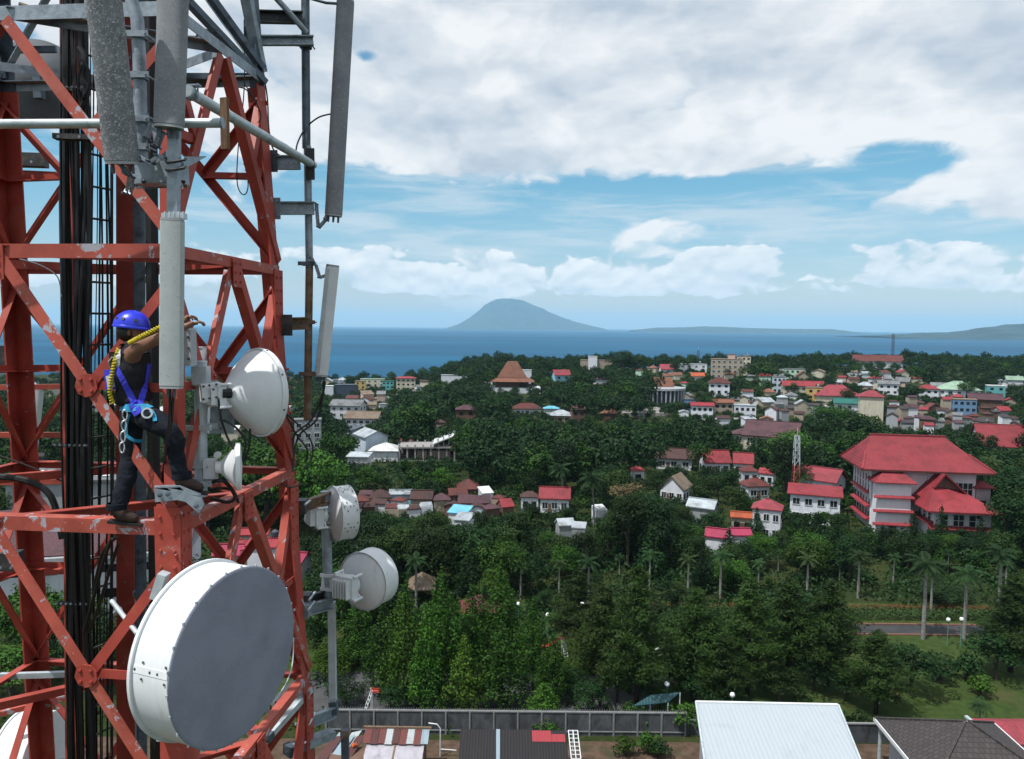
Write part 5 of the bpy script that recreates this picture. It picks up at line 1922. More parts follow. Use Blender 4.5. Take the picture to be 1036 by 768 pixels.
HOUSES = [
    # name, label, category, px, py_eave, width px, storeys, roof, roof colour, wall, yaw, ratio, pitch, nwin, show
    ('tiled_house', 'brown tiled house with white walls half hidden by trees, left of the red gabled houses', 'house', 685, 465, 40, 1, 'gable', 'brown', 'white', -8, .6, .75, 3, 6),
    ('red_house', 'bright red steep roof in two heights, beside the brown tiled house', 'house', 726, 469, 29, 1, 'gable', 'red', 'white', 12, .8, .95, 3, 3),
    ('red_house', 'bright red roof plane with a patch, between the two-height red roof and the mast', 'house', 755, 470, 21, 1, 'gable', 'red', 'white', -5, 1.0, .9, 2, 2),
    ('villa', 'small dark red hipped villa with white walls, above the brown-red villa', 'house', 760, 478, 18, 1, 'hip', 'rust', 'white', 10, .9, .6, 2, 7),
    ('villa', 'brown-red hipped bungalow with white walls on the small lawn', 'house', 767, 493, 26, 1, 'hip', 'rust', 'white', 20, .8, .7, 2, 8),
    ('red_house', 'small red gabled house with white wall under the round green tree', 'house', 779, 480, 16, 1, 'gable', 'red', 'white', -20, .9, .6, 2, 5),
    ('frame_house', 'unfinished timber gable house with white lower wall', 'house', 687, 496, 28, 1, 'front', 'tan', 'white', -25, 1.0, .95, 3, 7),
    ('tin_house', 'long house with pale corrugated tin roof below the timber gable house', 'house', 714, 515, 30, 1, 'gable', 'pale', 'grey', -20, .8, .55, 0, 0),
    ('orange_house', 'low house with orange roof left of the pink-roofed white villa', 'house', 753, 525, 24, 1, 'gable', 'orange', 'beige', -5, .6, .55, 2, 0),
    ('white_villa', 'white two-storey villa with pink-red hipped roof near the small mast', 'house', 781, 517, 31, 2, 'hip', 'pink', 'white', -12, .85, .62, 3, 17),
    ('magenta_house', 'magenta roofed house sunk among the dark trees', 'house', 728, 545, 24, 1, 'gable', 'magenta', 'white', -14, .8, .7, 0, 0),
    ('magenta_house', 'second magenta roof, right half, beside a pointed conifer', 'house', 751, 543, 22, 1, 'gable', 'magenta', 'white', 12, .8, .6, 0, 0),
    ('red_house', 'tiny red roofed white house alone in the trees at the slope foot', 'house', 646, 477, 14, 1, 'hip', 'red', 'white', 5, .8, .7, 1, 4),
    ('green_house', 'white and dark green annex with flat red roof behind the small mast', 'house', 832, 503, 54, 2, 'shed', 'red', 'white', -8, .7, .22, 4, 14),
    ('red_hall', 'big plain red gable roof between the annex and the red roofed college', 'house', 840, 488, 40, 2, 'gable', 'pink', 'white', -28, .9, .62, 2, 0),
    ('purple_hall', 'large purple brown hall roof with white ridge lines above the red houses', 'hall', 790, 443, 56, 2, 'gable', 'purple', 'cream', -18, .8, .62, 4, 2),
    ('purple_hall', 'low purple brown wing left of the large purple hall', 'hall', 757, 440, 26, 2, 'hip', 'purple', 'cream', -4, .8, .5, 2, 1),
    ('rust_hall', 'large dull red roof cut by the right edge of the photo', 'hall', 1022, 453, 46, 1, 'gable', 'red', 'white', 6, .9, 1.0, 0, 0),
    ('red_house', 'red corrugated house with white pillared veranda in the wooded valley', 'house', 562, 506, 33, 1, 'gable', 'red', 'white', -3, .7, .85, 3, 9),
    ('tiled_house', 'brown roofed white house just left of the red corrugated house', 'house', 536, 504, 20, 1, 'hip', 'brown', 'white', 0, .7, .7, 2, 4),
    ('tin_house', 'pale wavy tin roof right under the red corrugated house', 'house', 572, 533, 18, 1, 'gable', 'pale', 'grey', 15, .9, .7, 0, 0),
    ('tin_house', 'smaller pale tin roof right of the wavy tin roof', 'house', 587, 535, 15, 1, 'gable', 'pale', 'grey', -12, .9, .7, 0, 0),
    ('village_house', 'dark red hipped village house, the tallest roof of its cluster', 'house', 473, 496, 24, 1, 'hip', 'rust', 'brown', 5, .8, .7, 0, 2),
    ('village_house', 'rust streaked long roof left of the dark red hipped village house', 'house', 462, 502, 20, 1, 'gable', 'rust', 'brown', 10, .7, .6, 0, 0),
    ('village_house', 'village house with a clean white tilted roof', 'house', 491, 500, 13, 1, 'shed', 'white', 'white', 20, .9, .5, 0, 1),
    ('village_house', 'purple brown village roof below the rust streaked one', 'house', 472, 510, 18, 1, 'gable', 'purple', 'beige', -8, .8, .7, 0, 0),
    ('village_house', 'purple brown village roof under the white tilted roof', 'house', 487, 510, 17, 1, 'gable', 'purple', 'brown', 10, .8, .7, 0, 0),
    ('village_house', 'striped red village roof right of the purple brown ones', 'house', 511, 514, 14, 1, 'gable', 'red', 'brown', 25, .9, .8, 0, 1),
    ('village_house', 'pale turquoise village roof at the near edge of the cluster', 'house', 465, 520, 22, 1, 'shed', 'cyan', 'white', -18, .7, .35, 0, 0),
    ('village_house', 'grey white village roof below the turquoise one', 'house', 469, 528, 18, 1, 'shed', 'pale', 'white', -18, .8, .4, 0, 0),
    ('tin_house', 'tiny white tin roof alone under the brownish treetop', 'house', 607, 516, 10, 1, 'shed', 'white', 'white', 20, .8, .6, 0, 0),
    ('village_house', 'dark red village roof nearest the upper small drum dish', 'house', 363, 508, 18, 1, 'hip', 'rust', 'brown', 0, .8, .6, 0, 0),
    ('village_house', 'brown village roof second from the upper small drum dish', 'house', 383, 505, 22, 1, 'hip', 'brown', 'beige', 5, .8, .6, 0, 1),
    ('village_house', 'pale blue flat village roof between brown roofs', 'house', 404, 501, 24, 1, 'shed', 'pale', 'lightblue', 0, .5, .25, 0, 1),
    ('village_house', 'brown ridged village roof right of the pale blue flat roof', 'house', 426, 506, 24, 1, 'gable', 'brown', 'beige', -6, .7, .6, 0, 1),
    ('village_house', 'purple village roof at the middle of the cluster beside the brown ridged roof', 'house', 446, 507, 18, 1, 'hip', 'purple', 'beige', 8, .8, .6, 0, 0),
    ('pavilion', 'white pavilion with a pointed white roof at the valley edge', 'house', 388, 457, 32, 1, 'hip', 'white', 'white', -6, .9, .45, 0, 8),
    ('tin_house', 'low pale roofs stepping down left of the pointed white roof', 'house', 362, 463, 24, 1, 'shed', 'pale', 'white', -12, .7, .3, 0, 1),
    ('warehouse', 'blank pale blue warehouse with gabled front in the valley', 'warehouse', 372, 443, 27, 2, 'front', 'pale', 'paleblue', 25, 1.3, .45, 0, 14),
    ('warehouse', 'grey blue roofed shed behind the pale blue warehouse', 'warehouse', 360, 436, 24, 1, 'front', 'slate', 'paleblue', 25, 1.0, .35, 0, 2),
    ('terrace_house', 'broad house with stacked terraces and cream tilted roof', 'house', 366, 424, 36, 2, 'gable', 'tan', 'white', -12, .7, .5, 5, 7),
    ('villa', 'large white villa with grey roof facing the valley town', 'house', 350, 411, 34, 3, 'gable', 'grey', 'white', -14, .7, .45, 4, 12),
    ('block', 'dark slate coloured block in the valley town', 'building', 349, 390, 24, 3, 'flat', 'slate', 'slate', 0, .6, .1, 0, 8),
    ('block', 'small white block touching the dark slate block', 'building', 332, 391, 10, 3, 'flat', 'white', 'white', 0, .8, .1, 0, 7),
    ('apartment', 'cream apartment block with red top near the shore of the valley town', 'building', 410, 383, 21, 4, 'hip', 'pink', 'cream', 0, .5, .3, 4, 9),
    ('apartment', 'blue green apartment block left of the red-topped cream one', 'building', 392, 386, 13, 3, 'flat', 'teal', 'teal', 0, .6, .1, 3, 7),
    ('apartment', 'pale mint long apartment roofline along the shore', 'building', 376, 384, 26, 3, 'flat', 'green', 'cream', 0, .4, .1, 4, 7),
    ('apartment', 'yellow ochre apartment block before the mint one', 'building', 364, 386, 12, 3, 'flat', 'tan', 'yellow', 0, .6, .1, 2, 7),
    ('grey_block', 'tall grey block with green netting side, just right of the mast', 'building', 309, 426, 30, 4, 'flat', 'grey', 'grey', 6, .6, .1, 3, 24),
    ('purple_house', 'purple brown hipped house halfway up the green slope', 'house', 471, 415, 22, 2, 'hip', 'purple', 'brown', 0, .8, .5, 2, 7),
    ('tiled_house', 'tiny brown roof peeping from the green slope', 'house', 445, 428, 11, 1, 'hip', 'brown', 'beige', 0, .8, .6, 0, 1),
    ('tiled_house', 'dark red roof peeping between trees below the slope', 'house', 411, 447, 17, 1, 'gable', 'rust', 'white', -18, .8, .6, 0, 1),
    ('tiled_house', 'wide red brown house with white wall under the big tiered roof', 'house', 533, 414, 31, 1, 'hip', 'rust', 'white', 4, .6, .55, 3, 5),
    ('cyan_house', 'house with a bright cyan roof on the slope', 'house', 558, 414, 17, 1, 'hip', 'cyan', 'white', 0, .7, .4, 0, 1),
    ('tin_house', 'grey white roofed house just below the cyan roof', 'house', 568, 421, 25, 1, 'hip', 'pale', 'beige', -8, .8, .5, 3, 4),
    ('brown_house', 'dark brown two-storey house right of the grey white roof', 'house', 585, 415, 15, 2, 'gable', 'brown', 'brown', 10, .9, .6, 2, 9),
    ('tiered_house', 'orange brown house with two stacked roofs', 'house', 617, 419, 17, 1, 'hip', 'terra', 'brown', -10, .9, .8, 0, 4),
    ('blue_house', 'sky blue house with pink roof on the ridge', 'house', 568, 380, 18, 2, 'gable', 'pink', 'lightblue', 16, .8, .75, 2, 4),
    ('violet_house', 'violet roofed low house on the ridge', 'house', 608, 384, 17, 1, 'hip', 'violet', 'white', 0, .7, .4, 0, 3),
    ('ridge_block', 'long beige institution on the ridge with a white rooftop tower', 'building', 604, 365, 34, 3, 'flat', 'tan', 'beige', 0, .35, .1, 0, 6),
    ('ridge_block', 'small white tower block on the roof of the ridge', 'building', 600, 361, 10, 4, 'flat', 'white', 'white', 0, .6, .1, 0, 2),
    ('block', 'plain white block right of the big tiered roof', 'building', 533, 375, 11, 3, 'flat', 'white', 'white', 0, .6, .1, 0, 6),
    ('long_block', 'very long pale low block behind the ridge trees, left of the tiered roof', 'building', 459, 380, 28, 2, 'flat', 'pale', 'white', 0, .3, .1, 0, 3),
    ('red_house', 'small pink-red roof on the ridge right of the round dark tree', 'house', 675, 374, 14, 1, 'gable', 'pink', 'white', 10, .8, .9, 0, 1),
    ('orange_house', 'small orange roof on the ridge beside the thin mast', 'house', 707, 381, 14, 1, 'gable', 'orange', 'white', 0, .8, .6, 0, 0),
    ('long_block', 'long white low block behind the thin mast on the ridge', 'building', 702, 369, 30, 2, 'flat', 'pale', 'white', 0, .4, .1, 4, 5),
    ('hotel', 'wide beige hotel with stepped flat roofs on the skyline', 'building', 738, 364, 34, 5, 'flat', 'tan', 'beige', -4, .5, .1, 6, 9),
    ('hotel', 'pinkish stair tower of flat roof in front of the beige hotel', 'building', 741, 359, 8, 6, 'flat', 'tan', 'pinkish', -4, .8, .1, 0, 8),
    ('hotel', 'cream end block of the skyline beside the beige hotel', 'building', 754, 361, 15, 5, 'flat', 'tan', 'cream', -4, .6, .1, 3, 8),
    ('white_block', 'clean white three-storey building with dark red hipped roof', 'building', 730, 388, 23, 3, 'hip', 'rust', 'white', -6, .7, .6, 3, 14),
    ('market_house', 'white walled shop row with red roof left of the street of shops', 'house', 712, 411, 24, 2, 'gable', 'red', 'white', 0, .6, .4, 4, 8),
    ('market_house', 'tan shop roof in the middle of the street of shops', 'house', 733, 408, 22, 2, 'gable', 'terra', 'beige', 5, .6, .5, 3, 8),
    ('market_house', 'white flat shop roof at the right end of the street of shops', 'house', 756, 411, 24, 2, 'flat', 'pale', 'white', -4, .6, .1, 4, 7),
    ('market_house', 'narrow shop with blue awnings in front of the colonnade', 'house', 700, 405, 14, 2, 'flat', 'slate', 'blue', 0, .7, .1, 0, 3),
    ('school', 'long cream school with bright red gable roof in the hill town', 'school', 815, 391, 42, 2, 'gable', 'red', 'cream', 3, .4, .55, 7, 5),
    ('blue_block', 'blue grey stacked house left of the long red-roofed school', 'building', 790, 382, 14, 3, 'flat', 'grey', 'paleblue', 0, .7, .1, 3, 13),
    ('mint_house', 'mint green house behind the long red-roofed school', 'house', 806, 374, 22, 2, 'flat', 'grey', 'mint', 0, .5, .1, 4, 5),
    ('gable_house', 'small orange tan gable front between mint house and school', 'house', 814, 381, 13, 1, 'front', 'terra', 'beige', 0, .9, .8, 0, 1),
    ('yellow_block', 'ochre yellow block at the right end of the school', 'building', 826, 393, 17, 3, 'flat', 'tan', 'yellow', 0, .7, .1, 2, 11),
    ('cream_hall', 'broad pink-red hipped hall with cream walls, centre of the hill town', 'hall', 852, 401, 45, 2, 'hip', 'pink', 'cream', 3, .7, .65, 0, 6),
    ('teal_hall', 'white building with teal green roof before the cream hall', 'building', 863, 409, 31, 2, 'gable', 'teal', 'white', -4, .6, .5, 3, 10),
    ('cream_hall', 'tall cream building with small pink-red hipped roof right of the teal roof', 'hall', 886, 402, 25, 4, 'hip', 'pink', 'cream', -4, .8, .6, 0, 13),
    ('villa', 'grey white two-storey villa right above the tall cream building', 'house', 902, 389, 21, 2, 'gable', 'grey', 'white', -4, .7, .45, 3, 10),
    ('church', 'long white church-like hall with dark red roof on the skyline', 'hall', 891, 366, 48, 2, 'gable', 'rust', 'white', 5, .35, .75, 0, 6),
    ('apartment', 'long white apartment building on the skyline at the shore', 'building', 975, 355, 44, 4, 'flat', 'pale', 'white', 3, .25, .1, 12, 7),
    ('red_house', 'red hipped roof on a white two-storey house in the right town', 'house', 943, 394, 20, 2, 'hip', 'red', 'white', 0, .8, .5, 3, 7),
    ('green_hall', 'large pale green roofed hall with white walls in the right town', 'hall', 978, 395, 40, 2, 'hip', 'green', 'white', -5, .8, .5, 5, 5),
    ('grey_house', 'grey roofed house left of the pale green hall', 'house', 953, 391, 16, 2, 'gable', 'grey', 'white', 0, .8, .5, 2, 2),
    ('blue_block', 'blue block with white roof line among the rusty roofs', 'building', 979, 405, 24, 3, 'flat', 'tan', 'blue', 0, .5, .1, 4, 11),
    ('teal_block', 'teal walled block right of the pale green hall', 'building', 1011, 391, 18, 3, 'flat', 'white', 'teal', 0, .7, .1, 2, 9),
    ('white_house', 'white gable house above the teal walled block', 'house', 1016, 388, 12, 2, 'front', 'pale', 'white', 0, .9, .6, 0, 1),
    ('rust_house', 'wide purple brown roofs below the teal walled block', 'house', 1002, 405, 32, 2, 'gable', 'purple', 'brown', -4, .6, .6, 0, 2),
    ('red_house', 'small bright red roof under the pale green hall', 'house', 971, 402, 11, 2, 'hip', 'red', 'beige', 0, .8, .6, 0, 0),
    ('red_house', 'small crimson roof left of the blue block', 'house', 960, 405, 10, 2, 'gable', 'red', 'beige', 10, .8, .7, 0, 0),
    ('green_house', 'pale green roof cut by the right edge of the photo in the far town', 'house', 1030, 385, 16, 2, 'gable', 'green', 'white', 0, .8, .6, 0, 2),
]
for hrow in HOUSES:
    nm, lb, ct, px, py, wp, st, kd, rm, wm, yw, ra, pi, nw, sh = hrow
    vil = nm == 'village_house'
    t_ = house(nm, lb, ct, px, py, wp, st, kd, rm, wm, yw, ra * (1.35 if vil else 1.0), pi, nw, sh, H=2.3 if vil else None)
    if lb.startswith('white and dark green annex'):
        d_ = [c for c in t_.children if c.name.startswith('wall')][0]
        w_, dp = d_.dimensions.x, d_.dimensions.y
        mb = MB(); mb.box((w_ * 0.22, -dp / 2 - 0.03, 2.7), (w_ * 0.54, 0.05, 6.6)); mb.build('green_panel', wall_mat('green'), t_)

# crowded little houses of the far towns: too small to tell apart
rf = random.Random(21)


def crowd_houses(n, box, label, group, roofs, walls, wr=(8, 15)):
    for _ in range(n):
        for tr in range(12):
            px, py = rf.uniform(box[0], box[2]), rf.uniform(box[1], box[3])
            if all(not (g_[0] - 3 < px < g_[2] + 3 and g_[1] - 2 < py < g_[3] + 4) for g_ in GUARD):
                break
        else:
            continue
        house('town_house', label, 'house', px, py, rf.uniform(*wr), rf.choice((1, 1, 2)), rf.choice(('hip', 'gable', 'gable', 'front', 'shed')), rf.choice(roofs), rf.choice(walls),
              rf.uniform(-25, 25), rf.uniform(.6, 1.0), rf.uniform(.35, .65), 0, 1.0, group, H=2.4 if 'packed' in group else None)


crowd_houses(18, (358, 499, 512, 516), 'small brown village roof packed among the others in the valley', 'packed village roofs of the valley', ['rust', 'brown', 'purple', 'brown', 'rust', 'pale'], ['brown', 'beige', 'white'], (11, 19))
crowd_houses(42, (905, 402, 1030, 432), 'small rusty roofed house crowded in the right town above the college', 'crowded houses of the right town', ['rust', 'brown', 'purple', 'grey', 'dark', 'red', 'brown'], ['white', 'beige', 'brown', 'grey'])
crowd_houses(16, (782, 398, 850, 420), 'small dark roofed house below the long red school', 'crowded houses below the school', ['grey', 'brown', 'dark', 'pale', 'rust'], ['white', 'grey', 'beige'])
crowd_houses(14, (830, 376, 935, 392), 'small pale house scattered under the skyline of the hill town', 'scattered houses of the hill town', ['grey', 'pale', 'rust', 'tan', 'red'], ['white', 'cream', 'pinkish'])
crowd_houses(22, (352, 396, 392, 412), 'little roof of the valley town between the villa and the shore', 'little roofs of the valley town', ['rust', 'grey', 'brown', 'pale', 'tan', 'purple'], ['white', 'cream', 'pinkish', 'beige'], (7, 13))
crowd_houses(16, (322, 384, 430, 392), 'small shore house of the valley town seen against the sea', 'shore houses of the valley town', ['pale', 'grey', 'tan', 'brown'], ['white', 'cream', 'paleblue'], (7, 12))
crowd_houses(26, (5, 385, 300, 440), 'small far house seen through the lattice of the mast', 'far houses behind the mast', ['rust', 'grey', 'pale', 'brown', 'white', 'red'], ['white', 'cream', 'grey', 'beige'], (12, 24))
crowd_houses(12, (690, 395, 790, 425), 'small house among the trees round the street of shops', 'houses round the street of shops', ['rust', 'grey', 'brown', 'terra', 'pale'], ['white', 'beige', 'cream'])
crowd_houses(6, (215, 540, 300, 575), 'crimson roofed house glimpsed under the right side of the mast', 'crimson roofs under the mast', ['pink', 'magenta', 'red'], ['white', 'cream'], (24, 40))
crowd_houses(10, (635, 372, 790, 392), 'small house half hidden on the wooded ridge', 'half hidden houses on the ridge', ['rust', 'red', 'grey', 'terra'], ['white', 'cream', 'mint'], (7, 12))

# ------------------------------------------------------------------ the buildings that need their own shapes
M_WWALL = mat('college_wall', (0.68, 0.67, 0.72), 0.85, 0, 0.05, 0.6, dirt=(0.46, 0.45, 0.48), dscale=0.7, dlo=0.56, dhi=0.85, stretch=(1.5, 1.5, 0.4), spec=0.2)
M_RROOF = roof_mat('red')


def at_local(t, s, yaw):
    t.location = s
    t.rotation_euler = (0, 0, yaw)


def college():
    """white college with big red roofs; local x to the right, front at -y"""
    t = thing('college', 'white four-storey college with large red two-tier roofs, the biggest building in view', 'building')
    hE = 12.3                            # main eave height
    W, D = 19.4, 11.0
    XL, XR, fy = -W / 2, W / 2, -D / 2
    MB().box((0, 0, hE / 2 - 2), (W, D, hE + 4)).build('wall', M_WWALL, t)
    # main roof: flared hip with a gablet ridge
    o = 2.5
    x0, x1, y0, y1 = XL - o, XR + o, fy - o, -fy + o
    zb, zt = hE - 0.9, hE + 5.3
    rx0, rx1 = XL + 1.2, XR - 4.2
    def ring(k, z):
        return [(x0 + (rx0 - 0.6 - x0) * k, y0 * (1 - k), z), (x1 + (rx1 + 0.6 - x1) * k, y0 * (1 - k), z), (x1 + (rx1 + 0.6 - x1) * k, y1 * (1 - k), z), (x0 + (rx0 - 0.6 - x0) * k, y1 * (1 - k), z)]
    r0, r0b, r1 = ring(0, zb), ring(0, zb + 0.3), ring(0.55, zb + 0.3 + (zt - zb) * 0.46)
    mb = MB()
    mb.v = list(r0) + list(r0b) + list(r1) + [(rx0, 0, zt), (rx1, 0, zt)]
    mb.face([3, 2, 1, 0])
    for i in range(4):
        j = (i + 1) % 4
        mb.face([i, j, 4 + j, 4 + i]); mb.face([4 + i, 4 + j, 8 + j, 8 + i])
    mb.face([8, 9, 13, 12]); mb.face([10, 11, 12, 13]); mb.face([9, 10, 13]); mb.face([11, 8, 12])
    rf_ = mb.build('roof', M_RROOF, t)
    MB().box(((rx0 + rx1) / 2, 0, zt + 0.05), (rx1 - rx0 + 0.6, 0.5, 0.25)).build('ridge_cap', M_RROOF, rf_)
    for i in range(4):
        MB().bar(Vector(r0b[i]) + Vector((0, 0, 0.08)), Vector(r1[i]) + Vector((0, 0, 0.08)), 0.35, 0.18).build('hip_cap', M_RROOF, rf_)
    MB().prism([(rx0 - 0.55, -2.2, zb + 3.4), (rx0 - 0.05, 0, zt - 0.3), (rx0 - 0.55, 2.2, zb + 3.4)], (-0.12, 0, 0)).build('gablet_panel', roof_mat('rust'), rf_)
    for sy in (-1, 1):
        MB().box((0, sy * (D / 2 + o + 0.06), zb + 0.12), (W + 2 * o + 0.3, 0.10, 0.34)).build('gutter', roof_mat('rust'), rf_)
    # left wing with its small hip roof
    lx0, lx1 = XL + 0.2, XL + 6.4
    cx, wd = (lx0 + lx1) / 2, 3.4
    MB().box((cx, fy - wd / 2, (hE - 3.0) / 2 - 2), (lx1 - lx0, wd, hE - 3.0 + 4)).build('wing_wall', M_WWALL, t)
    mb = MB(); roof_solid(mb, 'hip', lx1 - lx0, wd, 2.1, 0.9, 0); mb.v = [(x + cx, y + fy - wd / 2, z + hE - 3.0) for x, y, z in mb.v]
    mb.build('wing_roof', M_RROOF, t)
    # front hall under a gabled hip roof
    gx0, gx1, gd, gh = XL + 8.8, XR - 0.6, 8.5, 5.8
    gw = gx1 - gx0
    MB().box(((gx0 + gx1) / 2, fy - gd / 2, gh / 2 - 2), (gw, gd, gh + 4)).build('hall_wall', M_WWALL, t)
    a0, a1, b0, b1 = gx0 - 1.8, gx1 + 1.2, fy - gd - 1.9, fy
    zt2 = gh + 5.6
    rxm = gx0 + gw * 0.32
    q0 = [(a0, b0, gh - 0.5), (a1, b0, gh - 0.5), (a1, b1, gh - 0.5), (a0, b1, gh - 0.5)]
    mb = MB()
    mb.v = q0 + [(x, y, z + 0.28) for x, y, z in q0]
    mb.face([3, 2, 1, 0])
    for i in range(4):
        j = (i + 1) % 4
        mb.face([i, j, 4 + j, 4 + i])
    gy = fy - gd * 0.42
    mb.v += [(rxm, fy, zt2), (rxm, gy, zt2), (rxm - gw * 0.17, gy, gh + 3.2), (rxm + gw * 0.36, gy, gh + 2.4)]
    mb.face([7, 4, 10, 9, 8]); mb.face([5, 6, 8, 9, 11]); mb.face([4, 5, 11, 10])
    hr = mb.build('hall_roof', M_RROOF, t)
    MB().prism([(rxm - gw * 0.15, gy - 0.04, gh + 3.25), (rxm, gy - 0.04, zt2 - 0.4), (rxm + gw * 0.33, gy - 0.04, gh + 2.6)], (0, -0.12, 0)).build('gable_panel', wall_mat('brown'), hr)
    for ex, ez in ((rxm - gw * 0.19, gh + 3.0), (rxm + gw * 0.39, gh + 2.15)):
        MB().bar((ex, gy - 0.5, ez), (rxm, gy - 0.5, zt2 + 0.12), 1.1, 0.24).build('verge', M_RROOF, hr)
    # red canopy bands round the left side and the wing
    for z in (hE - 6.0, hE - 8.8, hE - 11.4):
        MB().prism([(XL - 0.95, fy + 0.2, z), (XL - 0.95, fy + 0.2, z + 0.15), (XL, fy + 0.2, z + 0.55), (XL, fy + 0.2, z)], (0, D - 0.2, 0)).build('canopy', M_RROOF, t)
        MB().prism([(lx0 - 0.7, fy - wd - 0.7, z), (lx0 - 0.7, fy - wd - 0.7, z + 0.15), (lx0 - 0.7, fy - wd, z + 0.5), (lx0 - 0.7, fy - wd, z)], (lx1 - lx0 + 1.2, 0, 0)).build('canopy', M_RROOF, t)
    MB().prism([(gx0 - 1.0, fy - gd - 1.0, 1.9), (gx0 - 1.0, fy - gd - 1.0, 2.1), (gx0 - 1.0, fy - gd, 2.6), (gx0 - 1.0, fy - gd, 1.9)], (gw + 1.6, 0, 0)).build('canopy', M_RROOF, t)
    MB().prism([(gx0 - 1.1, fy - gd, 2.6), (gx0 - 1.1, fy - gd, 2.8), (gx0, fy - gd, 3.2), (gx0, fy - gd, 2.6)], (0, gd - 0.1, 0)).build('canopy', M_RROOF, t)

    def win(x, y, z, w, h, side=False, frame=True):
        o_ = MB().box((x, y, z), (0.12, w, h) if side else (w, 0.12, h)).build('window', M_GLASS, t)
        if frame:
            mb = MB()
            nb = max(1, int(w / 0.9))
            for i in range(nb + 1):
                k = (i / nb - 0.5) * w
                mb.box((x - 0.07, y + k, z) if side else (x + k, y - 0.07, z), (0.1, 0.12, h) if side else (0.12, 0.1, h))
            for k in (-0.5, 0.0, 0.5):
                mb.box((x - 0.09, y, z + k * h) if side else (x, y - 0.09, z + k * h), (0.1, w, 0.1) if side else (w, 0.1, 0.1))
            mb.build('window_frame', M_FRAME, o_)
    MB().box((XR - 4.6, fy - 0.15, hE - 3.9), (8.8, 0.3, 5.2)).build('bay_panel', M_WWALL, t)
    MB().box((XR - 10.5, fy - 0.09, hE - 2.0), (6.5, 0.18, 0.5)).build('ledge', M_WWALL, t)
    win(XR - 6.6, fy - 0.33, hE - 4.3, 3.6, 2.5); win(XR - 2.5, fy - 0.33, hE - 4.3, 3.6, 2.5)
    for z in (hE - 3.2, hE - 5.0, hE - 7.7, hE - 10.4):
        for i in range(6):
            win(XL - 0.02, fy + D * (i + 0.5) / 6, z, 1.1, 1.5, True, False)
    for i in range(7):
        MB().box((XL - 0.12, fy + D * i / 6, hE - 4), (0.3, 0.45, 6)).build('pilaster', M_WWALL, t)
    for x, w in ((gx0 + 1.8, 1.3), (gx0 + 4.3, 1.9), (gx0 + 6.7, 1.2)):
        win(x, fy - gd - 0.02, gh - 2.2, w, 2.2)
    for y in (-1.8, -4.2, -6.6):
        win(gx0 - 0.02, fy + y, gh - 1.9, 1.4, 1.9, True)
    win(gx0 + gw * 0.76, fy - gd - 0.02, gh - 1.4, 1.4, 0.55, False, False)
    for y in (-3, 0, 3):
        win(XR + 0.02, y, hE - 8, 1.4, 1.6, True, False)
    MB().box((XR + 1.3, fy + 1.4, hE / 2 - 4), (2.6, 3.6, hE)).build('stair_tower', M_WWALL, t)
    mb = MB(); roof_solid(mb, 'hip', 2.6, 3.6, 1.1, 0.7, 0); mb.v = [(x + XR + 1.3, y + fy + 1.4, z + hE - 6.9 + 3) for x, y, z in mb.v]; mb.build('stair_roof', M_RROOF, t)
    MB().box((XR + 1.3, fy + 1.4, hE - 5.5), (2.6, 3.6, 3.2)).build('stair_top', M_WWALL, t)
    win(XR + 1.3, fy - 0.42, hE - 7.0, 1.1, 1.2, False, False)
    Y = 147.0 + o
    c = P(882, 477, Y)
    yaw = RAD(-9)
    lc = Vector((XL, fy, 0)); lc.rotate(Euler((0, 0, yaw)))
    at_local(t, (c.x - lc.x, Y - lc.y, P(940, 477, 147).z - zb), yaw)
    for q in ((853, 440, 1003, 478), (858, 480, 905, 524), (900, 480, 950, 522), (950, 480, 1002, 526)):
        GUARD.append(q + (Y + 12,))
    GUARD.append((858, 524, 1000, 536, Y + 12))


college()


def tiered():
    t = thing('tiered_pavilion', 'large pavilion with a steep terracotta roof over a wide lower roof, on the wooded ridge', 'pavilion')
    s = site(518, 397, 0.5)
    u = s.y / FPX
    MB().box((0, 0, 0.5), (58 * u, 14, 5.0)).build('base', wall_mat('white'), t)
    MB().box((0, 1, 4.6), (34 * u, 12, 4)).build('wall', wall_mat('brown'), t)
    tm = roof_mat('terra')
    mb = MB(); b = 0
    def frustum(z0, w0, d0, z1, w1, d1):
        b = len(mb.v)
        for z, w, d in ((z0, w0, d0), (z1, w1, d1)):
            mb.v.extend([(-w / 2, -d / 2 + 1, z), (w / 2, -d / 2 + 1, z), (w / 2, d / 2 + 1, z), (-w / 2, d / 2 + 1, z)])
        mb.face([b + 3, b + 2, b + 1, b]); mb.face([b + 4, b + 5, b + 6, b + 7])
        for i in range(4):
            j = (i + 1) % 4
            mb.face([b + i, b + j, b + 4 + j, b + 4 + i])
    frustum(6.2, 46 * u, 18, 8.2, 30 * u, 13); mb.build('lower_roof', tm, t)
    mb = MB(); frustum(8.4, 30 * u, 13, 10.2, 26 * u, 11); frustum(10.2, 26 * u, 11, 17.2, 10 * u, 3.0); mb.build('upper_roof', tm, t)
    mb = MB()
    for i in range(9):
        mb.box((-22 * u + i * 5.5 * u, -6.5, 4.5), (0.4, 0.4, 3.6))
    mb.build('columns', wall_mat('brown'), t)
    MB().box((-26 * u, -6, 3.5), (12 * u, 4, 5)).build('side_pavilion', wall_mat('white'), t)
    at_local(t, (s.x, s.y + 8, s.z), 0.0)
    guard([P(497, 370, s.y), P(545, 400, s.y)], s.y)


tiered()


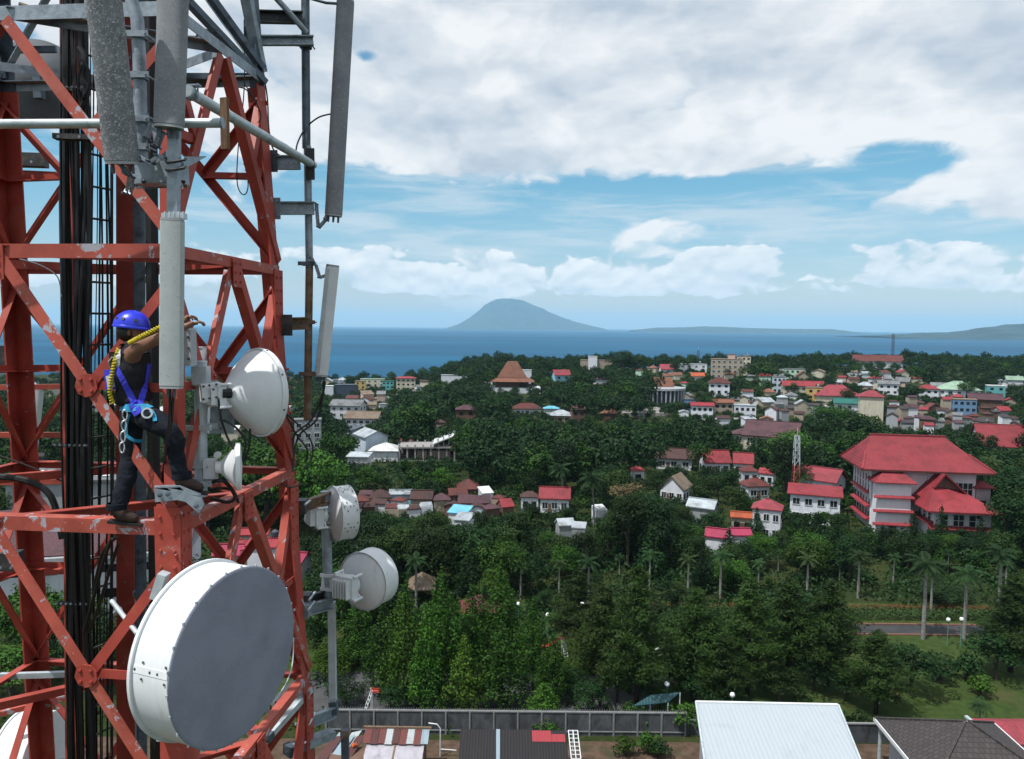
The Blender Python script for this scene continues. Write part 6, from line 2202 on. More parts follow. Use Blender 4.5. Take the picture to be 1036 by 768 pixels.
def colonnade():
    t = thing('colonnade_building', 'curved grey building with a row of tall columns and a terracotta roof behind', 'building')
    s = site(676, 411, 0.5)
    u = s.y / FPX
    R = 20 * u
    n = 28
    mb = MB().lathe([(R * 0.85, -3), (R * 0.85, 8.4)], (0, R, 0), UP, n, True); mb.build('wall', wall_mat('slate'), t)
    mb = MB().lathe([(R * 0.86, 8.0), (R * 1.08, 8.0), (R * 1.08, 9.0), (R * 0.5, 9.3), (0.01, 9.3)], (0, R, 0), UP, n); mb.build('ring_roof', wall_mat('grey'), t)
    mb = MB().lathe([(R * 1.05, -4), (R * 1.05, 0.5), (R * 0.8, 0.6)], (0, R, 0), UP, n); mb.build('base', wall_mat('grey'), t)
    for i in range(14):
        a = PI + PI * (i + 0.5) / 14
        MB().tube([(R * math.cos(a), R + R * math.sin(a), 0.4), (R * math.cos(a), R + R * math.sin(a), 8.1)], 0.42, 8).build('column', wall_mat('grey'), t)
    mb = MB(); roof_solid(mb, 'gable', 15 * u, 9, 4.5, 1, 9.3); mb.v = [(x - 1 * u, y + R + 3, z) for x, y, z in mb.v]
    mb.build('roof', roof_mat('terra'), t)
    at_local(t, (s.x, s.y, s.z), 0.0)
    guard([P(654, 387, s.y), P(697, 411, s.y)], s.y)
    # stepped grey plaza in front
    q = thing('stone_terrace', 'broad grey paved terrace stepping down before the curved colonnade', 'terrace')
    for i in range(4):
        y = s.y - 6 - i * 9
        a = P(640 - i * 2, 418, y)
        MB().box((P(657 - i * 2, 418, y).x, y, terrain(a.x, y) - 0.6 + 0.9), (40 * u, 8.9, 2.4)).build('step', wall_mat('concrete'), q)
    guard([P(636, 412, s.y - 30), P(678, 426, s.y - 30)], s.y - 34)


colonnade()


def unfinished():
    t = thing('unfinished_building', 'unfinished concrete frame with open bays and a white tilted roof at one end', 'building')
    s = site(432, 467, 0.0)
    u = s.y / FPX
    w = 56 * u
    cm = wall_mat('concrete')
    for i in range(8):
        x = -w / 2 + w * i / 7
        for y in (0, 9):
            MB().box((x, y, 2.0), (0.45, 0.45, 6.0)).build('column', cm, t)
    MB().box((0, 4.5, 4.2), (w + 0.6, 10, 0.45)).build('slab', cm, t)
    MB().box((0, 4.5, 0.2), (w + 0.6, 10, 0.3)).build('slab', cm, t)
    MB().box((0, 9.6, 2.3), (w, 0.3, 3.8)).build('rear_wall', wall_mat('brown'), t)
    mb = MB().prism([(w * 0.10, -0.8, 5.0), (w * 0.5, -0.8, 7.6), (w * 0.5, -0.8, 7.9), (w * 0.10, -0.8, 5.3)], (0, 10.5, 0)); mb.build('roof', roof_mat('white'), t)
    for i in range(4):
        MB().box((w * (0.2 + 0.1 * i), 0, 5.6 + 0.3 * i), (0.35, 0.35, 2.4 + 0.6 * i)).build('post', cm, t)
    for i in range(3):
        MB().box((-w * 0.1 + i * 3.4, 3, 1.6), (3.0, 0.3, 2.4)).build('infill_wall', wall_mat('pinkish'), t)
    at_local(t, s, 0.05)
    guard([P(404, 450, s.y), P(461, 465, s.y)], s.y)


unfinished()


def lattice_mast(label, px, py0, py1, Y, r0, r1, cols, name='radio_mast'):
    t = thing(name, label, 'mast', (0, 0, 0))
    a, b = P(px, py1, Y), P(px, py0, Y)
    h = b.z - a.z
    n = max(4, int(h / (r0 * 2.2)))
    for i in range(n):
        z0, z1 = h * i / n, h * (i + 1) / n
        m_ = cols[int(i / n * len(cols))]
        mb = MB()
        ra, rb_ = r0 + (r1 - r0) * i / n, r0 + (r1 - r0) * (i + 1) / n
        c = [(-1, -1), (1, -1), (1, 1), (-1, 1)]
        for k in range(4):
            x, y = c[k]; x2, y2 = c[(k + 1) % 4]
            mb.bar((x * ra, y * ra, z0), (x * rb_, y * rb_, z1), r0 * 0.22, r0 * 0.22)
            mb.bar((x * ra, y * ra, z0), (x2 * rb_, y2 * rb_, z1), r0 * 0.13, r0 * 0.13)
            mb.bar((x * rb_, y * rb_, z1), (x2 * rb_, y2 * rb_, z1), r0 * 0.13, r0 * 0.13)
        mb.build('lattice_section', m_, t)
    MB().tube([(0, 0, h), (0, 0, h + r0 * 2.5)], r0 * 0.1, 6).build('spike', M_GALVL, t)
    t.location = (a.x, a.y, a.z)
    guard([P(px - 3, py0, Y), P(px + 3, py0 + (py1 - py0) * .95, Y)], Y)
    return t


lattice_mast('small red and white lattice mast standing by the white and green annex', 804.5, 441, 500, 168, 0.75, 0.42, [M_REDW, M_REDW, M_GALVL, M_GALVL])
lattice_mast('thin dark mast on the skyline beside the dark red roofed hall', 902.5, 338, 372, 640, 0.9, 0.7, [M_GALVD], 'far_mast')
lattice_mast('thin dark mast on the ridge by the small orange roof', 706, 354, 376, 590, 0.9, 0.6, [M_GALVD], 'far_mast')
lattice_mast('faint short mast right of the skyline hall', 958, 366, 384, 640, 0.7, 0.5, [M_GALVD], 'far_mast')


def left_house():
    """the big brown-roofed white building below and behind the mast"""
    t = thing('brown_roof_building', 'large white building with brown tiled roof seen through the left lattice, below the worker', 'building')
    c = P(80, 560, 98.0)
    w, d, h = 26.0, 14.0, 8.2
    MB().box((0, d / 2, h / 2 - 6), (w, d, h + 12)).build('wall', wall_mat('white'), t)
    MB().box((0, d / 2 - 0.9, h - 0.25), (w + 1.6, d + 1.6, 0.5)).build('cornice', wall_mat('grey'), t)
    mb = MB(); roof_solid(mb, 'gable', w, d, 4.5, 1.0, 0); mb.v = [(x, y + d / 2, z + h + 0.01) for x, y, z in mb.v]
    mb.build('roof', roof_mat('purple'), t)
    for i in range(7):
        MB().box((-w / 2 + (i + 0.5) * w / 7, -0.02, h - 2.2), (2.0, 0.14, 1.0)).build('window', M_GLASS, t)
        MB().box((-w / 2 + (i + 0.5) * w / 7, -0.02, h - 5.6), (2.0, 0.14, 1.2)).build('window', M_GLASS, t)
    at_local(t, (c.x, 98.0, c.z - h), RAD(14))
    q = thing('grey_roof_building', 'grey flat roofed annex with white tanks, behind the brown-roofed building at the left', 'building')
    c = P(70, 486, 128.0)
    MB().box((0, 6, 3), (20, 12, 18)).build('wall', wall_mat('grey'), q)
    MB().box((0, 6, 12.2), (21, 13, 0.5)).build('roof', roof_mat('grey'), q)
    mb = MB()
    for i in range(8):
        mb.box((-6 + i * 1.6, 3, 13.0), (1.1, 2.2, 0.3), Matrix.Rotation(0.4, 3, 'X'))
    mb.build('solar_heater', M_WHITE2, q)
    MB().tube([(4, 8, 12.4), (4, 8, 14.2)], 0.9, 14).build('water_tank', wall_mat('slate'), q)
    at_local(q, (c.x, 128, c.z - 12.4), RAD(10))


left_house()

# ------------------------------------------------------------------ park, road and the yards at the bottom edge
def sheet(name, pts, m, z=None, kind='structure'):
    o = MB().poly(pts).build(name, m)
    return tag(o, kind=kind)


M_ASPH = mat('asphalt', (0.026, 0.028, 0.031), 0.9, 0, 0.25, 0.8, 0.2, 30, dirt=(0.042, 0.042, 0.042), dscale=0.25)
M_LAWN = mat('lawn', (0.034, 0.056, 0.014), 0.95, 0, 0.25, 0.9, 0.4, 14, dirt=(0.065, 0.062, 0.026), dscale=0.12, dlo=0.52, dhi=0.75, spec=0.1)
M_SOIL = mat('bare_soil', (0.085, 0.058, 0.042), 0.95, 0, 0.35, 0.9, 0.5, 8, dirt=(0.05, 0.055, 0.03), dscale=0.3, spec=0.1)
M_KERB = mat('kerb_paint', (0.17, 0.075, 0.055), 0.85, 0, 0.2, 2)
M_CONC = mat('weathered_concrete', (0.070, 0.078, 0.088), 0.9, 0, 0.25, 1.5, 0.2, 12, dirt=(0.026, 0.030, 0.033), dscale=0.8, dlo=0.42, dhi=0.68, stretch=(1, 1, 0.5))
M_CONCL = mat('pale_concrete', (0.19, 0.20, 0.205), 0.9, 0, 0.15, 3)
M_TIN = roof_mat('white')


def flat_z(x, y):
    return terrain(x, y)


sheet('lawn', [(-30, 72.5, 0.004), (110, 72.5, 0.004), (110, 108, 0.004), (-30, 108, 0.004)], M_LAWN)
sheet('road', [(40, 96.6, 0.012), (140, 96.6, 0.012), (140, 99.8, 0.012), (40, 99.8, 0.012)], M_ASPH)
sheet('path', [(-26, 75.0, 0.008), (14, 75.0, 0.008), (20, 84.0, 0.008), (-24, 84.5, 0.008)], mat('grey_paving', (0.050, 0.052, 0.056), 0.9, 0, 0.2, 0.7, 0.2, 10, dirt=(0.05, 0.05, 0.05), dscale=0.3))
sheet('yard', [(-45, 55, 0.006), (60, 55, 0.006), (60, 70.2, 0.006), (-45, 70.2, 0.006)], M_SOIL)
for nm, y0, y1 in (('kerb', 96.3, 96.585), ('kerb', 99.815, 100.1)):
    o = MB().box((90, (y0 + y1) / 2, 0.07), (100, y1 - y0, 0.14)).build(nm, M_KERB)
    tag(o, kind='structure')

# boundary wall with posts, coping and a spiked top
BW = thing('boundary_wall', 'long dark grey concrete boundary wall with pale posts between the yards and the park', 'wall', (-10, 71.3, 0))
xa, xb = P(330, 737, 71.3).x, P(693, 745, 71.3).x
MB().box(((xa + xb) / 2, 71.3, 1.0), (xb - xa, 0.14, 2.6)).build('panel', M_CONC, BW)
MB().box(((xa + xb) / 2, 71.3, 2.36), (xb - xa + 0.2, 0.26, 0.12)).build('coping', M_CONCL, BW)
MB().box(((xa + xb) / 2, 71.2, 0.42), (xb - xa, 0.08, 0.10)).build('lower_rail', M_CONCL, BW)
n = 15
for i in range(n + 1):
    x = xa + (xb - xa) * i / n
    MB().box((x, 71.21, 1.0), (0.16, 0.12, 2.62)).build('post', M_CONCL, BW)
mb = MB()
i = xa
while i < xb:
    mb.box((i, 71.3, 2.52), (0.05, 0.05, 0.2)); i += 0.24
mb.build('spikes', M_CONCL, BW)['kind'] = 'stuff'
B2 = thing('boundary_wall', 'darker lower stretch of wall in shade beside the white roof', 'wall', (xb + 2, 71.6, 0))
MB().box((xb + 2.4, 71.6, 0.7), (4.4, 0.14, 1.5)).build('panel', M_CONC, B2)
MB().box((xb + 2.4, 71.6, 1.5), (4.5, 0.24, 0.1)).build('coping', M_CONC, B2)
x0 = P(862, 760, 69).x
B3 = thing('boundary_wall', 'short stretch of dark wall between the white roof and the tiled hip roof', 'wall', (x0, 70, 0))
MB().box((x0 + 3, 70.5, 0.9), (11, 0.14, 1.9)).build('panel', M_CONC, B3)
MB().box((x0 + 3, 70.5, 1.9), (11.1, 0.26, 0.12)).build('coping', M_CONCL, B3)


def plane_roof(mb, p0, p1, down, L, th=0.12):
    """roof sheet from its upper edge p0-p1, falling L metres along down"""
    p0, p1 = Vector(p0), Vector(p1)
    d = Vector(down).normalized() * L
    nrm = (p1 - p0).cross(d).normalized()
    if nrm.z > 0: nrm = -nrm
    mb.prism([p0, p1, p1 + d, p0 + d], nrm * th)


def corrugated(name, col, dirt, sc=1.0, axis='X'):
    m, k, b, _ = new_mat(name)
    tc = k.n('ShaderNodeTexCoord')
    v = tc.outputs['Object']
    n = k.noise(v, 0.5, 7, 0.65, 0.5)
    st = k.n('ShaderNodeMapping'); st.inputs['Scale'].default_value = (6, 0.25, 0.25); k.put(st.inputs[0], v)
    n2 = k.noise(st.outputs[0], 1.0, 6, 0.7)
    c = k.mix(k.mr(n, 0.5, 0.8, 0, 0.7), rgba(col), rgba(dirt))
    c = k.mix(k.mr(n2, 0.52, 0.75, 0, 0.6), c, rgba(dirt))
    k.put(b.inputs['Base Color'], c)
    b.inputs['Roughness'].default_value = 0.5
    b.inputs['Metallic'].default_value = 0.15
    w = k.n('ShaderNodeTexWave', wave_type='BANDS', bands_direction=axis)
    k.put(w.inputs['Vector'], v)
    w.inputs['Scale'].default_value = sc
    bp = k.n('ShaderNodeBump')
    bp.inputs['Strength'].default_value = 0.45
    bp.inputs['Distance'].default_value = 0.04
    k.put(bp.inputs['Height'], w.outputs[1])
    k.put(b.inputs['Normal'], bp.outputs[0])
    return m


M_WCORR = corrugated('white_corrugated', (0.37, 0.42, 0.46), (0.31, 0.35, 0.385), 0.8)
WR = thing('white_roofed_hall', 'large bright white corrugated metal roof at the bottom edge of the photo', 'building', (0, 0, 0))
p0, p1 = G(704, 711, 6.2), G(848, 714, 6.2)
dn = Vector((-math.sin(RAD(7.5)) * math.cos(RAD(13)), -math.cos(RAD(7.5)) * math.cos(RAD(13)), -math.sin(RAD(13))))
mb = MB(); plane_roof(mb, p0, p1, dn, 14.0); r = mb.build('roof', M_WCORR, WR)
mb = MB(); mb.bar(p0 + Vector((0, 0.05, 0.05)), p1 + Vector((0, 0.05, 0.05)), 0.25, 0.16); mb.build('ridge_cap', M_WHITE2, r)
mb = MB(); mb.bar(p0 + UP * 0.06, p0 + dn * 14 + UP * 0.06, 0.16, 0.2); mb.bar(p1 + UP * 0.06, p1 + dn * 14 + UP * 0.06, 0.16, 0.2); mb.build('verge', M_GALVL, r)
q = (p1 - p0).normalized()
mb = MB(); mb.box(((p0 + p1) / 2 + dn * 7 - UP * 3.9), ((p1 - p0).length - 1.0, 12.5, 5.4), Matrix.Rotation(RAD(-7.5), 3, 'Z')); mb.build('wall', wall_mat('grey'), WR)

# dark tiled hip roof
M_TILE = roof_mat('dark')
m, k, b, _ = new_mat('dark_roof_tiles')
tc = k.n('ShaderNodeTexCoord')
br = k.n('ShaderNodeTexBrick')
k.put(br.inputs['Vector'], tc.outputs['Object'])
br.inputs['Color1'].default_value = (0.050, 0.042, 0.043, 1); br.inputs['Color2'].default_value = (0.034, 0.029, 0.030, 1); br.inputs['Mortar'].default_value = (0.012, 0.010, 0.010, 1)
br.inputs['Scale'].default_value = 1.0
br.inputs['Brick Width'].default_value = 0.45; br.inputs['Row Height'].default_value = 0.42; br.inputs['Mortar Size'].default_value = 0.03
k.put(b.inputs['Base Color'], br.outputs[0]); b.inputs['Roughness'].default_value = 0.75
bp = k.n('ShaderNodeBump'); bp.inputs['Distance'].default_value = 0.05; bp.inputs['Strength'].default_value = 0.6
k.put(bp.inputs['Height'], br.outputs[0]); k.put(b.inputs['Normal'], bp.outputs[0])
M_TILE = m
TH = thing('tiled_roof_house', 'dark brown tiled hip roof with white fascia at the bottom right corner', 'house')
c0 = G(883, 729, 4.2)
mb = MB(); roof_solid(mb, 'hip', 9.4, 9.4, 2.75, 0.6, 0); o = mb.build('roof', M_TILE, TH)
mb = MB(); mb.box((0, 0, -2.6), (8.6, 8.6, 5.0)); mb.build('wall', wall_mat('white'), TH)
mb = MB()
for s in (-1, 1):
    mb.box((s * 5.32, 0, 0.06), (0.10, 10.8, 0.34)); mb.box((0, s * 5.32, 0.06), (10.5, 0.10, 0.34))
mb.build('fascia', M_WHITE2, TH)
mb = MB()
for sx, sy in ((-1, -1), (1, -1), (1, 1), (-1, 1)):
    mb.bar((sx * 5.3, sy * 5.3, 0.24), (0.0 + sx * 0.15, 0, 3.0), 0.24, 0.12)
mb.build('hip_tiles', M_TILE, o)
mb = MB().tube([(-4.9, 4.9, -4.4), (-4.9, 4.9, 0)], 0.16, 10); mb.build('veranda_post', M_GALVL, TH)
TH.location = (c0.x + 5.2, c0.y - 5.5, 4.2)
TH.rotation_euler = (0, 0, RAD(-3))
PR = thing('pink_roof_house', 'pinkish red metal roofed house right of the dark tiled hip roof', 'house')
c1 = G(1018, 755, 3.6)
mb = MB(); roof_solid(mb, 'hip', 9.5, 3.4, 0.9, 0.5, 0); r = mb.build('roof', roof_mat('pink'), PR)
MB().box((0, 0, -2), (9.0, 3.0, 4.0)).build('wall', wall_mat('white'), PR)
MB().bar((-5.4, 2.4, 0.25), (-5.0, -4.2, 0.0), 0.3, 0.2).build('gutter', M_GALVL, PR)
PR.location = (c1.x + 4.6, c1.y + 2.2, 3.6)

# rusted shed
M_RSHEET = [corrugated('rust_sheet', (0.13, 0.035, 0.030), (0.06, 0.025, 0.02), 2.2), corrugated('pale_sheet', (0.36, 0.40, 0.42), (0.20, 0.16, 0.14), 2.2), corrugated('blue_grey_sheet', (0.24, 0.32, 0.38), (0.14, 0.12, 0.11), 2.2), corrugated('dark_rust_sheet', (0.075, 0.024, 0.024), (0.04, 0.018, 0.018), 2.2)]
RS = thing('rusted_shed', 'shed with a patchwork of rusty and pale roof sheets above two white panels', 'shed')
a, b_ = G(370, 737, 3.4), G(434, 738, 3.4)
seq = (0, 3, 0, 1, 3, 0, 1, 0, 2)
for i, s in enumerate(seq):
    f0, f1 = i / len(seq), (i + 1) / len(seq)
    mb = MB(); plane_roof(mb, a.lerp(b_, f0), a.lerp(b_, f1 + 0.01), (0, -0.95, -0.32), 1.6 + (i % 2) * 0.08, 0.03 + 0.004 * (i % 3)); mb.build('roof_sheet', M_RSHEET[s], RS)
a2, b2 = G(371, 750, 2.8), G(431, 750, 2.8)
for i in range(2):
    mb = MB(); plane_roof(mb, a2.lerp(b2, i * 0.5 + 0.01), a2.lerp(b2, i * 0.5 + 0.48), (0, -0.97, -0.22), 5.0, 0.05); mb.build('white_panel', MATS.get('shed_panel') or mat('shed_panel', (0.34, 0.33, 0.375), 0.7, 0, 0.1, 1.5, dirt=(0.22, 0.21, 0.22), dscale=0.8), RS)
mb = MB(); mb.bar(a2.lerp(b2, 0.493) + UP * 0.02, a2.lerp(b2, 0.493) + Vector((0, -4.9, -1.05)), 0.14, 0.06)
mb.bar(a + Vector((-0.2, 0.1, 0.1)), b_ + Vector((0.2, 0.1, 0.1)), 0.18, 0.14); mb.build('batten', M_RUST, RS)
mb = MB(); mb.box((a + b_) / 2 + Vector((0, -3, -2.7)), ((b_ - a).length - 0.4, 5.4, 3.2)); mb.build('wall', wall_mat('brown'), RS)
LS = thing('tin_lean_to', 'lean-to of pale blue tin sheets with an orange bucket, left of the rusted shed', 'shed')
for i, (x, s) in enumerate(((337, 3), (343, 2), (349, 2), (356, 1), (361, 3))):
    mb = MB(); p = G(x, 745 - (i % 2) * 4, 3.0); plane_roof(mb, p, p + Vector((0.9, 0.1, 0.05 * i)), (-0.35, -0.9, -0.3), 3.5, 0.03 + 0.004 * i); mb.build('roof_sheet', M_RSHEET[s], LS)
p = G(352, 760, 2.6); MB().box(p + Vector((0, 0, -1.5)), (3.0, 2.0, 2.6)).build('wall', wall_mat('brown'), LS)
p = G(357, 754, 2.9)
BU = thing('orange_bucket', 'small orange bucket lying on the tin lean-to', 'bucket', p)
MB().lathe([(0.001, 0), (0.16, 0), (0.20, 0.32), (0.18, 0.32), (0.15, 0.04)], p - UP * 0.1, (0.6, 0.2, 0.7), 16).build('pail', mat('orange_plastic', (0.55, 0.10, 0.02), 0.5), BU)
MB().tube([p + Vector((0.1, -0.1, 0.2)), p + Vector((0.25, -0.15, 0.25)), p + Vector((0.3, 0.1, 0.2))], 0.012, 6).build('handle', M_GALV, BU)

DR = thing('dark_roofed_shed', 'black sheet roof with a pale strip and a red patch beside the white lattice frame', 'shed')
a, b_ = G(466, 737.5, 3.2), G(572, 739, 3.2)
M_DSHEET = corrugated('black_sheet', (0.010, 0.008, 0.010), (0.022, 0.018, 0.020), 1.2)
dd = Vector((0.02, -0.95, -0.25)).normalized()
mb = MB(); plane_roof(mb, a, b_, dd, 9, 0.05); mb.build('roof', M_DSHEET, DR)
mb = MB(); plane_roof(mb, a.lerp(b_, 0.34) + UP * 0.03, a.lerp(b_, 0.375) + UP * 0.03, dd, 8.9, 0.03); mb.build('pale_strip', M_RSHEET[2], DR)
mb = MB(); plane_roof(mb, a.lerp(b_, 0.68) + UP * 0.03 + dd * 0.1, a.lerp(b_, 0.86) + UP * 0.03 + dd * 0.1, dd, 1.3, 0.03); plane_roof(mb, a.lerp(b_, 0.862) + UP * 0.034 + dd * 0.5, a.lerp(b_, 0.99) + UP * 0.034 + dd * 0.5, dd, 0.9, 0.03); mb.build('red_patch', corrugated('red_sheet', (0.30, 0.035, 0.045), (0.2, 0.03, 0.035), 2.2), DR)
MB().box((a + b_) / 2 + Vector((0, -4.6, -2.6)), ((b_ - a).length - 0.5, 8.4, 3.0)).build('wall', wall_mat('brown'), DR)
LF = thing('trellis', 'white trellis frame standing at the end of the black sheet roof', 'trellis')
a = G(575, 739, 3.2)
mb = MB()
for i in range(3):
    mb.bar(a + Vector((0.42 * i, 0, 0)), a + Vector((0.42 * i + 0.05, -3.0, -0.9)), 0.07, 0.07)
mb.build('upright', M_WHITE2, LF)
mb = MB()
for i in range(8):
    q = Vector((0, -3.0, -0.9)) * (i / 7)
    mb.bar(a + q, a + q + Vector((0.86, 0, 0)), 0.06, 0.05)
mb.build('crossbar', M_WHITE2, LF)
MB().bar(a + Vector((0.4, -0.1, -3.2)), a + Vector((0.4, -0.1, 0)), 0.08, 0.08, (0, 1, 0)).build('leg', M_WHITE2, LF)
PF = thing('pipe_frame', 'bent white pipe frame between the rusted shed and the black roof', 'frame')
p = G(440, 738, 2.6)
MB().tube([p + Vector((-0.6, 0, 0.6)), p + Vector((0.2, 0, 0.5)), p + Vector((0.5, 0, 0.1)), p + Vector((0.5, 0, -2.6))], 0.06, 8).build('bent_pipe', M_WHITE2, PF)
MB().tube([p + Vector((0.5, 0, -1.9)), p + Vector((2.0, 0, -2.0))], 0.05, 8).build('lower_pipe', M_WHITE2, PF)

# park furniture
LAMPS = []


def lamp(px, py, h, label):
    p = P(px, py, 1.0)
    d = ray(px, py)
    # globe height h above the ground
    t = (h - CAMH) / d.z
    p = d * t + Vector((0, 0, CAMH))
    z = terrain(p.x, p.y)
    q = thing('park_lamp', label, 'lamp', (p.x, p.y, z))
    MB().tube([(p.x, p.y, z), (p.x, p.y, z + h - 0.25)], [0.07, 0.045], 8).build('post', mat('lamp_post', (0.10, 0.22, 0.19), 0.5) if 'lamp_post' not in MATS else MATS['lamp_post'], q)
    MB().lathe([(0.001, -0.26), (0.14, -0.24), (0.25, -0.10), (0.26, 0.05), (0.18, 0.2), (0.001, 0.27)], (p.x, p.y, z + h), UP, 14).build('globe', MATS['lamp_globe'], q)
    MB().lathe([(0.09, -0.36), (0.13, -0.25)], (p.x, p.y, z + h), UP, 10, True).build('collar', M_GALVD, q)
    GUARD.append((px - 3, py - 3, px + 3, py + 8, p.y))


mat('lamp_globe', (0.80, 0.82, 0.84), 0.4, 0, 0.02)
for px, py, h, lb in ((973, 626.5, 3.6, 'white globe lamp on a green post by the flower bed, the brighter of the pair'), (959.5, 627, 3.4, 'smaller globe lamp left of the bright one by the flower bed'),
                      (524.5, 611, 3.6, 'white globe lamp among the bright conifers, left one'), (554, 622, 3.6, 'globe lamp with a double head below the yellowish conifer'),
                      (589, 611, 3.6, 'white globe lamp left of the olive pines'), (741, 703, 3.2, 'white globe lamp just above the white metal roof'), (675, 692, 3.4, 'white globe lamp over the teal canopy'),
                      (634, 629, 3.4, 'small globe lamp between two olive pines'), (665, 657, 3.4, 'small globe lamp in front of the tallest olive pine')):
    lamp(px, py, h, lb)
TC = thing('teal_canopy', 'faded teal canopy on white posts under the olive pines', 'canopy')
pts = [G(640, 715, 2.4), G(676, 711, 2.4), G(688, 701, 3.0), G(658, 704, 3.0)]
MB().prism(pts, (0, 0, 0.08)).build('roof', corrugated('teal_sheet', (0.016, 0.070, 0.085), (0.03, 0.04, 0.05), 1.0), TC)
for p in pts:
    MB().tube([(p.x, p.y, 0), (p.x, p.y, p.z)], 0.06, 8).build('post', M_WHITE2, TC)
for lb, px, py, s, rz in (('red curved playground slide on pale poles, left of the bright conifers', 376, 722, 1.0, 0.4), ('small red playground slide seen between the conifers and the pines', 570, 662, 0.8, 2.0)):
    p = G(px, py, 0.0)
    t = thing('playground_slide', lb, 'slide')
    red = MATS.get('slide_red') or mat('slide_red', (0.50, 0.07, 0.05), 0.5)
    pts = [Vector((0, 0, 2.4)), Vector((0.8, 0, 2.2)), Vector((1.8, 0.3, 1.3)), Vector((2.6, 0.9, 0.6)), Vector((3.2, 1.8, 0.25))]
    mb = MB()
    for q0, q1 in zip(pts, pts[1:]):
        mb.bar(q0 * s, q1 * s, 0.7 * s, 0.06)
    mb.build('chute', red, t)
    mb = MB()
    for side in (-0.34, 0.34):
        mb.tube([(q_ + Vector((0, side, 0.16))) * s for q_ in pts], 0.05, 6)
    mb.build('side_rail', red, t)
    for x, y in ((0, -0.3), (0, 0.3), (-0.9, -0.3), (-0.9, 0.3)):
        MB().tube([(x * s, y * s, 0), (x * s, y * s, (2.6 if x == 0 else 0.1) * s)] if x == 0 else [(x * s, y * s, 0), (0, y * s, 2.3 * s)], 0.045, 6).build('pole', M_WHITE2, t)
    mb = MB()
    for i in range(6):
        f = i / 6
        mb.tube([((-0.9 + 0.9 * f) * s, -0.3 * s, 2.3 * f * s), ((-0.9 + 0.9 * f) * s, 0.3 * s, 2.3 * f * s)], 0.03, 6)
    mb.build('rung', M_WHITE2, t)
    at_local(t, p, rz)
for lb, px, py, w, d, rm in (('thatched brown hut roof between the lower drum dish and the conifers', 427, 592, 24, 4.5, 'tan'), ('low brown roofed shelter behind the bright conifers', 490, 615, 44, 4, 'rust')):
    p = site(px, py, 2.6)
    u = p.y / FPX
    t = thing('park_shelter', lb, 'shelter')
    mb = MB(); roof_solid(mb, 'hip', w * u, d, 1.6, 0.3, 2.6); mb.build('roof', roof_mat(rm), t)
    for sx in (-1, 1):
        for sy in (-1, 1):
            MB().box((sx * w * u * 0.45, sy * d * 0.42, 1.3), (0.18, 0.18, 2.6)).build('post', M_WOOD, t)
    at_local(t, p, 0.1)
    guard([P(px - w / 2, py - 6, p.y), P(px + w / 2, py + 3, p.y)], p.y)

# ------------------------------------------------------------------ trees, palms, shrubs
rng = np.random.default_rng(12)


def foliage_mat(name, dark, light, yellow=None, trans=0.13, vary=0.42):
    m, k, b, out = new_mat(name)
    ge = k.n('ShaderNodeNewGeometry')
    oi = k.n('ShaderNodeObjectInfo')
    tc = k.n('ShaderNodeTexCoord')
    n = k.noise(tc.outputs['Object'], 0.35, 3, 0.6)
    c = k.mix(ge.outputs['Random Per Island'], rgba(dark), rgba(light))
    c = k.mix(k.mr(n, 0.35, 0.68, 0.0, 0.6), c, rgba([x * 1.45 for x in light]))
    if yellow:
        c = k.mix(k.mr(oi.outputs['Random'], 0.55, 1.0, 0, 0.55), c, rgba(yellow))
    f = k.mr(k.m('FRACT', k.m('MULTIPLY', oi.outputs['Random'], 7.31)), 0, 1, 1 - vary, 1 + vary, False)
    c = k.mix(1.0, c, k.xyz(f, f, f), 'MULTIPLY')
    k.put(b.inputs['Base Color'], c)
    b.inputs['Roughness'].default_value = 0.55
    b.inputs['Specular IOR Level'].default_value = 0.12
    tr = k.n('ShaderNodeBsdfTranslucent')
    k.put(tr.inputs[0], k.mix(1.0, c, (0.9, 1.25, 0.45, 1), 'MULTIPLY'))
    ms = k.n('ShaderNodeMixShader')
    ms.inputs[0].default_value = trans
    k.put(ms.inputs[1], b.outputs[0])
    k.put(ms.inputs[2], tr.outputs[0])
    k.nt.links.new(ms.outputs[0], out.inputs[0])
    return m


M_LEAF = foliage_mat('broad_leaves', (0.003, 0.012, 0.004), (0.014, 0.039, 0.010), (0.030, 0.050, 0.010))
M_LEAFB = foliage_mat('bright_leaves', (0.008, 0.034, 0.006), (0.034, 0.088, 0.011), (0.055, 0.095, 0.014))
M_CONIF = foliage_mat('conifer_leaves', (0.005, 0.022, 0.004), (0.032, 0.085, 0.009), (0.060, 0.10, 0.012))
M_PINE = foliage_mat('pine_needles', (0.007, 0.019, 0.004), (0.022, 0.047, 0.008), (0.028, 0.044, 0.008))
M_DCON = foliage_mat('dark_conifer_leaves', (0.004, 0.016, 0.006), (0.013, 0.036, 0.009))
M_PALM = foliage_mat('palm_leaves', (0.007, 0.024, 0.008), (0.022, 0.055, 0.016), (0.045, 0.062, 0.016))
M_BROWNL = foliage_mat('brownish_leaves', (0.040, 0.034, 0.018), (0.085, 0.066, 0.034))
M_BARK = mat('bark', (0.055, 0.045, 0.036), 0.95, 0, 0.4, 3, 0.5, 8, spec=0.1)
M_DBARK = mat('dark_bark', (0.022, 0.019, 0.017), 0.95, 0, 0.4, 3, 0.5, 8, spec=0.1)
M_PTRUNK = mat('palm_trunk', (0.22, 0.215, 0.205), 0.9, 0, 0.25, 2, 0.3, 6, dirt=(0.11, 0.105, 0.10), dscale=1.5, stretch=(1, 1, 4), spec=0.1)


def norm(a):
    return a / np.maximum(np.linalg.norm(a, axis=1, keepdims=True), 1e-6)


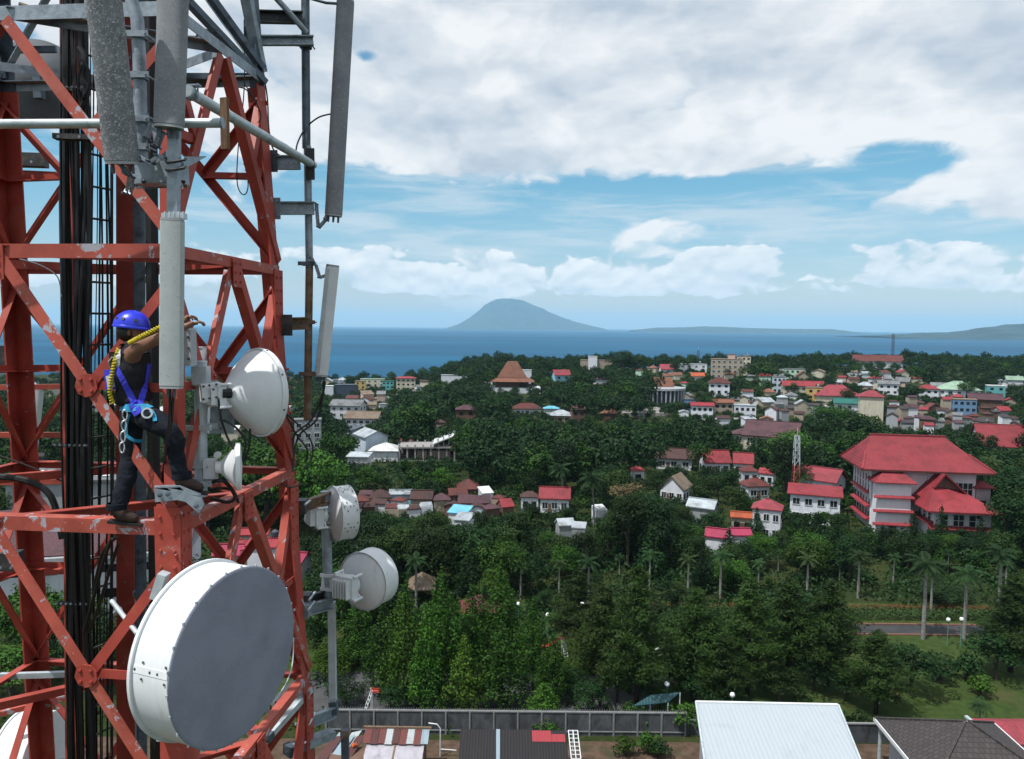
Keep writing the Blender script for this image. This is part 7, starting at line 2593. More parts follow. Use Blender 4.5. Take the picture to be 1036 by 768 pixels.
def leaf_quads(c, nrm, L, Wd, axis=None):
    """one folded diamond leaf clump per row: centres, normals, length, width"""
    n = len(c)
    if axis is None:
        axis = rng.normal(size=(n, 3))
    u = axis - nrm * np.sum(axis * nrm, axis=1, keepdims=True)
    u = norm(u)
    w = np.cross(nrm, u)
    L = np.asarray(L).reshape(-1, 1); Wd = np.asarray(Wd).reshape(-1, 1)
    v = np.stack([c - u * L / 2, c + w * Wd / 2 + nrm * L * 0.10 - u * L * 0.05, c + u * L / 2 - nrm * L * 0.12, c - w * Wd / 2 + nrm * L * 0.10 + u * L * 0.04], axis=1)
    return v.reshape(-1, 3)


def quads_mesh(name, v, m):
    n = len(v) // 4
    me = bpy.data.meshes.new(name)
    me.vertices.add(len(v))
    me.vertices.foreach_set('co', np.ascontiguousarray(v, dtype=np.float32).ravel())
    me.loops.add(len(v))
    me.loops.foreach_set('vertex_index', np.arange(len(v), dtype=np.int32))
    me.polygons.add(n)
    me.polygons.foreach_set('loop_start', np.arange(0, len(v), 4, dtype=np.int32))
    me.materials.append(m)
    me.update(calc_edges=True)
    me.validate()
    return me


def lobes_leaves(lobes, per, size, jit=0.38, flat=0.0, shell=(0.72, 1.05)):
    """leaf clumps on the shells of ellipsoid lobes (cx,cy,cz,rx,ry,rz)"""
    out = []
    for (cx, cy, cz, rx, ry, rz) in lobes:
        n = int(per * (rx * ry + rx * rz + ry * rz) / 3)
        n = max(8, n)
        d = norm(rng.normal(size=(n, 3)))
        keep = d[:, 2] > rng.uniform(-1.05, -0.1, n)
        d = d[keep]; n = len(d)
        rad = rng.uniform(shell[0], shell[1], (n, 1))
        # ragged shell
        wob = 1 + 0.14 * np.sin(d[:, :1] * 7 + cx * 3) + 0.12 * np.sin(d[:, 1:2] * 9 + cy * 5) + 0.08 * np.sin(d[:, 2:3] * 11)
        c = np.array([cx, cy, cz]) + d * np.array([rx, ry, rz]) * rad * wob
        nr = norm(d * np.array([1 / rx, 1 / ry, 1 / rz]) * min(rx, rz) + rng.normal(size=(n, 3)) * jit + np.array([0, 0, 0.35]))
        s = size * rng.uniform(0.65, 1.35, n)
        out.append(leaf_quads(c, nr, s, s * 0.62))
    return np.concatenate(out)


def trunk_mb(h, r, limbs, lean=0.0, seed=0):
    rnd = random.Random(seed)
    mb = MB()
    top = Vector((lean, lean * 0.5, h))
    mb.tube([(0, 0, -0.6), (0, 0, 0.2), (lean * 0.3 + rnd.uniform(-.1, .1), rnd.uniform(-.1, .1), h * 0.5), top], [r * 1.35, r, r * 0.8, r * 0.45], 9)
    for (x, y, z) in limbs:
        b = Vector((lean * 0.3, 0, h * rnd.uniform(0.45, 0.85)))
        e = Vector((x, y, z))
        m = (b + e) / 2 + Vector((0, 0, 0.4))
        mb.tube([b, m, e], [r * 0.42, r * 0.28, r * 0.10], 6)
    return mb


def broadleaf(seed, h, cr, per, size, trunk_f=0.38, nl=15, squash=0.8):
    global rng
    rng = np.random.default_rng(seed)
    rnd = random.Random(seed)
    cz = h - cr * squash
    lobes = [(0, 0, cz, cr * 0.55, cr * 0.55, cr * squash * 0.6)]
    for i in range(nl):
        a = rnd.uniform(0, 2 * PI)
        e = rnd.uniform(-0.35, 1.0)
        rr = cr * 0.62 * math.cos(e * 1.2) * rnd.uniform(0.75, 1.2)
        s = cr * rnd.uniform(0.26, 0.48)
        lobes.append((rr * math.cos(a), rr * math.sin(a), cz + cr * squash * 0.68 * math.sin(e * 1.35) * rnd.uniform(0.8, 1.15), s, s * rnd.uniform(0.8, 1.2), s * rnd.uniform(0.6, 0.9)))
    v = lobes_leaves(lobes, per, size)
    tb = trunk_mb(cz, 0.05 * cr + 0.09, [l[:3] for l in lobes[1:10]], rnd.uniform(-.4, .4), seed)
    return v, tb


def conifer(seed, h, r, per, size, tip=0.35):
    """pyramidal conifer: whorls of upturned leafy shoots round a straight stem"""
    global rng
    rng = np.random.default_rng(seed)
    rnd = random.Random(seed)
    lobes = []
    z = h * 0.13
    while z < h * 0.97:
        f = (z - h * 0.13) / (h * 0.84)
        R = r * (1 - f) ** 0.75 * rnd.uniform(0.85, 1.1) + 0.12
        k = max(3, int(2 + R * 2.6))
        a0 = rnd.uniform(0, 6.28)
        for i in range(k):
            a = a0 + 2 * PI * i / k + rnd.uniform(-.35, .35)
            q = R * rnd.uniform(0.62, 1.06)
            s = max(0.22, R * 0.34) * rnd.uniform(0.75, 1.2)
            lobes.append((q * math.cos(a), q * math.sin(a), z + 0.25 * R * rnd.uniform(0.3, 1.2), s, s, s * rnd.uniform(1.2, 1.9)))
        lobes.append((0, 0, z, R * 0.55, R * 0.55, R * 0.6 + 0.25))
        z += max(0.42, 0.36 * R + 0.2)
    lobes.append((0, 0, h - 0.35, 0.16, 0.16, 0.6))
    v = lobes_leaves(lobes, per, size, 0.5)
    mb = MB().tube([(0, 0, -0.5), (0, 0, h * 0.5), (0, 0, h * 0.97)], [0.055 * r + 0.10, 0.12, 0.03], 8)
    return v, mb


def pine(seed, h, r, nb, per, size, bare=0.28):
    """feathery pine: ascending branches carrying sprays of fine drooping needles"""
    global rng
    rng = np.random.default_rng(seed)
    rnd = random.Random(seed)
    mb = MB().tube([(0, 0, -0.5), (0.1, 0, h * 0.4), (rnd.uniform(-.3, .3), 0.1, h * 0.97)], [0.30, 0.20, 0.03], 8)
    C, A = [], []
    for i in range(nb):
        f = (i + rnd.random()) / nb
        z = h * (bare + (0.99 - bare) * f)
        a = i * 2.399 + rnd.uniform(-.5, .5)
        prof = min(1.0, 0.55 + f * 2.2) * (1 - f) ** 0.9 * 1.28
        L = r * prof * rnd.uniform(0.55, 1.12) + 0.35
        rise = rnd.uniform(0.2, 0.75)
        b = np.array([0, 0, z]); e = b + np.array([math.cos(a) * L, math.sin(a) * L, L * rise])
        mb.tube([tuple(b), tuple((b + e) / 2 + np.array([0, 0, 0.1])), tuple(e)], [0.055, 0.035, 0.012], 5)
        k = int(per * L)
        t = rng.uniform(0.22, 1.08, (k, 1)) ** 0.8
        sp = 0.16 + 0.30 * L * 0.35
        c = b + (e - b) * t + rng.normal(size=(k, 3)) * np.array([sp, sp, sp * 0.75])
        C.append(c)
        d = norm((e - b)[None, :] / L + rng.normal(size=(k, 3)) * 0.55 + np.array([0, 0, 0.1]))
        A.append(d)
    c = np.concatenate(C); ax = np.concatenate(A)
    out = norm(c * np.array([1, 1, 0.0]) + 1e-3)
    nr = norm(out * 0.5 + rng.normal(size=c.shape) * 0.6 + np.array([0, 0, 0.6]))
    s = size * rng.uniform(0.6, 1.5, len(c))
    return leaf_quads(c, nr, s, s * 0.24, ax), mb


def palm(seed, h, fr, nf, royal=True, curve=0.0):
    rnd = random.Random(seed)
    tb = MB()
    pts, rs = [], []
    for i in range(8):
        t = i / 7
        pts.append((curve * t * t, curve * 0.4 * t * t, -0.4 + (h + 0.4) * t))
        rs.append((0.24 if royal else 0.17) * (1.15 - 0.45 * t + (0.12 * math.sin(t * PI) if royal else 0)))
    tb.tube(pts, rs, 10)
    top = Vector(pts[-1])
    V = []
    for i in range(nf):
        a = i * 2.399 + rnd.uniform(-.2, .2)
        up = 1.15 - 1.35 * (i / nf) + rnd.uniform(-.1, .1)
        L = fr * rnd.uniform(0.85, 1.1)
        d0 = Vector((math.cos(a) * math.cos(up), math.sin(a) * math.cos(up), math.sin(up)))
        P_ = []
        p = top + Vector((0, 0, 0.9 if royal else 0.1))
        d = d0.copy()
        st = 14
        for k in range(st + 1):
            P_.append(p.copy())
            p = p + d * (L / st)
            d = (d + Vector((0, 0, -0.115 - 0.03 * rnd.random()))).normalized()
        for k in range(1, st):
            t = k / st
            tg = (P_[k + 1] - P_[k - 1]).normalized()
            sd = tg.cross(UP)
            if sd.length < 1e-3: sd = Vector((1, 0, 0))
            sd.normalize()
            ll = L * 0.24 * math.sin(PI * (0.12 + 0.85 * t)) + 0.1
            for s in (-1, 1):
                for q in range(2):
                    o = P_[k] + tg * (L / st) * (0.5 * q)
                    e = o + (sd * s * 0.85 + tg * 0.55 + Vector((0, 0, -0.35 - 0.25 * rnd.random()))).normalized() * ll
                    wv = tg * (L / st) * 0.26
                    m_ = (o + e) / 2 + Vector((0, 0, 0.06))
                    V += [o - wv * 0.4, m_ - wv, e, m_ + wv]
        for k in range(st):
            w = 0.035 * (1 - k / st) + 0.012
            sd = (P_[k + 1] - P_[k]).cross(UP)
            sd = sd.normalized() * w if sd.length > 1e-4 else Vector((w, 0, 0))
            V += [P_[k] - sd, P_[k] + sd, P_[k + 1] + sd, P_[k + 1] - sd]
    if royal:
        cs = MB().tube([tuple(top), tuple(top + Vector((0, 0, 0.5))), tuple(top + Vector((0, 0, 1.3)))], [0.20, 0.19, 0.08], 10)
    else:
        cs = None
    return np.array([tuple(v) for v in V]), tb, cs


class Kind:
    """a tree mesh with its crown and trunk, reused by every individual of that shape"""
    def __init__(s, v, tb, mleaf, mbark, extra=None):
        s.v = v
        s.crown = quads_mesh('crown', v, mleaf)
        t = tb.build('trunk', mbark)
        s.trunk = t.data
        bpy.data.objects.remove(t)
        s.extra = None
        if extra is not None:
            e = extra.build('crownshaft', mleaf)
            s.extra = e.data
            bpy.data.objects.remove(e)
        s.r = float(np.percentile(np.hypot(v[:, 0], v[:, 1]), 96))
        s.h = float(v[:, 2].max())
        s.zlow = float(np.percentile(v[:, 2], 4))

    def put(s, name, label, cat, x, y, z, sc, rz, group, sxy=1.0):
        o = thing(name, label, cat, (x, y, z), group)
        o.rotation_euler = (0, 0, rz)
        o.scale = (sc * sxy, sc * sxy, sc)
        for nm, me in (('crown', s.crown), ('trunk', s.trunk), ('crownshaft', s.extra)):
            if me is not None:
                c = bpy.data.objects.new(nm, me)
                COL.objects.link(c)
                c.parent = o
        return o


BROAD = [Kind(*broadleaf(30 + i, h, cr, 70, 0.46, nl=n, squash=sq), M_LEAF, M_BARK) for i, (h, cr, n, sq) in enumerate(((11, 5.0, 17, .8), (13, 5.2, 22, .95), (9.5, 4.6, 13, .75), (12, 4.2, 18, 1.1), (10, 5.6, 20, .6), (14, 4.4, 20, 1.25), (11, 5.4, 12, .85)))]
BROADB = [Kind(*broadleaf(50 + i, h, cr, 78, 0.42, nl=n, squash=sq), M_LEAFB, M_BARK) for i, (h, cr, n, sq) in enumerate(((10, 4.8, 18, .8), (9, 5.4, 20, .6)))]
BROWN = Kind(*broadleaf(61, 11, 4.4, 70, 0.42), M_BROWNL, M_BARK)
CON = [Kind(*conifer(70 + i, h, r, 110, 0.30), M_CONIF, M_DBARK) for i, (h, r) in enumerate(((15, 2.7), (14, 3.1), (13, 2.3)))]
DCON = [Kind(*conifer(80 + i, h, r, 80, 0.36), M_DCON, M_DBARK) for i, (h, r) in enumerate(((12, 2.2), (10, 1.8)))]
PINE = [Kind(*pine(90 + i, h, r, nb, 78, 0.50, 0.16), M_PINE, M_DBARK) for i, (h, r, nb) in enumerate(((17, 3.6, 60), (15, 3.3, 52), (16, 3.9, 64)))]
def _palm(*a, **k):
    v, tb, cs = palm(*a, **k)
    return Kind(v, tb, M_PALM, M_PTRUNK, cs)
ROYAL = [_palm(101, 9.0, 3.1, 17), _palm(102, 8.2, 2.9, 15)]
COCO = [_palm(103, 9.5, 3.6, 20, royal=False, curve=1.4), _palm(104, 7.5, 3.3, 18, royal=False, curve=-1.0)]
SHRUB = [Kind(*broadleaf(110 + i, 1.9, 1.2, 330, 0.24, nl=9, squash=.8), M_LEAFB if i else M_LEAF, M_BARK) for i in range(2)]

rw = random.Random(77)
PLACED = []
for i, h_ in enumerate([o for o in bpy.data.objects if o.parent is None and o.get('category') in ('house', 'building', 'hall', 'warehouse', 'pavilion')]):
    PLACED.append((h_.location.x, h_.location.y, 5.0))


def screen_box(kind, x, y, z, sc, full=0.85):
    t = proj((x, y, z + kind.h * sc))
    b = proj((x, y, z + kind.zlow * sc))
    r = kind.r * sc * full / y * FPX
    return t[0] - r, t[1], t[0] + r, b[1]


def blocked(box, y, tol=0.10):
    x0, y0, x1, y1 = box
    for gx0, gy0, gx1, gy1, gy in GUARD:
        if gy <= y + 1.0:
            continue
        w = min(x1, gx1) - max(x0, gx0)
        h = min(y1, gy1) - max(y0, gy0)
        if w > 0 and h > 0 and w * h > min(55.0, tol * (gx1 - gx0) * max(1.0, gy1 - gy0)):
            return True
    return False


def by_top(kind, px, py_top, Y, sx=1.0):
    """individual whose top is seen at a pixel, standing at distance Y"""
    p = P(px, py_top, Y)
    z = terrain(p.x, Y)
    return p.x, Y, z, (p.z - z) / kind.h


def spot_tree(kind, name, label, cat, px, pyt, Y, group, wpx=None):
    x, y, z, sc = by_top(kind, px, pyt, Y)
    sxy = 1.0
    if wpx:
        sxy = (wpx / 2 / FPX * Y) / (kind.r * sc)
    PLACED.append((x, y, kind.r * sc * sxy * 0.6))
    kind.put(name, label, cat, x, y, z, sc, rw.uniform(0, 6.28), group, sxy)
    if name == 'royal_palm':
        GUARD.append((px - 15, pyt, px + 15, pyt + 30, Y + 2)); GUARD.append((px - 2, pyt + 30, px + 2, pyt + 52, Y + 2))


# the row of bright conifers behind the wall
for i, (px, pyt, w, Y, k, lb) in enumerate((
        (410, 586, 62, 78, 0, 'bright green pointed conifer right of the lower drum dish, nearest the mast'),
        (386, 618, 46, 80, 2, 'shorter conifer in shade just right of the long side tube'),
        (362, 602, 44, 86, 2, 'dark green conifer partly behind the long side tube'),
        (446, 573, 66, 79, 1, 'broad bright conifer second from the lower drum dish, its tip above the others'),
        (432, 610, 44, 75, 2, 'low leafy conifer in front of the broad bright one'),
        (478, 590, 58, 82, 0, 'dense conifer just right of the broad bright one'),
        (470, 640, 46, 75, 2, 'short conifer with hanging tips at the wall'),
        (507, 566, 56, 84, 1, 'conifer with thin feathered top left of the yellowish one'),
        (508, 628, 54, 76, 2, 'round-topped conifer in front of the feathered one'),
        (540, 602, 44, 80, 0, 'conifer with a yellowish tip by the double globe lamp'),
        (560, 640, 46, 78, 1, 'low bright conifer at the edge of the playground'),
        (550, 690, 44, 73, 2, 'small bush-like conifer bending over the black sheet roof'),
        (335, 640, 50, 84, 1, 'conifer between the mast and the long side tube'),
        (592, 628, 44, 84, 2, 'conifer left of the olive pines, half in their shade'))):
    spot_tree(CON[k], 'conifer_tree', lb, 'conifer', px, pyt, Y, 'bright conifers behind the wall', w)
# olive pines in the middle
for px, pyt, w, Y, k, lb in ((647, 570, 74, 76, 0, 'tallest olive pine with a black trunk standing by the wall'), (612, 590, 62, 80, 1, 'olive pine left of the tallest one'), (706, 592, 74, 79, 2, 'olive pine right of the tallest one, over the teal canopy'),
                       (760, 584, 70, 80, 0, 'olive pine with bare forked branches above the white roof'), (800, 582, 64, 84, 1, 'loose olive pine over the right half of the white roof'), (842, 584, 72, 82, 2, 'wide olive pine right of the white roof corner'),
                       (890, 636, 64, 76, 1, 'short full pine behind the tiled hip roof'), (586, 575, 54, 90, 1, 'narrow olive pine above the playground slide'), (1028, 580, 74, 86, 0, 'olive pine cut by the right edge of the photo'), (680, 622, 50, 84, 1, 'thin olive pine between the tallest and the canopy pine'),
                       (735, 640, 52, 76, 1, 'young olive pine at the left corner of the white roof')):
    spot_tree(PINE[k], 'pine_tree', lb, 'pine', px, pyt, Y, 'olive pines in the park', w)
for i, (px, pyt, Y, w, k) in enumerate(((600, 690, 75, 40, 0), (625, 676, 78, 44, 2), (668, 690, 76, 40, 3), (700, 672, 79, 48, 0), (722, 690, 76, 40, 2), (745, 668, 80, 46, 4), (790, 676, 78, 50, 0), (825, 668, 81, 52, 2), (858, 676, 79, 44, 3), (350, 690, 77, 44, 2), (395, 694, 75, 34, 0), (575, 676, 80, 40, 3))):
    spot_tree(BROAD[k], 'low_tree', ('leafy low tree filling the gap under the pines, %s from the mast' % ('first', 'second', 'third', 'fourth', 'fifth', 'sixth', 'seventh', 'eighth', 'ninth')[i]) if i < 9 else ('low tree at the foot of the long side tube', 'small low tree behind the rusted shed', 'low tree below the playground slide by the pines')[i - 9], 'tree', px, pyt, Y, 'low trees behind the wall', w)
# royal palms of the road
for px, pyt, Y, k, lb in ((938, 561, 97.5 - 2.3, 0, 'royal palm with clean grey trunk at the near kerb, left of the pair'), (944, 573, 104, 1, 'royal palm just behind the left near-kerb palm'), (979, 572, 95.2, 0, 'royal palm at the near kerb right of the globe lamps'),
                       (1014, 552, 104, 0, 'tall royal palm by the right edge, far side of the road'), (1019, 566, 112, 1, 'thinner royal palm behind the tall right-edge one'), (870, 556, 110, 1, 'royal palm with yellow frond above the bend of the road'), (730, 556, 108, 0, 'royal palm with long bare trunk above the white roof'),
                       (697, 560, 110, 1, 'royal palm left of the long bare trunked one'), (768, 566, 112, 0, 'royal palm right of the long bare trunked one'), (818, 560, 110, 1, 'royal palm over the loose olive pines'), (850, 566, 118, 0, 'small royal palm crown left of the yellow-fronded one'),
                       (658, 556, 112, 0, 'royal palm crown just behind the tallest olive pine'), (596, 562, 106, 1, 'royal palm left of the tallest olive pine'), (566, 566, 110, 0, 'royal palm behind the yellowish conifer'), (527, 568, 108, 1, 'royal palm behind the feathered conifer'), (421, 560, 104, 0, 'royal palm with pale trunk right of the lower drum dish'),
                       (627, 560, 118, 1, 'distant royal palm in the row, between pine and palm'), (788, 556, 122, 0, 'small distant royal palm above the palm row'), (905, 560, 116, 1, 'royal palm in shadow left of the near-kerb pair'), (960, 556, 122, 0, 'royal palm crown between the kerb palms, further back')):
    spot_tree(ROYAL[k], 'royal_palm', lb, 'palm', px, pyt, Y, 'royal palms along the park road')
# single trees worth naming
for kind, nm, lb, ct, px, pyt, Y, w in (
        (BROADB[0], 'broadleaf_tree', 'round bright green tree beside the small red and white mast', 'tree', 806, 434, 205, 62),
        (BROADB[1], 'broadleaf_tree', 'wide yellow green tree crown at the left edge of the purple hall', 'tree', 840, 410, 300, 50),
        (BROWN, 'broadleaf_tree', 'brownish leafed tree in the middle of the wood', 'tree', 637, 486, 150, 44),
        (BROADB[1], 'rain_tree', 'bright flat-topped tree seen between the legs of the mast behind the little dish', 'tree', 268, 444, 145, 100),
        (BROADB[0], 'rain_tree', 'bright green tree right of the flat-topped one, touching the right leg', 'tree', 318, 452, 140, 70),
        (BROAD[1], 'broadleaf_tree', 'big round dark tree standing highest on the ridge skyline', 'tree', 630, 354, 520, 30),
        (BROAD[0], 'broadleaf_tree', 'large dark tree mass left of the white three-storey block', 'tree', 772, 366, 470, 50),
        (BROAD[2], 'broadleaf_tree', 'dark tree right of the grey stone terrace', 'tree', 690, 406, 330, 36),
        (BROAD[2], 'broadleaf_tree', 'dark bushy tree on the lawn right of the tiled hip roof', 'tree', 925, 650, 80, 62),
        (BROAD[0], 'broadleaf_tree', 'dark tree at the right edge before the lawn', 'tree', 1010, 640, 84, 60),
        (BROAD[4], 'broadleaf_tree', 'low dark tree under the royal palms beside the flower bed', 'tree', 955, 592, 108, 56),
        (BROADB[0], 'broadleaf_tree', 'bright bushy tree at the lower left behind the mast, by the white wall', 'tree', 25, 588, 84, 80),
        (BROADB[1], 'broadleaf_tree', 'second bright bushy tree lower left, right of the first', 'tree', 75, 600, 88, 70),
        (BROADB[0], 'broadleaf_tree', 'bright tree low at the left edge under the mast rails', 'tree', 10, 650, 78, 80),
        (DCON[0], 'dark_conifer', 'pointed dark conifer in front of the college hall roof', 'conifer', 953, 510, 134, 20),
        (DCON[0], 'dark_conifer', 'pointed dark conifer left of the college front', 'conifer', 925, 518, 132, 26),
        (DCON[1], 'dark_conifer', 'short dark conifer at the college left corner', 'conifer', 893, 530, 130, 22),
        (DCON[0], 'dark_conifer', 'bright pointed conifer right of the college front', 'conifer', 993, 522, 132, 28),
        (DCON[1], 'dark_conifer', 'slim conifer at the right end of the college', 'conifer', 1012, 518, 136, 22),
        (DCON[0], 'dark_conifer', 'tall slim conifer before the pink roofed white villa', 'conifer', 766, 512, 140, 20),
        (DCON[1], 'dark_conifer', 'pointed green conifer between the two magenta roofs', 'conifer', 738, 534, 128, 24),
        (DCON[0], 'dark_conifer', 'dark conifer below the white annex', 'conifer', 848, 520, 130, 24)):
    spot_tree(kind, nm, lb, ct, px, pyt, Y, 'single trees', w)
for px, py, s, k, lb in ((640, 737, 1.3, 1, 'bushy green shrub against the boundary wall'), (690, 740, 1.4, 1, 'yellowish shrub at the right end of the boundary wall'), (560, 752, .9, 1, 'small shrub at the foot of the wall near the lattice frame'),
                      (632, 764, .9, 1, 'low green shrub in the red soil yard'), (655, 762, 1.0, 1, 'leafy green shrub left of the yellowish one'), (668, 766, .9, 0, 'dark low shrub at the bottom edge by the white roof'),
                      (870, 742, 1.2, 0, 'dark shrub under the tiled hip roof corner'), (950, 690, 1.6, 0, 'wide shrub in the middle of the right lawn'), (978, 688, 1.6, 0, 'shrub at the right of the wide lawn shrub'), (905, 672, 1.1, 1, 'pale twiggy shrub beside the short full pine'),
                      (993, 705, 1.2, 1, 'pale green palm-like shrub in front of the right lawn'), (1008, 590, 1.5, 0, 'dark shrub behind the far lawn')):
    p = G(px, py, 0.0)
    SHRUB[k].put('shrub', lb, 'shrub', p.x, p.y, terrain(p.x, p.y), s, rw.uniform(0, 6), 'shrubs of park and yards', 1.1)
    PLACED.append((p.x, p.y, 1.5))
spot_tree(COCO[1], 'small_palm', 'small yellow green palm above the ridge of the tiled hip roof', 'palm', 992, 706, 74, 'palms in the wood', 34)
# flower beds on both sides of the road
M_FLOWER = foliage_mat('hedge_leaves', (0.02, 0.05, 0.015), (0.05, 0.09, 0.025))
rng = np.random.default_rng(5)
n = 9000
c = np.stack([rng.uniform(20, 90, n), rng.uniform(101.2, 104.6, n), rng.uniform(0.1, 0.9, n)], 1)
o = bpy.data.objects.new('hedge', quads_mesh('hedge', leaf_quads(c, norm(rng.normal(size=(n, 3)) * .6 + [0, -.3, 1]), np.full(n, .34), np.full(n, .22)), M_FLOWER)); COL.objects.link(o)
tag(o, 'low green hedge bed along the far side of the park road', 'hedge')
n = 2600
c = np.stack([rng.uniform(20, 90, n), rng.uniform(104.7, 105.5, n), rng.uniform(0.2, 0.75, n)], 1)
M_ORANGE = foliage_mat('orange_flowers', (0.10, 0.035, 0.015), (0.24, 0.085, 0.035), trans=0.15)
o = bpy.data.objects.new('flower_bed', quads_mesh('flower_bed', leaf_quads(c, norm(rng.normal(size=(n, 3)) * .6 + [0, -.3, 1]), np.full(n, .3), np.full(n, .22)), M_ORANGE)); COL.objects.link(o)
tag(o, 'strip of orange flowers behind the green hedge of the road', 'flower bed')


# ---- the wood: nearest trees as individuals, the rest as one mass
def free(x, y, r):
    for a, b, q in PLACED:
        if (a - x) ** 2 + (b - y) ** 2 < (q + r) ** 2:
            return False
    return True


FAR_V = {}


def far_kind(seed, h, cr, n, size, squash):
    global rng
    rng = np.random.default_rng(seed)
    v, _ = broadleaf(seed, h, cr, n, size, nl=11, squash=squash)
    return v


FARS = [far_kind(200 + i, h, cr, 20, 0.85, sq) for i, (h, cr, sq) in enumerate(((10, 5, .8), (12, 5.2, .9), (9, 4.6, .7), (11, 4.6, 1.0)))]
WOOD_LABELS = [('dark round-crowned tree in the dense wood of the valley', 'dark trees of the dense wood')]
cand = []
GUARD.append((15, 488, 125, 615, 97.0))
PLACED += [(-56 + i * 5.0, 100 + j * 6.0 + i * 1.2, 4.5) for i in range(-3, 4) for j in range(0, 7)]
Y = 80.0
while Y < 680:
    sp = 5.6 if Y < 150 else (7.6 if Y < 250 else (9.2 if Y < 400 else 11))
    half = 0.76 * Y
    x = -half
    while x < half:
        cand.append((x + rw.uniform(-.42, .42) * sp, Y + rw.uniform(-.42, .42) * sp, sp))
        x += sp
    Y += sp * 0.92
indiv, mass = [], []
for (x, y, sp) in cand:
    u = x / y
    px = CX + u * FPX
    if px < -60 or px > 1100:
        continue
    if y < 121 and px > 880 and rw.random() < 0.85:          # the open lawns by the road
        continue
    if y < 109 and (px > 862 or (px < 300 and rw.random() < 0.5)):
        continue
    if y < 88 and px > 300:
        continue
    if y < 94 and px < 640 and px > 380 and rw.random() < 0.35:
        continue
    if px < 300 and y > 150 and rw.random() < 0.45:           # thinner behind the mast
        continue
    z = terrain(x, y)
    if z < SEA_Z + 2.5:
        continue
    if not free(x, y, 1.2 if y < 140 else 1.6):
        continue
    k = rw.randrange(7)
    ok = False
    f = rw.uniform(0.75, 1.12) if y > 140 else rw.uniform(0.66, 0.98)
    if y > 180: f *= rw.choice((0.9, 1.1, 1.35)) if y < 450 else rw.choice((0.72, 0.85, 1.05))
    for sc in (f, f * 0.72, f * 0.5, f * 0.34):
        if not blocked(screen_box(BROAD[k], x, y, z, sc), y):
            ok = True
            break
    if not ok:
        continue
    (indiv if len(indiv) < 285 and y < 260 else mass).append((x, y, z, sc, k))
for _ in range(4200):
    y = 108 + 560 * rw.random() ** 1.1
    x = rw.uniform(-0.7, 0.76) * y
    px = CX + x / y * FPX
    if (y < 121 and px > 862) or not free(x, y, 0.3):
        continue
    z = terrain(x, y)
    k = rw.randrange(5)
    for sc in (0.42, 0.30, 0.2):
        if not blocked(screen_box(BROAD[k], x, y, z - 1.2 * sc, sc), y, 0.06):
            mass.append((x, y, z - 1.2 * sc, sc, k))
            break
GROUPS = [('dark broad-crowned tree in the dense wood below the houses', 'dark broad trees of the wood'), ('bright green broad-crowned tree scattered in the dense wood', 'bright trees of the wood')]
MARKS = [('the red corrugated veranda house', 562, 500), ('the timber gable house', 687, 490), ('the pink-roofed white villa', 781, 520), ('the small red and white mast', 805, 470), ('the college left wing', 868, 505),
         ('the college right end', 1002, 500), ('the thatched hut', 427, 588), ('the magenta roofs', 738, 538), ('the orange low house', 753, 524), ('the tiny lone red house', 646, 474), ('the brown-red bungalow', 767, 492),
         ('the brown tiled house', 685, 460), ('the two-height red roof', 726, 460), ('the purple hall', 790, 432), ('the wavy pale tin roof', 578, 528), ('the turquoise village roof', 465, 518), ('the upper small drum dish', 345, 520),
         ('the long bare trunked palm', 730, 580), ('the near-kerb palm pair', 940, 585), ('the tall right-edge palm', 1014, 570), ('the brownish tree', 637, 500), ('the lower drum dish', 400, 585), ('the palm over the bend', 870, 575), ('the white annex', 830, 508),
         ('the white tilted village roof', 491, 497), ('the long pale tin roof', 714, 512), ('the red gable hall', 840, 482), ('the white pavilion', 388, 455)]
OWN = {}
for ph_, mx, my in MARKS:
    for wd_, ox, oy in (('just left of', -26, 4), ('just right of', 26, 4), ('right below', 0, 26), ('rising behind', 0, -22)):
        best = None
        for t_ in indiv:
            if t_[:2] in OWN: continue
            q = proj((t_[0], t_[1], t_[2] + 7 * t_[3]))
            d_ = math.hypot(q[0] - mx - ox, q[1] - my - oy)
            if d_ < 15 and (best is None or d_ < best[0]):
                best = (d_, t_)
        if best:
            OWN[best[1][:2]] = wd_ + ' ' + ph_
for (x, y, z, sc, k) in indiv:
    own = OWN.get((x, y))
    br_ = rw.random() < 0.18
    kd = BROADB[k % 2] if br_ else BROAD[k]
    if y < 140 and not br_ and k in (1, 3):
        DCON[k // 2].put('dark_conifer', 'dark conifer ' + own if own else 'dark leafy conifer crowded among the park trees', 'conifer', x, y, z, sc * 0.95, rw.uniform(0, 6.28), 'dark conifers of the park', rw.uniform(1.1, 1.5))
        continue
    kd.put('broadleaf_tree', ('bright green tree ' if br_ else 'dark broad tree ') + own if own else GROUPS[br_][0], 'tree', x, y, z, sc, rw.uniform(0, 6.28), GROUPS[br_][1], rw.uniform(0.9, 1.12))
parts, brt = [], []
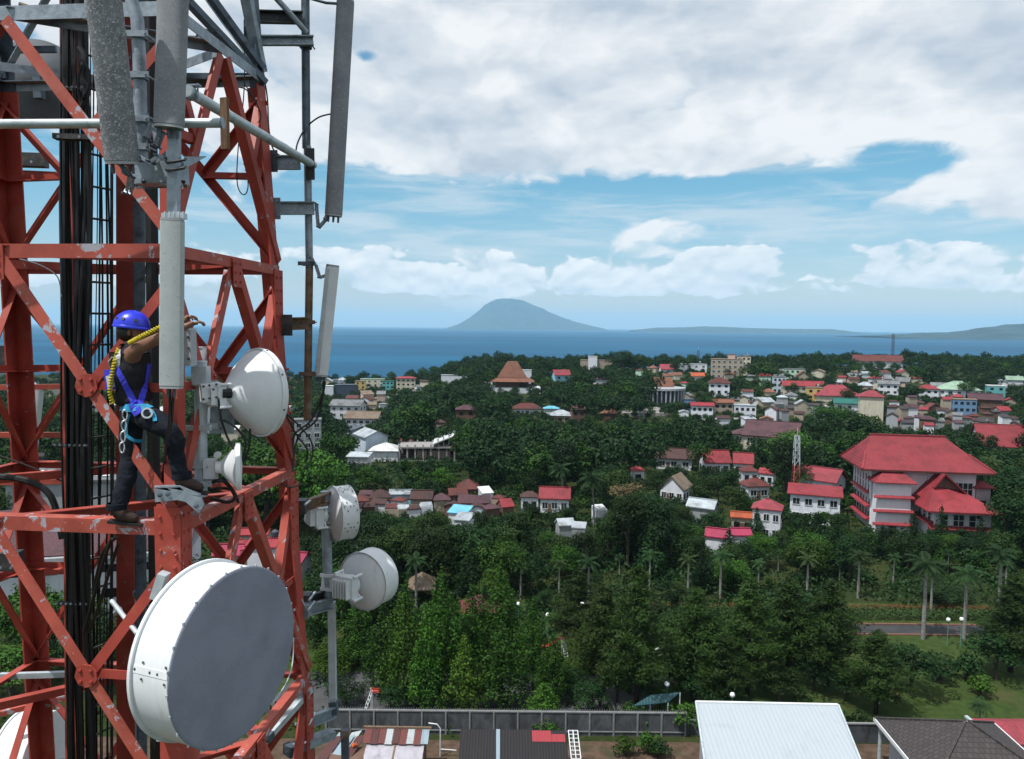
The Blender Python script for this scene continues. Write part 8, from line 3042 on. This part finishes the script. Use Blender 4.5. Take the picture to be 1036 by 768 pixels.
for (x, y, z, sc, k) in mass:
    v = FARS[k % 4] * np.array([sc * rw.uniform(.9, 1.2), sc * rw.uniform(.9, 1.2), sc])
    a = rw.uniform(0, 6.28)
    ca, sa = math.cos(a), math.sin(a)
    v = np.stack([v[:, 0] * ca - v[:, 1] * sa + x, v[:, 0] * sa + v[:, 1] * ca + y, v[:, 2] + z], 1)
    (brt if rw.random() < 0.2 else parts).append(v)
for nm, lst, m_ in (('wood', parts, M_LEAF), ('wood', brt, M_LEAFB)):
    o = bpy.data.objects.new(nm, quads_mesh(nm, np.concatenate(lst), m_))
    COL.objects.link(o)
    tag(o, 'distant wood of broad-crowned trees covering the slopes and ridge' if m_ is M_LEAF else 'scattered lighter treetops within the distant wood', 'wood', kind='stuff')
# palms sticking out of the wood
np_ = 0
for _ in range(400):
    if np_ >= 46: break
    Y = rw.uniform(118, 470)
    px = rw.uniform(330, 1030)
    x = (px - CX) / FPX * Y
    z = terrain(x, Y)
    k = COCO[rw.randrange(2)]
    sc = rw.uniform(0.7, 1.02)
    if blocked(screen_box(k, x, Y, z, sc, 0.7), Y, 0.06):
        continue
    k.put('coconut_palm', 'coconut palm rising out of the dense wood', 'palm', x, Y, z, sc, rw.uniform(0, 6.28), 'coconut palms in the wood')
    np_ += 1
# undergrowth on the forest floor
rng = np.random.default_rng(9)
pts = []
for _ in range(6800):
    y = 72 + 330 * rw.random() ** 1.5
    x = rw.uniform(-0.76, 0.76) * y
    if y < 108 and not (free(x, y, 0.4)): continue
    pxx = CX + x / y * FPX
    if y < 108 and (pxx > 866 or (rw.random() < 0.8 and not (330 < pxx < 866 and y > (75 if pxx > 560 else 85)))): continue
    z = terrain(x, y)
    s = rw.uniform(0.6, 1.9) if y > 90 else rw.uniform(.4, 1.0)
    if y > 122 and blocked((CX + x / y * FPX - s / y * FPX, proj((x, y, z + s))[1], CX + x / y * FPX + s / y * FPX, proj((x, y, z))[1]), y, 0.05): continue
    pts.append((x, y, z + s * 0.3, s * 1.5, s * 1.5, s * 0.9))
v = lobes_leaves(pts, 16, 0.62, 0.6)
o = bpy.data.objects.new('undergrowth', quads_mesh('undergrowth', v, M_LEAF)); COL.objects.link(o)
tag(o, 'tangled green undergrowth on the floor of the wood', 'undergrowth', kind='stuff')
print('TREES', len(indiv), len(mass), sum(len(p) for p in parts) // 4, len(v) // 4, np_)
